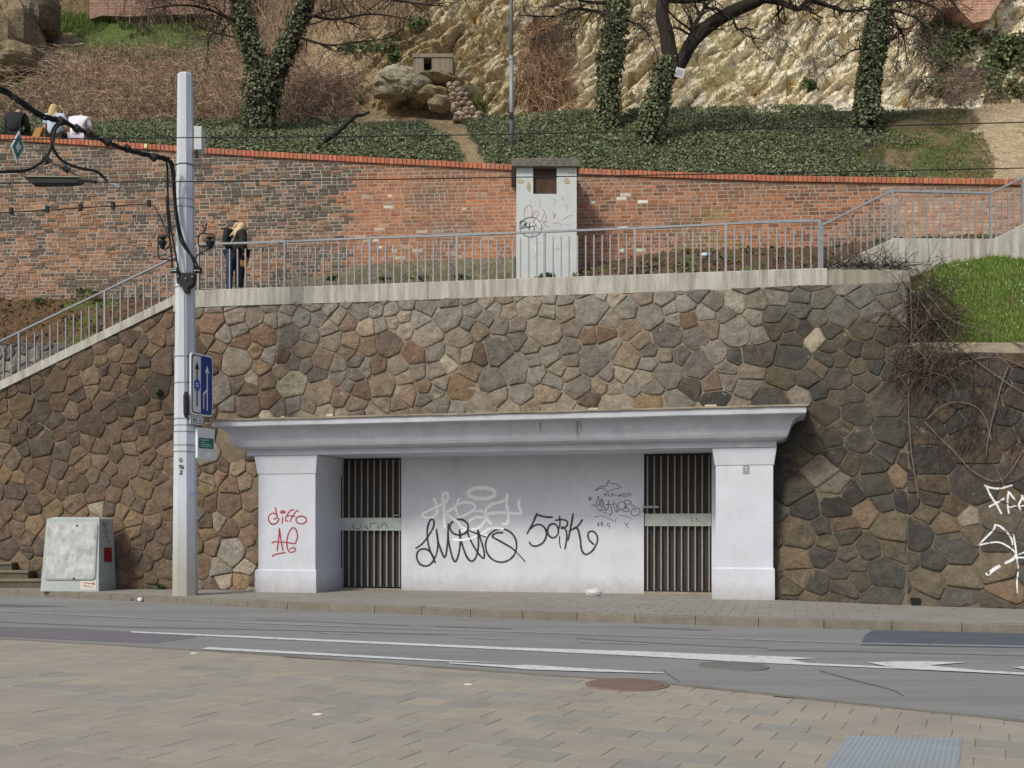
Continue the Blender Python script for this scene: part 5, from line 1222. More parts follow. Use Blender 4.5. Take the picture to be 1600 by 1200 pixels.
for (x, y, Y, w_, h_, col, lab) in ((618, 130, 34.2, 66, 46, (160, 153, 130), 'big grey green boulder left of the small concrete box'), (650, 134, 33.8, 50, 32, (148, 142, 120), 'grey boulder leaning between the big boulder and the concrete box'), (600, 148, 33.6, 30, 14, (132, 122, 98), 'small flat stone under the big grey boulder'),
        (678, 124, 34.0, 62, 20, (136, 126, 98), 'flat rock ledge right under the concrete box'), (676, 148, 33.8, 54, 22, (150, 136, 104), 'layered pale rock beside the stacked rubble'), (688, 162, 33.4, 36, 26, (134, 122, 98), 'lower pale rock at the foot of the rubble'),
        (14, 62, 38.0, 90, 118, (130, 116, 92), 'tall craggy rock at the upper left corner'), (62, 20, 39.5, 56, 80, (112, 102, 86), 'dark upright rock beside the grassy shelf'), (20, 92, 36.5, 66, 48, (124, 112, 88), 'rounded boulder above the dirt path'), (-10, 116, 36.0, 60, 30, (128, 116, 92), 'low boulder at the left edge over the dirt path')):
    c, r = bpx(x, y, Y, w_, h_); rockmass('boulder', c, r, x * .37, alb(col, 1.0), lab, 'boulder')
bk = thing('concrete_box', 'small board marked concrete bunker with a dark window on the rocks', 'bunker', P(676, 122, 34.0))
def fr(x, y, Y): return P(x, y, Y)
s = MB(); s.cur = alb((196, 184, 166), 1.0)
z0, z1, zt2 = P(0, 122, 34).z, P(0, 90, 34).z, P(0, 84, 34).z; xa, xb = P(646, 0, 34).x, P(707, 0, 34).x; wa, wb = P(662, 0, 34).x, P(674.5, 0, 34).x; za, zb = P(0, 111, 34).z, P(0, 91, 34).z
s.abox(xa, wa, 34, 35.4, z0, z1); s.abox(wb, xb, 34, 35.4, z0, z1); s.abox(wa, wb, 34, 35.4, z0, za); s.build('wall', m_conc, bk)
s = MB(); s.cur = alb((206, 192, 172), 1.0); s.abox(xa - .03, xb + .02, 33.97, 35.5, z1 + .002, zt2); s.build('roof', m_conc, bk)
s = MB(); s.cur = (.05, .05, .05); s.abox(wa, wb, 34.5, 34.55, za, z1); s.build('window', m_cloth, bk)
for k in range(5):
    x = (650, 656, 680, 690, 699)[k]; s = MB(); s.cur = alb((214, 202, 190), 1.0); a = P(x, 0, 34).x; s.abox(a, a + .07, 33.992, 34.01, z0 + .1, z1 - .02); s.build('board_mark', m_conc, bk)
rb = thing('rubble_stack', 'sloping stack of reddish rubble stones beside the concrete box', 'stone stack', P(722, 188, 33.2)); R = random.Random(4)
q = 0
for row in range(8):
    y = 134 + row * 7.6; xl = 697 + row * 1.4; xr = 716 + row * 4.6; x = xl + R.uniform(0, 5)
    while x < xr:
        w_ = R.uniform(9, 16); c, r = bpx(x + w_ / 2, y + R.uniform(-1.5, 1.5), 33.5 - row * .1, w_, R.uniform(8, 10)); o = rockmass('stone', c, (r[0] * 1.05, .2, r[2] * 1.1), R.uniform(0, 90), alb(R.choice([(180, 162, 142), (160, 142, 126), (148, 130, 120), (186, 172, 152), (150, 138, 122)]), 1.0), None, None, rb, n=6); x += w_ * .9
lp = thing('lamp_post', 'thin grey steel lamp post standing in the ivy', 'lamp post', P(799, 226, 29.4))
s = MB(); s.tube([P(799.5, 228, 29.4), P(799, 90, 29.4), ], .062, 12); s.build('lower_tube', m_galv, lp, smooth=True)
s = MB(); s.tube([P(799, 91, 29.4), P(798, -160, 29.4)], .05, 12); s.build('upper_tube', m_galv, lp, smooth=True)
s = MB(); s.tube([P(799, 94, 29.4), P(799, 88, 29.4)], .078, 12); s.build('collar', m_galv, lp)
s = MB(); s.abox(P(797, 0, 29.4).x - .02, P(801, 0, 29.4).x + .02, 29.28, 29.34, P(0, 187, 29.4).z, P(0, 178, 29.4).z); s.build('hatch', m_dark, lp)
def brickmat(name, c1, c2, mc, sc):
    m = M(name, rough=.95, var=.25, scale=3, bump=.5, bscale=20); t = m.node_tree; b = t.nodes.new('ShaderNodeTexBrick'); tc = t.nodes.new('ShaderNodeTexCoord'); mp = t.nodes.new('ShaderNodeMapping'); mp.inputs['Rotation'].default_value = (math.radians(90), 0, 0)
    b.inputs['Color1'].default_value = (*c1, 1); b.inputs['Color2'].default_value = (*c2, 1); b.inputs['Mortar'].default_value = (*mc, 1); b.inputs['Scale'].default_value = sc; b.inputs['Mortar Size'].default_value = .016; b.inputs['Brick Width'].default_value = .3; b.inputs['Row Height'].default_value = .1
    t.links.new(tc.outputs['Object'], mp.inputs['Vector']); t.links.new(mp.outputs[0], b.inputs['Vector'])
    mul = [n_ for n_ in t.nodes if n_.type == 'MIX'][0]; t.links.new(b.outputs['Color'], mul.inputs[6]); return m
m_rb = brickmat('ruined_brick', alb((182, 128, 108), .95), alb((200, 160, 140), .95), alb((190, 176, 158), .95), 1.0)
def ruin(pts, Y, dep, label, tint):
    s = MB(); s.cur = tint; f = [P(x, y, Y) for x, y in pts]; b = [p + Vector((0, dep, 0)) for p in f]; s.rings([f, b], cap0=True, cap1=True); c = sum(f, Vector()) / len(f)
    t = thing('ruined_wall', label, 'wall', c); s.build('masonry', m_rb, t)
ruin([(140, 30), (140, -60), (380, -60), (362, 22), (300, 22), (240, 24), (200, 26), (160, 24)], 41.5, 1.5, 'upper brick ruin wall at the top left behind bare scrub', (.62, .62, .60))
ruin([(1468, 14), (1480, -60), (1600, -60), (1546, 30), (1520, 36), (1510, 26), (1490, 10)], 35.8, 2.0, 'pinkish brick ruin wall at the top right on the cliff', (1.0, .95, .9))

def pj_v(x, y, lift): return P(x, y, VY - lift)
VS = dict(ox=800, oy=240, sc=6, parent=vt)
tagset('graffiti', [(7, ell(178, 690, 104, 92, 0, 363)), (8, [(70, 660), (85, 632), (120, 640), (120, 690), (85, 700), (130, 650)]), (9, [(140, 640), (130, 690), (170, 685)]), (9, [(165, 640), (160, 720)]), (8, [(165, 690), (205, 680), (208, 720), (190, 738)]), (6, [(190, 750), (190, 780)]), (6, [(222, 660), (228, 680)])], m_sp_black, pj_v, 800, 240, 6, vt, 'black circled number tag')
tagset('graffiti', [(10, [(112, 590), (120, 520), (160, 480), (190, 520), (185, 600), (220, 540), (250, 560), (230, 600), (190, 650)]), (10, [(290, 520), (320, 600), (300, 660), (350, 690)]), (9, [(385, 540), (400, 610)]), (9, [(420, 560), (385, 605)]), (10, [(380, 660), (440, 645), (470, 690)]), (8, [(200, 640), (240, 700), (300, 690)]), (8, [(300, 560), (280, 640), (340, 640)])], m_sp_orange, pj_v, 800, 240, 6, vt)
tagset('graffiti', [(12, [(205, 840), (170, 850), (165, 890), (215, 870), (220, 930), (180, 970)]), (10, [(135, 905), (165, 880)]), (11, [(210, 815), (280, 825)]), (10, [(330, 830), (350, 815)]), (11, [(420, 815), (400, 880), (380, 940)]), (10, [(505, 890), (535, 905)]), (12, [(490, 975), (520, 970)]), (9, [(470, 780), (480, 800)]), (10, [(95, 610), (110, 550)]), (9, [(235, 610), (250, 700)]), (9, [(255, 570), (275, 660)]), (10, [(440, 640), (480, 690)])], m_sp_chalk, pj_v, 800, 240, 6, vt)
tagset('graffiti', [(6, [(220, 440), (225, 490)]), (6, [(265, 420), (260, 510)]), (6, [(380, 420), (410, 440), (390, 490)]), (7, [(465, 630), (520, 590), (575, 575)]), (6, [(505, 470), (520, 540)]), (5, [(480, 660), (560, 680)]), (5, [(410, 900), (435, 880), (430, 910)]), (5, [(510, 830), (560, 850)]), (5, [(160, 430), (190, 470)]), (8, [(470, 410), (480, 440)])], m_sp_faint, pj_v, 800, 240, 6, vt)

# low grey stone wall across the stairs at the left
lowr = thing('low_stone_wall', 'low grey stone wall behind the stair railing at the left', 'wall', P(40, 600, 27.0))
lwf = lambda X, z: (Vector((X, 27.15 + .09 * (z - 6) + .012 * (X + 13), z)), Vector((0, -1, .05)).normalized())
def lwp(x, y): p = P(x, y, 27.2); return p.x, p.z
lw = [lwp(x, y) for x, y in ((-130, 536), (95, 536), (150, 548), (165, 610), (-130, 690))]; lw = lw if area(lw) > 0 else lw[::-1]
mortar(lowr, lw, frame=lwf); stone_wall(lowr, lw, 31, 120, lambda x, y: False, .5, .38, colf=lambda x, y, R: alb(R.choice([(128, 122, 118), (116, 112, 110), (140, 132, 124), (104, 100, 98)]), 1.1), frame=lwf)

# small steps at the far left of the pavement
st = thing('stone_steps', 'dark stone steps rising at the far left behind the grey cabinet', 'steps', P(10, 918, 25.6))
for k, (xr, y1, y0) in enumerate(((64, 905, 917), (44, 891.5, 903.5), (18, 878.5, 890))):
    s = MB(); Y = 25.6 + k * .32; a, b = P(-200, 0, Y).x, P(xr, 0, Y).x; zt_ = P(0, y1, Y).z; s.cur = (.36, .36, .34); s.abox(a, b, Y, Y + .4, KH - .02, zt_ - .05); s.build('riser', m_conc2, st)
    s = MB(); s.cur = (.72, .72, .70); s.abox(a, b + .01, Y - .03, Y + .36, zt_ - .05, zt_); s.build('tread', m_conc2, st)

# ------------------------------------------------------------------ far pavement of small slabs
kbk = off(kl, .165)
fr_reg = [(p.x, p.y) for p in kbk]
wallpts = [(x, float(np.interp(x, fbX, fbY)) + .35) for x in np.linspace(15.5, PL(PW, 0, 0).x + .1, 8)]
wallpts += [PL(PW - .2, 1.0, 0)[:2], PL(PW - .5, DEPTH + .5, 0)[:2], PL(.6, DEPTH + .5, 0)[:2], PL(.3, 1.0, 0)[:2]] + [(x, float(np.interp(x, fbX, fbY)) + .5) for x in np.linspace(-6.2, -19.5, 10)]
fr_reg = fr_reg + wallpts
s = MB(); s.poly([(p[0], p[1], KH - .018) for p in fr_reg]); pave = s.build('pavement', m_joint, kind='structure')
paving(pave, fr_reg, math.atan2(PU.y, PU.x), .42, .42, KH, .012, lambda x, y: jit(alb((148, 144, 137), .92), .04), 300, lambda t: (0 if inview(t[0], t[1], KH) else 1, t[1]), gap=.008)

# ------------------------------------------------------------------ utility pole with everything on it
PY = 22.95; pb = P(289.5, 930, PY); PX = pb.x; pz0 = KH; pzt = P(0, 116, PY).z
pole = thing('utility_pole', 'tall pale blue octagonal tram pole carrying cables and traffic signs', 'pole', (PX, PY, KH))
def prad(z): t = (z - pz0) / (pzt - pz0); return .262 * (1 - t) + .158 * t
def octa(z, k=1.0): r = prad(z) * k; return [Vector((PX + r * math.cos(math.radians(22.5 + 45 * i)), PY + r * math.sin(math.radians(22.5 + 45 * i)), z)) for i in range(8)]
zc = P(0, 790, PY).z
t_ = m_pole.node_tree; N_ = t_.nodes; b_ = N_['Principled BSDF']; src = b_.inputs['Base Color'].links[0].from_socket     # paint worn off towards the foot
tc_n = N_.new('ShaderNodeTexCoord'); sx_ = N_.new('ShaderNodeSeparateXYZ'); t_.links.new(tc_n.outputs['Object'], sx_.inputs[0]); ns_ = N_.new('ShaderNodeTexNoise'); ns_.inputs['Scale'].default_value = 5; ns_.inputs['Detail'].default_value = 6; t_.links.new(tc_n.outputs['Object'], ns_.inputs['Vector'])
ma_ = N_.new('ShaderNodeMath'); ma_.operation = 'MULTIPLY_ADD'; ma_.inputs[1].default_value = 1.1; t_.links.new(ns_.outputs['Fac'], ma_.inputs[0]); t_.links.new(sx_.outputs['Z'], ma_.inputs[2])
mp_ = N_.new('ShaderNodeMapRange'); mp_.inputs['From Min'].default_value = .9; mp_.inputs['From Max'].default_value = 2.6; mp_.inputs['To Min'].default_value = .95; mp_.inputs['To Max'].default_value = 0; t_.links.new(ma_.outputs[0], mp_.inputs['Value'])
mx_ = N_.new('ShaderNodeMix'); mx_.data_type = 'RGBA'; mx_.inputs[7].default_value = (*alb((150, 147, 136)), 1); t_.links.new(mp_.outputs[0], mx_.inputs[0]); t_.links.new(src, mx_.inputs[6]); t_.links.new(mx_.outputs[2], b_.inputs['Base Color'])
s = MB(); s.rings([octa(KH - .05)] + [octa(KH + k * (pzt - .04 - KH) / 14) for k in range(15)] + [octa(pzt, .9)], cap1=True); s.build('shaft', m_pole, pole)
for y in (259, 325, 313, 558, 599, 655, 665, 675, 696, 706, 450):
    z = P(0, y, PY).z; s = MB(); s.rings([octa(z - .012, 1.03), octa(z + .012, 1.03)], cap0=True, cap1=True); s.build('steel_band', m_galv if y > 300 else m_dark, pole)
def box_px(name, x0, x1, y0, y1, Y, d, mat, root, cur=(1, 1, 1)):
    s = MB(); s.cur = cur; a, b = P(x0, y1, Y), P(x1, y0, Y); e = .008
    s.rings([[(a.x, Y, a.z), (b.x, Y, a.z), (b.x, Y, b.z), (a.x, Y, b.z)], [(a.x, Y + d, a.z), (b.x, Y + d, a.z), (b.x, Y + d, b.z), (a.x, Y + d, b.z)]], cap0=True, cap1=True); return s.build(name, mat, root)
jb = thing('junction_box', 'small grey junction box on the right side of the pole top', 'junction box', P(308, 232, PY - .1)); box_px('housing', 303, 314.5, 197, 233, PY - .16, .3, m_pil, jb); box_px('cable_gland', 304.5, 308, 233, 246, PY - .05, .06, m_dark, jb)
# digits, drawn as strokes
def pj_pole(x, y, lift):
    Y = PY
    for _ in range(8): z = H - (y - HZ) / F * Y; Y = PY - prad(z) * math.cos(math.radians(22.5)) 
    return P(x, y, Y - .002 - lift)
tagset('number_marking', [(9, ell(113, 895, 9, 13, 0, 362, 10)), (9, [(96, 938), (112, 936), (102, 962)]), (9, [(132, 936), (122, 942), (120, 960), (130, 962), (134, 952), (124, 950)]), (9, [(106, 984), (115, 976), (124, 984), (118, 992), (106, 1003), (125, 1003)])], m_sp_black, pj_pole, 260, 540, 5, pole)
tagset('scribble', [(7, [(190, 1165), (205, 1140), (215, 1175), (228, 1130), (235, 1170)]), (7, [(175, 1178), (200, 1165), (236, 1160)]), (7, [(210, 1150), (234, 1145)])], m_sp_blue, lambda x, y, l: pj_pole(x, y, l) + Vector((0, -.012, 0)), 260, 540, 5, pole)
# tension rod with sleeve, black bracket, insulators, terminal blocks
s = MB(); s.tube([P(288.5, 458, PY - .24), P(289, 600, PY - .26), P(290.5, 655, PY - .27)], .016, 6); s.build('rod', m_galv, pole)
s = MB(); s.cur = (1, 1, 1); s.tube([P(290.5, 612, PY - .285), P(290.6, 618, PY - .285), P(290.8, 646, PY - .285), P(290.8, 652, PY - .285)], [.03, .055, .055, .03], 10); s.build('black_sleeve', m_dark, pole)
s = MB(); f = [P(x, y, PY - .34) for x, y in ((275, 426), (303, 426), (303, 434), (301, 443), (293, 449), (293, 456), (287, 456), (286, 449), (276, 442))]; s.rings([f, [p + Vector((0, .22, 0)) for p in f]], cap0=True, cap1=True); s.build('tension_bracket', m_dark, pole)
for x, y in ((278, 432), (290, 435), (300, 432)): s = MB(); s.tube([P(x, y, PY - .37), P(x, y, PY - .33)], .025, 8); s.build('bolt', m_galv, pole)
for x0, x1 in ((265.5, 275.5), (302, 313)):
    tb = box_px('terminal_block', x0, x1, 417, 424.5, PY - .34, .14, m_dark, pole)
    for i in range(4):
        for j in range(2): box_px('screw', x0 + .9 + i * 2.5, x0 + 2.2 + i * 2.5, 418.4 + j * 3.2, 420 + j * 3.2, PY - .348, .01, m_sheet, tb, (.8, .8, .75))
for side in (-1, 1):
    s = MB(); X = lambda d: 290 + side * d
    for pts in ([(d, y) for d, y in ((14, 407), (33, 405), (42, 402), (43, 372), (38, 369), (24, 368))], [(34, 376), (34, 390), (26, 386), (20, 387)], [(18, 368), (25, 360), (30, 354)], [(28, 364), (24, 352)]) if side < 0 else ([(12, 425), (16, 402), (30, 392), (43, 384), (45, 372), (42, 367), (22, 366), (21, 384), (36, 384)], [(38, 385), (38, 372)], [(26, 366), (31, 358), (33, 349)], [(31, 360), (26, 352)]):
        s.tube(catmull([P(X(d), y, PY - .22) for d, y in pts], 4), .016, 5)
    s.build('insulator_bracket', m_dark, pole)
    s = MB(); d = 36 if side < 0 else 38; c = P(X(d), 377, PY - .22); s.lathe(c, [(.03, -.16), (.05, -.12), (.09, -.03), (.09, .0), (.045, .02), (.04, .05), (.075, .06), (.075, .09), (.03, .10)], 12); s.build('insulator', m_dark, pole)

# ------------------------------------------------------------------ overhead cables
def cable(name, pts, r, label, cat='cable', mat=m_rub, k=6, n=6):
    w_ = [P(*p) for p in pts]; t = thing(name, label, cat, w_[0]); s = MB(); s.tube(catmull(w_, k), r, n); s.build('strand', mat, t, smooth=True); return t
bun = thing('cable_bundle', 'thick bundle of black cables slung from the upper left down to the pole', 'cable', P(95, 188, 19.6))
main = [(-120, 78, 17.5), (0, 139, 18.8), (32, 159, 19.0), (62, 180, 19.3), (95, 189, 19.6), (122, 201, 20), (165, 221, 20.8), (205, 236, 21.4), (240, 244, 22.0), (262, 249, 22.4)]
for k in range(4):
    a = k * 1.57; s = MB(); c = catmull([P(*p) for p in main], 8); s.tube([p + Vector((.026 * math.cos(a + i * .5), .026 * math.sin(a + i * .5), .030 * math.sin(a * 1.3 + i * .6))) for i, p in enumerate(c)], .024, 6); s.build('cable', m_rub, bun, smooth=True)
for pts, r in (([(258, 247, 22.3), (270, 256, 22.6), (273, 290, 22.7), (276, 330, 22.68), (284, 370, 22.62), (300, 402, 22.6), (305, 420, 22.6)], .026), ([(256, 248, 22.3), (267, 258, 22.5), (271, 295, 22.6), (275, 340, 22.6), (283, 378, 22.55), (304, 405, 22.55), (310, 420, 22.55)], .026), ([(250, 246, 22.2), (260, 252, 22.3), (262, 290, 22.5), (261, 320, 22.6), (264, 360, 22.6), (268, 400, 22.6), (269, 418, 22.6)], .02), ([(262, 300, 22.5), (266, 350, 22.6), (274, 395, 22.6), (280, 428, 22.6)], .02)):
    s = MB(); s.tube(catmull([P(*p) for p in pts], 6), r, 6); s.build('cable', m_rub, bun, smooth=True)
for x, y, Y in ((95, 189, 19.55), (120, 201, 19.9), (138, 208, 20.2), (168, 222, 20.75), (198, 232, 21.3), (240, 246, 21.9)):
    s = MB(); s.tube([P(x - 3, y - 2.5, Y), P(x + 3, y + 2.5, Y)], .075, 8); s.build('clamp', m_dark, bun)
l1 = cable('hanging_cable', [(98, 190, 19.5), (86, 203, 19.4), (82, 222, 19.3), (72, 246, 19.1), (48, 264, 18.9), (18, 268, 18.6), (-60, 269, 18.0)], .026, 'black cable looping down to the left from the cable clamp')
l2 = cable('hanging_cable', [(90, 192, 19.5), (82, 206, 19.5), (82, 228, 19.6), (96, 250, 19.7), (122, 262, 19.8), (148, 267, 19.9), (162, 277, 20.0), (167, 285, 20.0)], .026, 'black cable looping down to the right to a metal wire clamp')
s = MB(); s.tube([P(167, 285, 20), P(178, 289, 20)], .02, 6); s.tube([P(178, 289, 20), P(187, 294, 20)], .045, 6); s.build('wire_clamp', m_galv, l2)
wires = 'contact wires above the road'
for pts, lab in (([(-200, 223.5), (0, 218), (180, 216), (300, 215), (560, 213), (800, 209.5), (1200, 201), (1600, 191), (1850, 184)], 'upper thin black contact wire crossing in front of the ivy slope'), ([(-200, 286.5), (0, 286), (300, 283.5), (560, 281), (800, 277), (1200, 270.5), (1600, 262.5), (1850, 257)], 'lower thin black contact wire crossing the brick wall')):
    t = cable('contact_wire', [(x, y, 17.0) for x, y in pts], .0085, lab, 'wire', k=4); t['group'] = wires
sec = thing('section_insulator', 'dark trough shaped section insulator hanging on the lower wire at the left', 'wire fitting', P(80, 280, 17.2))
s = MB(); f0 = [P(x, y, 17.1) for x, y in ((36, 275), (124, 276.5), (124, 283), (104, 286), (48, 286), (40, 280))]; s.rings([f0, [p + Vector((0, .18, 0)) for p in f0]], cap0=True, cap1=True); s.build('trough', m_dark, sec)
s = MB(); s.cur = (1, 1, .8); f0 = [P(x, y, 17.08) for x, y in ((38, 274), (125, 275.2), (125, 276.6), (40, 276))]; s.rings([f0, [p + Vector((0, .2, 0)) for p in f0]], cap0=True, cap1=True); s.build('rim', m_bars, sec)
for i in range(5): box_px('stud', 130.5 + i * 3.7, 132.6 + i * 3.7, 281, 283.2, 17.06, .03, m_sheet, sec, (.75, .75, .7))
s = MB(); s.tube([P(124, 281, 17.1), P(150, 284, 17.0)], .03, 6); s.build('connector', m_dark, sec)
s = MB(); s.tube(catmull([P(36, 276, 17.1), P(50, 268, 17.3), P(72, 252, 17.8), P(52, 232, 18.4), P(40, 218, 18.8)], 4), .006, 4); s.tube([P(72, 250, 17.8), P(104, 265, 17.5), P(124, 276, 17.2)], .014, 5); s.tube([P(70, 246, 17.8), P(76, 253, 17.8)], .06, 6); s.tube([P(101, 262, 17.5), P(107, 267, 17.5)], .055, 6); s.build('stay', m_dark, sec)
dia = thing('diamond_sign', 'green diamond shaped tram signal plate with white border hanging at the left', 'sign', P(27, 230, 17.3))
cx_, cy_ = 28, 229.5; f0 = [P(x, y, 17.3 + dy) for x, y, dy in ((18, 228.5, 0), (27, 254, .12), (38.5, 231, .25), (30.5, 205, .12))]
s = MB(); s.cur = (.62, .64, .64); nrm = (f0[1] - f0[0]).cross(f0[2] - f0[0]).normalized(); nrm = nrm if nrm.y < 0 else -nrm
s.rings([f0, [p - nrm * .02 for p in f0]], cap0=True, cap1=True); s.build('plate', m_sheet, dia)
ce = sum(f0, Vector()) / 4; s = MB(); s.cur = (.02, .17, .11); s.poly([ce + (p - ce) * .80 + nrm * .004 for p in f0]); s.build('green_face', m_sheet, dia)
hx_ = (f0[2] - f0[0]).normalized()
for dx in (-.050, -.026, .026, .050):
    s = MB(); s.cur = (.75, .78, .76); c = ce + hx_ * dx + nrm * .008
    for dz in (-.018, .018): s.poly([c + hx_ * a + BZ * (b + dz) for a, b in ((-.008, -.012), (.008, -.012), (.008, .012), (-.008, .012))])
    s.build('white_dot', m_sheet, dia)
s = MB(); s.tube([P(30.5, 205, 17.42), P(34, 165, 18.9)], .006, 4); s.build('hanger', m_dark, dia)
clipw = cable('clip_wire', [(-120, 335, 21.5), (0, 332.5, 21.8), (70, 328.5, 22), (125, 325, 22.1), (180, 322, 22.2), (233, 319.5, 22.4), (246, 332, 22.45), (256, 352, 22.5), (263, 372, 22.55)], .012, 'thin black wire with clips running left from the pole')
for x, y in ((18, 331), (74, 328), (126, 325), (177, 322), (233, 319)):
    s = MB(); c = P(x, y, 22.05); s.abox(c.x - .03, c.x + .03, c.y - .05, c.y + .03, c.z - .05, c.z + .08); s.build('clip', m_dark, clipw)

# ------------------------------------------------------------------ traffic signs on the pole
def plate_frame(x, y0, y1, Y, ang, wd):
    a = math.radians(ang); D = Vector((math.cos(a), math.sin(a), 0)); Nn = Vector((D.y, -D.x, 0)); o = P(x, y1, Y); hgt = P(x, y0, Y).z - o.z; return o, D, Nn, hgt
def rrect(w_, h_, r, m=0, n=4):
    pts = []
    for cx_, cy_, a0 in ((w_ - r - m, r + m, -90), (w_ - r - m, h_ - r - m, 0), (r + m, h_ - r - m, 90), (r + m, r + m, 180)):
        for k in range(n + 1): a = math.radians(a0 + 90 * k / n); pts.append((cx_ + r * math.cos(a), cy_ + r * math.sin(a)))
    return pts
def plane_poly(s, fr_, pts, lift): o, D, Nn, hgt = fr_; s.poly([o + D * a + BZ * b + Nn * lift for a, b in pts])
def sign(name, fr_, wd, label, thick=.03, back=m_galv, cat='sign', r=.06):
    o, D, Nn, hgt = fr_; t = thing(name, label, cat, o); s = MB(); s.cur = (.8, .82, .82); s.slab(rrect(wd, hgt, r), o, D, BZ, Nn, -thick, 0, .004); s.build('plate', m_sheet, t)
    s = MB(); c = o + D * wd * .1 + BZ * hgt * .5 - Nn * (thick + .004); s.tube([c + BZ * .25, c + BZ * .25 + (Vector((PX, PY, 0)) - Vector((c.x, c.y, 0)))], .02, 6); s.tube([c - BZ * .25 if hgt > .7 else c - BZ * .05, (c - BZ * .25 if hgt > .7 else c - BZ * .05) + (Vector((PX, PY, 0)) - Vector((c.x, c.y, 0)))], .02, 6); s.build('clamp', m_galv, t)
    return t
W1 = .70; f1 = plate_frame(298, 550, 647, PY - .24, 66, W1); ls = sign('lane_sign', f1, W1, 'tall white and blue lane sign with arrows on the pole', r=.08); hg = f1[3]
def face_part(root, name, col, pts, lift, fr_): s = MB(); s.cur = col; plane_poly(s, fr_, pts, lift); return s.build(name, m_sheet, root)
face_part(ls, 'black_border', (.02, .02, .02), [p for p in rrect(W1, hg, .07, .03) if p[0] < W1 * .45] and [(.03, .10), (.06, .04), (.12, .03), (W1 * .44, .03), (W1 * .44, hg - .03), (.12, hg - .03), (.06, hg - .04), (.03, hg - .10)], .002, f1)
face_part(ls, 'white_field', (.72, .74, .75), [(.055, .12), (.08, .07), (.13, .055), (W1 * .44, .055), (W1 * .44, hg - .055), (.13, hg - .055), (.08, hg - .07), (.055, hg - .12)], .004, f1)
face_part(ls, 'blue_field', (.02, .05, .24), [(W1 * .445, .03), (W1 - .10, .03), (W1 - .05, .05), (W1 - .03, .10), (W1 - .03, hg - .10), (W1 - .05, hg - .05), (W1 - .10, hg - .03), (W1 * .445, hg - .03)], .006, f1)
k = hg / 97.0
def sy(y): return (647 - y) * k
ax = .19
face_part(ls, 'black_arrow', (.02, .02, .02), [(ax - .02, sy(634)), (ax + .02, sy(634)), (ax + .02, sy(575)), (ax + .07, sy(575)), (ax, sy(563)), (ax - .07, sy(575)), (ax - .02, sy(575))], .008, f1)
face_part(ls, 'blue_disc', (.03, .12, .42), [(ax + .10 * math.cos(a), sy(600) + .13 * math.sin(a)) for a in np.linspace(0, 6.283, 20)[:-1]], .011, f1)
for dy in (-.03, .02): face_part(ls, 'white_bar', (.7, .74, .78), [(ax - .05, sy(600) + dy), (ax + .05, sy(600) + dy), (ax + .05, sy(600) + dy + .022), (ax - .05, sy(600) + dy + .022)], .013, f1)
bx_ = .51
face_part(ls, 'white_arrow', (.72, .75, .8), [(bx_ - .018, sy(638)), (bx_ + .018, sy(638)), (bx_ + .018, sy(578)), (bx_ + .065, sy(578)), (bx_, sy(566)), (bx_ - .065, sy(578)), (bx_ - .018, sy(578)), (bx_ - .018, sy(604)), (bx_ - .13, sy(611)), (bx_ - .13, sy(636)), (bx_ - .10, sy(636)), (bx_ - .10, sy(614)), (bx_ - .018, sy(608))], .009, f1)
W2 = .38; f2 = plate_frame(297.5, 648.5, 662, PY - .25, 62, W2); ss = sign('distance_sign', f2, W2, 'small white distance plate below the lane sign', r=.03); hg2 = f2[3]
face_part(ss, 'black_border', (.03, .03, .03), rrect(W2, hg2, .02, .018), .002, f2); face_part(ss, 'white_field', (.7, .71, .72), rrect(W2, hg2, .015, .03), .004, f2)
for i, a in enumerate((.07, .115, .16)):
    face_part(ss, 'digit', (.05, .05, .05), [(a, .05), (a + .03, .05), (a + .03, hg2 - .05), (a, hg2 - .05)], .006, f2); face_part(ss, 'digit', (.6, .6, .6), [(a + .011, .065), (a + .019, .065), (a + .019, hg2 - .065), (a + .011, hg2 - .065)], .008, f2)
for a in (.245, .27, .295): face_part(ss, 'digit', (.05, .05, .05), [(a, .055), (a + .013, .055), (a + .013, .055 + (hg2 - .11) * .6), (a, .055 + (hg2 - .11) * .6)], .006, f2)
face_part(ss, 'digit', (.05, .05, .05), [(.245, .055 + (hg2 - .11) * .6), (.308, .055 + (hg2 - .11) * .6), (.308, .055 + (hg2 - .11) * .75), (.245, .055 + (hg2 - .11) * .75)], .006, f2)
W3 = .46; f3 = plate_frame(308.5, 668, 716.5, PY - .1, 56, W3); s3 = sign('street_sign', f3, W3, 'white sign with a green band of faded lettering low on the pole', thick=.12, r=.03); hg3 = f3[3]
s = MB(); s.cur = (.25, .24, .2); 
face_part(s3, 'white_field', (.66, .68, .66), rrect(W3, hg3, .02, .02), .002, f3); face_part(s3, 'green_band', (.02, .17, .11), [(.03, hg3 * .34), (W3 - .03, hg3 * .34), (W3 - .03, hg3 * .68), (.03, hg3 * .68)], .005, f3)
for y_, w_ in ((.60, .22), (.52, .12), (.46, .26), (.40, .3)): face_part(s3, 'lettering', (.6, .68, .62), [(.08, hg3 * y_), (.08 + w_, hg3 * (y_ + .012)), (.08 + w_, hg3 * (y_ + .03)), (.08, hg3 * (y_ + .018))], .008, f3)
face_part(s3, 'lettering', (.4, .42, .4), [(.2, hg3 * .24), (.24, hg3 * .24), (.24, hg3 * .28), (.2, hg3 * .28)], .005, f3)
face_part(s3, 'lettering', (.8, .8, .82), [(.2, hg3 * .08), (.36, hg3 * .08), (.38, hg3 * .2), (.3, hg3 * .24), (.2, hg3 * .16)], .005, f3)

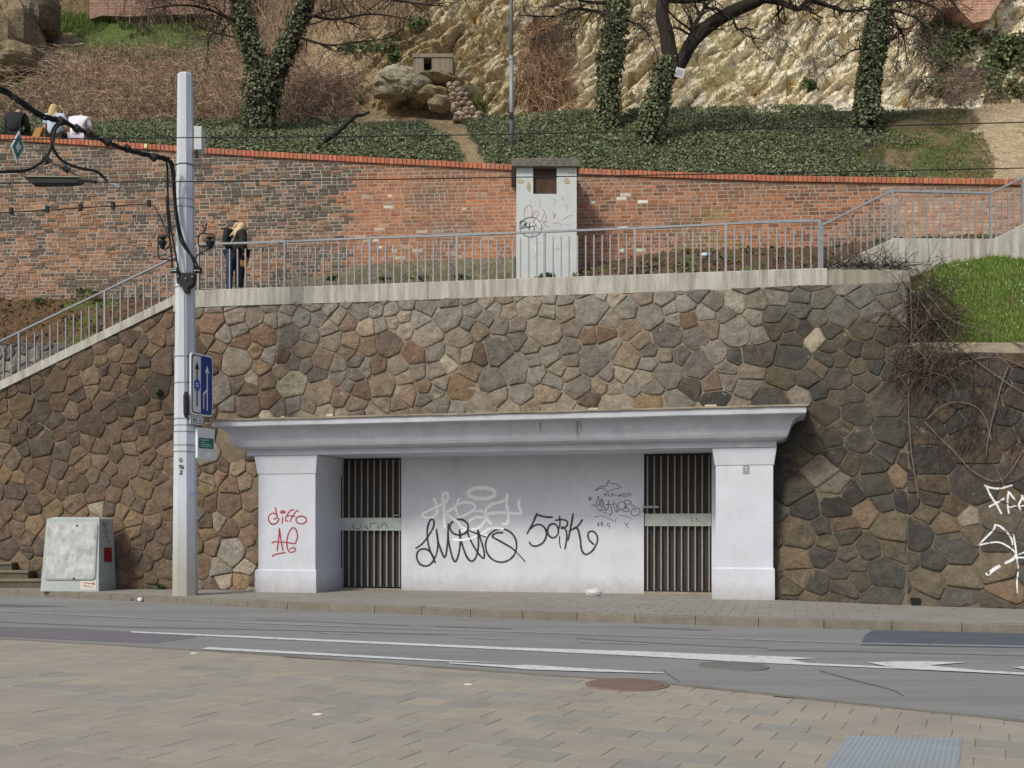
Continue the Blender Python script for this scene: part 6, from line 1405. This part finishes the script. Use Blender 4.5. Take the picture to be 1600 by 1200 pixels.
# ------------------------------------------------------------------ roadside cabinet
CYf = 24.35; cb = thing('street_cabinet', 'pale green street cabinet with scoured front panel and red sticker on the pavement', 'cabinet', P(112, 922, CYf))
zb_, zt_ = KH, P(0, 811, CYf).z; X0, X1 = P(63, 0, CYf).x, P(154, 0, CYf).x; X0t, X1t = P(69.5, 0, CYf).x, P(152, 0, CYf).x; dp = .95; tb_ = .12
def cfp(u, v):                                    # point on the sloping front, u,v in 0..1
    xa = X0 + (X0t - X0) * v; xb = X1 + (X1t - X1) * v; return Vector((xa + (xb - xa) * u, CYf + tb_ * v, zb_ + (zt_ - zb_) * v))
s = MB(); sk = .06
s.rings([[(X0, CYf, zb_), (X1, CYf, zb_), (X1 + .05, CYf + dp, zb_), (X0 + .05, CYf + dp, zb_)], [(X0t, CYf + tb_, zt_), (X1t, CYf + tb_, zt_), (X1t + .04, CYf + dp - .1, zt_), (X0t + .04, CYf + dp - .1, zt_)], [(X0t + .12, CYf + tb_ + .1, zt_ + .045), (X1t - .05, CYf + tb_ + .1, zt_ + .045), (X1t - .02, CYf + dp - .2, zt_ + .045), (X0t + .12, CYf + dp - .2, zt_ + .045)]], cap0=True, cap1=True); s.build('housing', m_cab, cb)
fu = (cfp(1, .5) - cfp(0, .5)).normalized(); fv = (cfp(.5, 1) - cfp(.5, 0)).normalized(); fn = fu.cross(fv).normalized(); fn = fn if fn.y < 0 else -fn
o = cfp(.045, .15); wdt = (cfp(.95, .15) - o).length; hgt = (cfp(.045, .95) - o).length
s = MB(); s.slab(rrect(wdt, hgt, .09), o, fu, fv, fn, -.02, .03, .02); s.build('door_frame', m_cab, cb)
s = MB(); s.slab(rrect(wdt, hgt, .07, .045), o, fu, fv, fn, .0, .036, .004); dr = s.build('door', m_cabdoor, cb)
for a, b in ((.60, .945), (.585, .03)): s = MB(); c = o + fu * wdt * a + fv * hgt * b + fn * .037; s.slab([(-.02, -.02), (.02, -.02), (.02, .02), (-.02, .02)], c, fu, fv, fn, -.01, .006, .003); s.build('lock', m_dark, cb)
s = MB(); c = cfp(.68, .02); s.cur = alb((214, 206, 200), 1); s.slab([(0, 0), (.36, 0), (.36, .2), (0, .2)], c, fu, fv, fn, -.01, .006, .002); nt3 = s.build('poster', m_sheet, cb)
for pts in ([(.08, .16), (.2, .14), (.32, .15)], [(.28, .17), (.33, .12), (.27, .11)], [(.07, .10), (.12, .06), (.1, .12), (.2, .05)], [(.18, .11), (.26, .05), (.3, .09)]):
    s = MB(); s.cur = alb((150, 60, 50), 1) if pts[0][1] > .12 else alb((170, 140, 120), 1)
    for a, b in zip(pts[:-1], pts[1:]): d = Vector((b[0] - a[0], b[1] - a[1])).normalized() * .008; s.poly([c + fu * p[0] + fv * p[1] + fn * .008 for p in ((a[0] - d.y, a[1] + d.x), (a[0] + d.y, a[1] - d.x), (b[0] + d.y, b[1] - d.x), (b[0] - d.y, b[1] + d.x))])
    s.build('print', m_sheet, nt3)
# right flank: sticker and pen marks
def flank(w_, v): a = Vector((X1 + (X1t - X1) * v, CYf + tb_ * v, zb_ + (zt_ - zb_) * v)); b = Vector((X1 + .05 + (X1t + .04 - X1 - .05) * v, CYf + dp - .1 * v, a.z)); return a.lerp(b, w_)
fl_n = (flank(1, .5) - flank(0, .5)).cross(flank(.5, 1) - flank(.5, 0)).normalized(); fl_n = fl_n if fl_n.x > 0 else -fl_n
s = MB(); s.cur = alb((142, 40, 44), 1); s.poly([flank(a, b) + fl_n * .006 for a, b in ((.30, .40), (.80, .39), (.80, .60), (.30, .60))]); s.build('red_sticker', m_sheet, cb)
def pj_f(x, y, lift): return flank(x, y) + fl_n * (.004 + lift)
s = MB()
for st_ in ([(.2, .94), (.5, .94)], [(.2, .91), (.5, .905)], [(.3, .89), (.5, .86)], [(.25, .84), (.55, .80), (.4, .78)], [(.35, .76), (.6, .74)], [(.5, .71), (.65, .68), (.55, .66)]):
    for a, b in zip(st_[:-1], st_[1:]): s.poly([flank(a[0], a[1]) + fl_n * .005, flank(b[0], b[1]) + fl_n * .005, flank(b[0], b[1] + .012) + fl_n * .005, flank(a[0], a[1] + .012) + fl_n * .005])
s.cur = (.05, .05, .05); s.t = [(.05, .06, .06)] * len(s.v); s.build('scribble', m_sheet, cb)

# ------------------------------------------------------------------ litter
def crumple(name, c, r, seed, mat, label, cat, col=(1, 1, 1), n=9):
    s = MB(); s.cur = col; rings = []
    for i in range(n + 1):
        th = math.pi * i / n; rings.append([Vector(c) + Vector((math.sin(th) * math.cos(2 * math.pi * k / 14) * r[0], math.sin(th) * math.sin(2 * math.pi * k / 14) * r[1], math.cos(th) * r[2] + r[2] * .8)) * 1.0 + Vector((nz(i * 1.3, k * 1.1, seed), nz(i, k, seed + 5), abs(nz(i * .9, k * .8, seed + 9)))) * r[2] * .5 for k in range(14)])
    s.rings(rings); return s.build(name, mat, None, label=label, cat=cat)
crumple('plastic_bag', G(928, 931.5, KH), (.17, .12, .085), 3, m_plastic, 'crumpled white plastic bag on the pavement before the portal', 'plastic bag')
crumple('crushed_can', G(219, 940.5, 0), (.05, .05, .05), 8, m_sheet, 'crushed white drink can in the gutter by the kerb', 'can', (.7, .7, .75))
crumple('crumpled_wrapper', G(209, 939.5, 0), (.06, .05, .045), 12, m_sheet, 'dark crumpled wrapper beside the white can in the gutter', 'wrapper', (.12, .06, .08))
crumple('paper_scrap', G(1072, 922.5, KH), (.05, .04, .035), 15, m_sheet, 'small orange paper scrap before the right gate', 'litter', (.55, .35, .25), n=6)
for k, (x, y, lab) in enumerate(((303, 1022, 'tiny white scrap on the paving left of the white line'), (732, 1071, 'pale paper scrap on the paving in the middle'), (497, 1118, 'tiny white scrap on the lower paving'))):
    crumple('paper_scrap', G(x, y, 0), (.05, .03, .01), 20 + k, m_sheet, lab, 'litter', (.7, .68, .62), n=5)
bt = rbankv[8, 22]; s = MB(); 
p = Vector((P(1092, 400, 25.6).x, 25.6, 0)); i = np.argmin(abs(rbankv[:, :, 0] - p.x) + abs(rbankv[:, :, 1] - p.y)); q = Vector(rbankv.reshape(-1, 3)[i]); q.z += .06
s.cur = (.75, .76, .78); s.tube([q, q + Vector((.05, 0, 0)), q + Vector((.22, 0, .01)), q + Vector((.25, 0, .01))], [.02, .05, .05, .02], 8); bt = s.build('plastic_bottle', m_sheet, None, label='small white and blue bottle lying on the earth bank', cat='bottle')
s = MB(); s.cur = (.1, .25, .6); s.tube([q + Vector((.14, 0, .006)), q + Vector((.21, 0, .009))], .053, 8); s.build('bottle_label', m_sheet, bt)
# drain hole at the foot of the right wall
s = MB(); r = ray(1431, 942.5); h = bvh.ray_cast(Vector((0, 0, H)), r.normalized())[0]; s.cur = (.02, .02, .02); s.abox(h.x - .07, h.x + .07, h.y - .06, h.y + .1, KH, KH + .14); s.build('drain_hole', m_cloth, rroot)

# ------------------------------------------------------------------ brambles at the right corner
st_ = []; ds_ = []
for _ in range(760):
    x = random.gauss(1442, 27); y = random.uniform(430, 600); X, z = wpx(max(1395, min(1560, x)), y); p = Vector((X, fw(X, z) - random.uniform(.03, .25), z))
    if y < 535: p.y += random.uniform(0, .5)
    st_.append(p); ds_.append((random.gauss(.1, .5), random.gauss(-.15, .15), random.gauss(-.3, .6)))
v, c = twigs(st_, ds_, 1.0, .008, cols_from([(92, 80, 72), (74, 66, 60), (112, 98, 88)], len(st_), .9), .5, .28, 5); mass('bramble', v, 4, c, m_twig)
st_ = []; ds_ = []
for _ in range(560):
    x = random.uniform(1425, 1640) if random.random() < .6 else random.gauss(1515, 18); y = random.uniform(548, 700); X, z = wpx(x, y); p = Vector((X, fw(X, z) - random.uniform(.07, .16), z)); st_.append(p); ds_.append((random.gauss(0, .35), -.03, -1))
v, c = twigs(st_, ds_, 1.1, .0055, cols_from([(78, 72, 67), (64, 60, 58), (100, 92, 86)], len(st_), .9), .15, .20, 5); v[:, :, 1] = np.minimum(v[:, :, 1], v[:, :, 1]); mass('hanging_vines', v, 4, c, m_twig)
vt_ = MB()
for pts in ([(1418, 430), (1421, 520), (1416, 600), (1420, 700), (1432, 780)], [(1400, 430), (1440, 480), (1490, 540), (1570, 600), (1640, 640)], [(1440, 660), (1480, 700), (1520, 740), (1560, 750), (1600, 700), (1640, 660)], [(1445, 655), (1470, 635), (1500, 630), (1530, 645), (1545, 690)], [(1572, 570), (1558, 610), (1545, 660), (1535, 715)], [(1430, 440), (1480, 500), (1540, 520), (1600, 545)], [(1340, 500), (1380, 490), (1420, 520), (1460, 560)], [(1455, 600), (1500, 570), (1550, 560), (1610, 580)]):
    c = []
    for p in catmull([(x, y, 0) for x, y in pts], 6): X, z = wpx(p.x, p.y); c.append(Vector((X, fw(X, z) - .12 - .05 * nz(p.x * .05, p.y * .05), z)))
    vt_.tube(c, .011, 4)
vt_.cur = (1, 1, 1); vt_.t = [alb((120, 108, 98), .9)] * len(vt_.v); vt_.build('bramble', m_twig, None, kind='stuff')
st_ = []; ds_ = []
for _ in range(170):
    x = random.uniform(1285, 1425); p = P(x, 420 - random.uniform(0, 6), 23.3); st_.append(p); ds_.append((random.gauss(0, .8), random.gauss(0, .3), random.gauss(.35, .3)))
v, c = twigs(st_, ds_, .8, .009, cols_from([(74, 66, 60), (96, 86, 78)], len(st_), .9), .25, .3, 5); mass('bramble', v, 4, c, m_twig)
# weeds at wall feet
wl = []
for x, y, sd_ in ((252, 917, 6), (850, 433, 12), (860, 431, 8), (520, 435, 10), (600, 436, 14), (660, 434, 14), (720, 434, 12), (915, 432, 8), (1000, 426, 14), (1020, 425, 12), (250, 614, 3), (130, 455, 14), (60, 468, 12), (150, 460, 8)):
    for _ in range(45):
        xx, yy = random.gauss(x, sd_ * .5), random.gauss(y, 2.2)
        if y > 900: X, z = wpx(xx, yy); p = Vector((X, fw(X, z) - .12, z))
        elif y > 600: X, z = wpx(xx, yy); p = Vector((X, fw(X, z) - .10, z))
        elif y > 445: p = P(xx, yy, bw((xx - 800) / F * 27.6) - .15)
        else: p = P(xx, yy, 25.7)
        wl.append(p)
v, c = leaves(wl, np.tile((0, -.7, .6), (len(wl), 1)), .075, cols_from([(78, 98, 46), (92, 108, 56), (64, 82, 42)], len(wl), .9)); mass('weeds', v, 3, c, m_leaf)

# ------------------------------------------------------------------ people
def skin(name, verts, edges, mat, parent, root=0, sub=2, tint=(1, 1, 1), label=None):
    me = bpy.data.meshes.new(name); me.from_pydata([tuple(v[:3]) for v in verts], edges, []); o = bpy.data.objects.new(name, me); COL.objects.link(o)
    o.modifiers.new('s', 'SKIN'); m2 = o.modifiers.new('d', 'SUBSURF'); m2.levels = sub; m2.render_levels = sub
    for i, v in enumerate(verts):
        sv = me.skin_vertices[0].data[i]; r = v[3]; sv.radius = r if isinstance(r, tuple) else (r, r); sv.use_root = (i == root)
    dg = bpy.context.evaluated_depsgraph_get(); m3 = bpy.data.meshes.new_from_object(o.evaluated_get(dg)); bpy.data.objects.remove(o); m3.name = name
    nv = len(m3.vertices); pos = np.empty(nv * 3, dtype=np.float32); m3.vertices.foreach_get('co', pos); f = [tuple(p.vertices) for p in m3.polygons]; bpy.data.meshes.remove(m3)
    return mesh_obj(name, pos.reshape(-1, 3), f, [tint] * nv, mat, parent, True, label=label)
def head_v(c, r, look): return c
def chain(vs): return [(i, i + 1) for i in range(len(vs) - 1)]
def person(base, label, fn): t = thing('person', label, 'person', base); fn(t, Vector(base)); return t
def V4(b, x, y, z, r): return (b.x + x, b.y + y, b.z + z, r)
def body(t, b, J, tint=(1, 1, 1)):
    """J: joints dict -> one continuous skinned body"""
    names = ['pel', 'spine', 'chest', 'neck', 'headb', 'headt', 'nose', 'shL', 'elL', 'wrL', 'haL', 'fiL', 'shR', 'elR', 'wrR', 'haR', 'fiR', 'hipL', 'knL', 'anL', 'toL', 'hipR', 'knR', 'anR', 'toR']
    R = dict(pel=.12, spine=.11, chest=.13, neck=.052, headb=.088, headt=.085, nose=.03, sh=.06, el=.042, wr=.03, ha=.034, fi=.016, hip=.085, kn=.055, an=.04, to=.035)
    vs = [V4(b, *J[n_], R.get(n_, R.get(n_[:2], R.get(n_[:3], .05)))) for n_ in names]; ix = {n_: i for i, n_ in enumerate(names)}
    E = [('pel', 'spine'), ('spine', 'chest'), ('chest', 'neck'), ('neck', 'headb'), ('headb', 'headt'), ('headb', 'nose'), ('chest', 'shL'), ('shL', 'elL'), ('elL', 'wrL'), ('wrL', 'haL'), ('haL', 'fiL'), ('chest', 'shR'), ('shR', 'elR'), ('elR', 'wrR'), ('wrR', 'haR'), ('haR', 'fiR'), ('pel', 'hipL'), ('hipL', 'knL'), ('knL', 'anL'), ('anL', 'toL'), ('pel', 'hipR'), ('hipR', 'knR'), ('knR', 'anR'), ('anR', 'toR')]
    return skin('body', vs, [(ix[a], ix[c]) for a, c in E], m_skin, t, 0, 2)
def wear(t, b, name, J, path, rad, col, mat=m_cloth, label=None):
    """path: list of chains of joint names sharing the first joint"""
    vs = []; ix = {}; ed = []
    for ch_ in path:
        for a in ch_:
            if a not in ix: ix[a] = len(vs); vs.append(V4(b, *J[a], rad[a]))
        for a, c in zip(ch_[:-1], ch_[1:]): ed.append((ix[a], ix[c]))
    return skin(name, vs, ed, mat, t, 0, 2, col, label)
def lerpj(J, a, b, k): return tuple(J[a][i] + (J[b][i] - J[a][i]) * k for i in range(3))
def strands(t, pts_r, col, n, ln, name='hair'):
    st_ = []; ds_ = []
    for p, d in pts_r:
        for _ in range(n): st_.append(Vector(p) + Vector((random.gauss(0, .035), random.gauss(0, .03), random.gauss(0, .03)))); ds_.append(Vector(d) + Vector((random.gauss(0, .12), random.gauss(0, .12), random.gauss(0, .1))))
    v, c = twigs(st_, ds_, ln, .012, cols_from(col, len(st_), 1.0, .15), .25, .10, 4); mass(name, v, 4, c, m_twig, t, kind='stuff')
# standing couple; local frame: x right, y away from the camera, z up from the walkway
def standing(t, b, hgt, face, lean, jacket, trouser, hair, hairfn, hands, shoe=(.02, .02, .02), bend=0):
    k = hgt / 1.75; fx, fy = face
    sx, sy = -fy, fx                                       # left side direction
    def pt(f, l, z): return (k * (fx * f + sx * l) + lean * z, k * (fy * f + sy * l), k * z)
    J = dict(pel=pt(0, 0, .95), spine=pt(0, 0, 1.12), chest=pt(0, 0, 1.34), neck=pt(.03, 0, 1.49), headb=pt(.07 + bend * .5, 0, 1.585), headt=pt(.075 + bend, 0, 1.665 - bend * .4), nose=pt(.165 + bend, 0, 1.59 - bend * .5),
             shL=pt(0, .175, 1.40), elL=pt(-.02, .23, 1.13), shR=pt(0, -.175, 1.40), elR=pt(-.02, -.23, 1.13), hipL=pt(0, .09, .90), knL=pt(.03, .10, .50), anL=pt(.0, .10, .09), toL=pt(.15, .11, .035), hipR=pt(0, -.09, .90), knR=pt(-.03, -.10, .50), anR=pt(-.06, -.10, .09), toR=pt(.09, -.11, .035))
    for s_ in 'LR':
        h_ = hands[s_]; J['wr' + s_] = pt(*h_); J['ha' + s_] = pt(h_[0] + .04, h_[1] * .95, h_[2] - .07); J['fi' + s_] = pt(h_[0] + .07, h_[1] * .9, h_[2] - .14)
    body(t, b, J)
    J['cuL'] = lerpj(J, 'elL', 'wrL', .9); J['cuR'] = lerpj(J, 'elR', 'wrR', .9); J['hem'] = (J['pel'][0], J['pel'][1], J['pel'][2] - .06); J['nk'] = lerpj(J, 'chest', 'neck', .7)
    wear(t, b, 'jacket', J, [['hem', 'spine', 'chest', 'nk'], ['chest', 'shL', 'elL', 'cuL'], ['chest', 'shR', 'elR', 'cuR']], dict(hem=(.25, .20), spine=(.23, .19), chest=(.235, .18), nk=.09, shL=.115, elL=.095, cuL=.07, shR=.115, elR=.095, cuR=.07), jacket)
    wear(t, b, 'trousers', J, [['pel', 'hipL', 'knL', 'anL'], ['pel', 'hipR', 'knR', 'anR']], dict(pel=.17, hipL=.13, knL=.10, anL=.075, hipR=.13, knR=.10, anR=.075), trouser)
    for s_ in 'LR': J['a2' + s_] = (J['an' + s_][0], J['an' + s_][1], .06); wear(t, b, 'shoe', J, [['a2' + s_, 'to' + s_]], {'a2' + s_: .055, 'to' + s_: .045}, shoe)
    hairfn(t, b, J)
def cap_hair(col):
    def f(t, b, J):
        h0 = Vector(J['headb']); h1 = Vector(J['headt']); n_ = Vector(J['nose']); back_ = (h0 - n_); back_.z = 0; back_.normalize()
        JJ = dict(a=tuple(h1 + Vector((0, 0, .03)) + back_ * .02), b=tuple(h0 + back_ * .045 + Vector((0, 0, .02)))); wear(t, b, 'hair', JJ, [['a', 'b']], dict(a=.082, b=.065), col)
    return f
def long_hair(col, dirv, ln):
    def f(t, b, J):
        h0 = Vector(J['headb']); h1 = Vector(J['headt']); n_ = Vector(J['nose']); back_ = (h0 - n_); back_.z = 0; back_.normalize(); dv = Vector(dirv).normalized()
        tint = alb(col[0], 1.0); q = h0 + back_ * .06
        JJ = dict(a=tuple(h1 + Vector((0, 0, .03)) + back_ * .02), b=tuple(q), c=tuple(q + dv * ln * .35), d=tuple(q + dv * ln * .75), e=tuple(q + dv * ln))
        wear(t, b, 'hair', JJ, [['a', 'b', 'c', 'd', 'e']], dict(a=.10, b=.125, c=(.115, .08), d=(.085, .06), e=(.03, .03)), tint)
        for k in range(7):
            o_ = Vector((random.gauss(0, .05), random.gauss(0, .02), random.gauss(0, .03))); JJ = dict(a=tuple(q + o_), b=tuple(q + dv * ln * .55 + o_ * 1.2), c=tuple(q + dv * ln * random.uniform(.9, 1.15) + o_ * 1.5))
            wear(t, b, 'hair_lock', JJ, [['a', 'b', 'c']], dict(a=.035, b=.028, c=.01), alb(random.choice(col), 1.0))
    return f
wz = P(0, 451.5, led_Y(372)).z
bY = 26.15
person((P(366, 0, bY + .28).x, bY + .28, wz - .01), 'person in a dark leather jacket and blue jeans standing behind the blonde companion', lambda t, b: standing(t, b, 1.90, (.75, -.66), .0, (.022, .022, .026), (.045, .065, .13), None, cap_hair((.035, .022, .015)), dict(L=(.12, .25, .98), R=(.18, -.10, 1.05)), bend=.05))
wom = person((P(376, 0, bY - .05).x, bY - .05, wz - .01), 'person with long blonde hair in a dark coat and black trousers on the walkway', lambda t, b: standing(t, b, 1.76, (.80, .60), -.012, (.030, .026, .022), (.012, .012, .013), None, long_hair([(204, 182, 138), (186, 160, 116), (216, 198, 156)], (-.50, -.30, -.85), .32), dict(L=(.16, .2, .95), R=(.02, -.22, .88)), bend=.06))
hb_ = thing('handbag', 'small tan handbag carried by the blonde person on the walkway', 'handbag', (P(381, 412, bY - .3).x, bY - .3, P(0, 416, bY - .3).z))
c = P(381, 411, bY - .32); s = MB(); s.cur = alb((170, 134, 70), 1); s.slab([(-.07, -.08), (.07, -.08), (.08, .06), (-.08, .06)], c, (1, 0, 0), (0, 0, 1), (0, -1, 0), -.06, .03, .015); s.build('pouch', m_cloth, hb_)
s = MB(); s.tube(catmull([c + Vector((-.06, 0, .05)), c + Vector((.02, 0, .45)), c + Vector((.06, 0, .05))], 6), .01, 5); s.build('strap', m_rub, hb_)
# three seated on the wall top, seen from behind
def seated(t, b, torso_lean, shirt, bottoms, hair, head_f, sleeve, turn=0, side=0, arm_out=0, skin_low=True):
    def pt(x, y, z): return (1.14 * (x + side * z), y * 1.1, z * 1.14)
    f = torso_lean
    J = dict(pel=pt(0, 0, .12), spine=pt(0, f * .25, .30), chest=pt(0, f * .7, .50), neck=pt(0, f * 1.15, .63), headb=pt(head_f[0] * .6, f * 1.3 + head_f[1] * .6, .63 + head_f[2] * .6), headt=pt(head_f[0], f * 1.35 + head_f[1], .63 + head_f[2]), nose=pt(head_f[0] * .8, f * 1.35 + head_f[1] + .1, .60 + head_f[2] * .7),
             shL=pt(-.18, f * .9, .55), elL=pt(-.25 - arm_out, f + .02, .30), wrL=pt(-.14, f + .2, .20), haL=pt(-.10, f + .26, .18), fiL=pt(-.06, f + .31, .16), shR=pt(.18, f * .9, .55), elR=pt(.25 + arm_out, f + .02, .30), wrR=pt(.14, f + .2, .20), haR=pt(.10, f + .26, .18), fiR=pt(.06, f + .31, .16),
             hipL=pt(-.10, .06, .10), knL=pt(-.13, .46, .14), anL=pt(-.12, .52, -.28), toL=pt(-.12, .62, -.33), hipR=pt(.10, .06, .10), knR=pt(.13, .46, .14), anR=pt(.12, .52, -.28), toR=pt(.12, .62, -.33))
    body(t, b, J)
    for s_ in 'LR': J['cu' + s_] = lerpj(J, 'sh' + s_, 'el' + s_, .75) if sleeve == 'short' else lerpj(J, 'el' + s_, 'wr' + s_, .9)
    J['nk'] = lerpj(J, 'chest', 'neck', .7); J['hem'] = (J['pel'][0], J['pel'][1], .10)
    ch_ = [['hem', 'spine', 'chest', 'nk']] + ([['chest', 'shL', 'cuL'], ['chest', 'shR', 'cuR']] if sleeve == 'short' else [['chest', 'shL', 'elL', 'cuL'], ['chest', 'shR', 'elR', 'cuR']])
    wear(t, b, 'shirt' if sleeve == 'short' else 'jacket', J, ch_, dict(hem=(.205, .15), spine=(.205, .15), chest=(.22, .15), nk=.10, shL=.10, cuL=.08, shR=.10, cuR=.08, elL=.08, elR=.08), shirt)
    wear(t, b, 'trousers', J, [['pel', 'hipL', 'knL', 'anL'], ['pel', 'hipR', 'knR', 'anR']], dict(pel=(.17, .13), hipL=.11, knL=.075, anL=.06, hipR=.11, knR=.075, anR=.06), bottoms)
    for s_ in 'LR': wear(t, b, 'shoe', J, [['an' + s_, 'to' + s_]], {'an' + s_: .06, 'to' + s_: .048}, (.03, .03, .03))
    hair(t, b, J)
def seat_at(x): X = (x - 800) / F * 28.6; Y = bw(X) + .20; X = (x - 800) / F * Y; return (X, Y, cz(X) + .02)
def hood(t, b, J): cap_hair((.05, .035, .03))(t, b, J)
person(seat_at(22), 'person in a black jacket hunched over on the far left of the brick wall', lambda t, b: seated(t, b, .16, (.022, .022, .024), (.02, .02, .022), hood, (.03, .10, .10), 'long', side=-.02))
person(seat_at(86), 'person with long blonde hair and light blue top sitting on the brick wall', lambda t, b: seated(t, b, .03, alb((196, 212, 226), .95), (.016, .016, .018), long_hair([(196, 172, 124), (176, 148, 104), (210, 188, 142)], (-.30, -.40, -1), .34), (-.02, .05, .17), 'short', side=-.02))
def p3hair(t, b, J):
    cap_hair((.16, .09, .06))(t, b, J); JJ = dict(J); JJ['a'] = tuple(Vector(J['nk']) + Vector((-.09, -.03, .015))); JJ['b'] = tuple(Vector(J['nk']) + Vector((.09, -.03, .015))); wear(t, b, 'purple_collar', JJ, [['a', 'b']], dict(a=.05, b=.05), (.05, .035, .12))
person(seat_at(120), 'person in a white shirt with a purple collar bending forward on the brick wall', lambda t, b: seated(t, b, .17, alb((232, 230, 238), .95), alb((200, 196, 210), .9), p3hair, (.02, .09, .06), 'short', arm_out=.03))
bgp = Vector(seat_at(57)); bgp.y -= .10; bg_ = thing('shopping_bag', 'tan paper bag leaning on the wall between the seated people', 'bag', bgp)
s = MB(); s.cur = alb((172, 134, 84), 1); U2 = Vector((1, 0, .0)); V2 = Vector((.32, .05, 1)).normalized(); s.slab([(-.10, 0), (.11, 0), (.12, .30), (-.08, .28)], bgp, U2, V2, (0, -1, 0), -.12, 0, .012); s.build('bag_body', m_cloth, bg_)
s = MB(); s.cur = alb((150, 112, 68), 1); c = bgp + V2 * .28; s.tube(catmull([c + U2 * -.05, c + V2 * .07, c + U2 * .06], 5), .008, 5); s.build('handle', m_cloth, bg_)
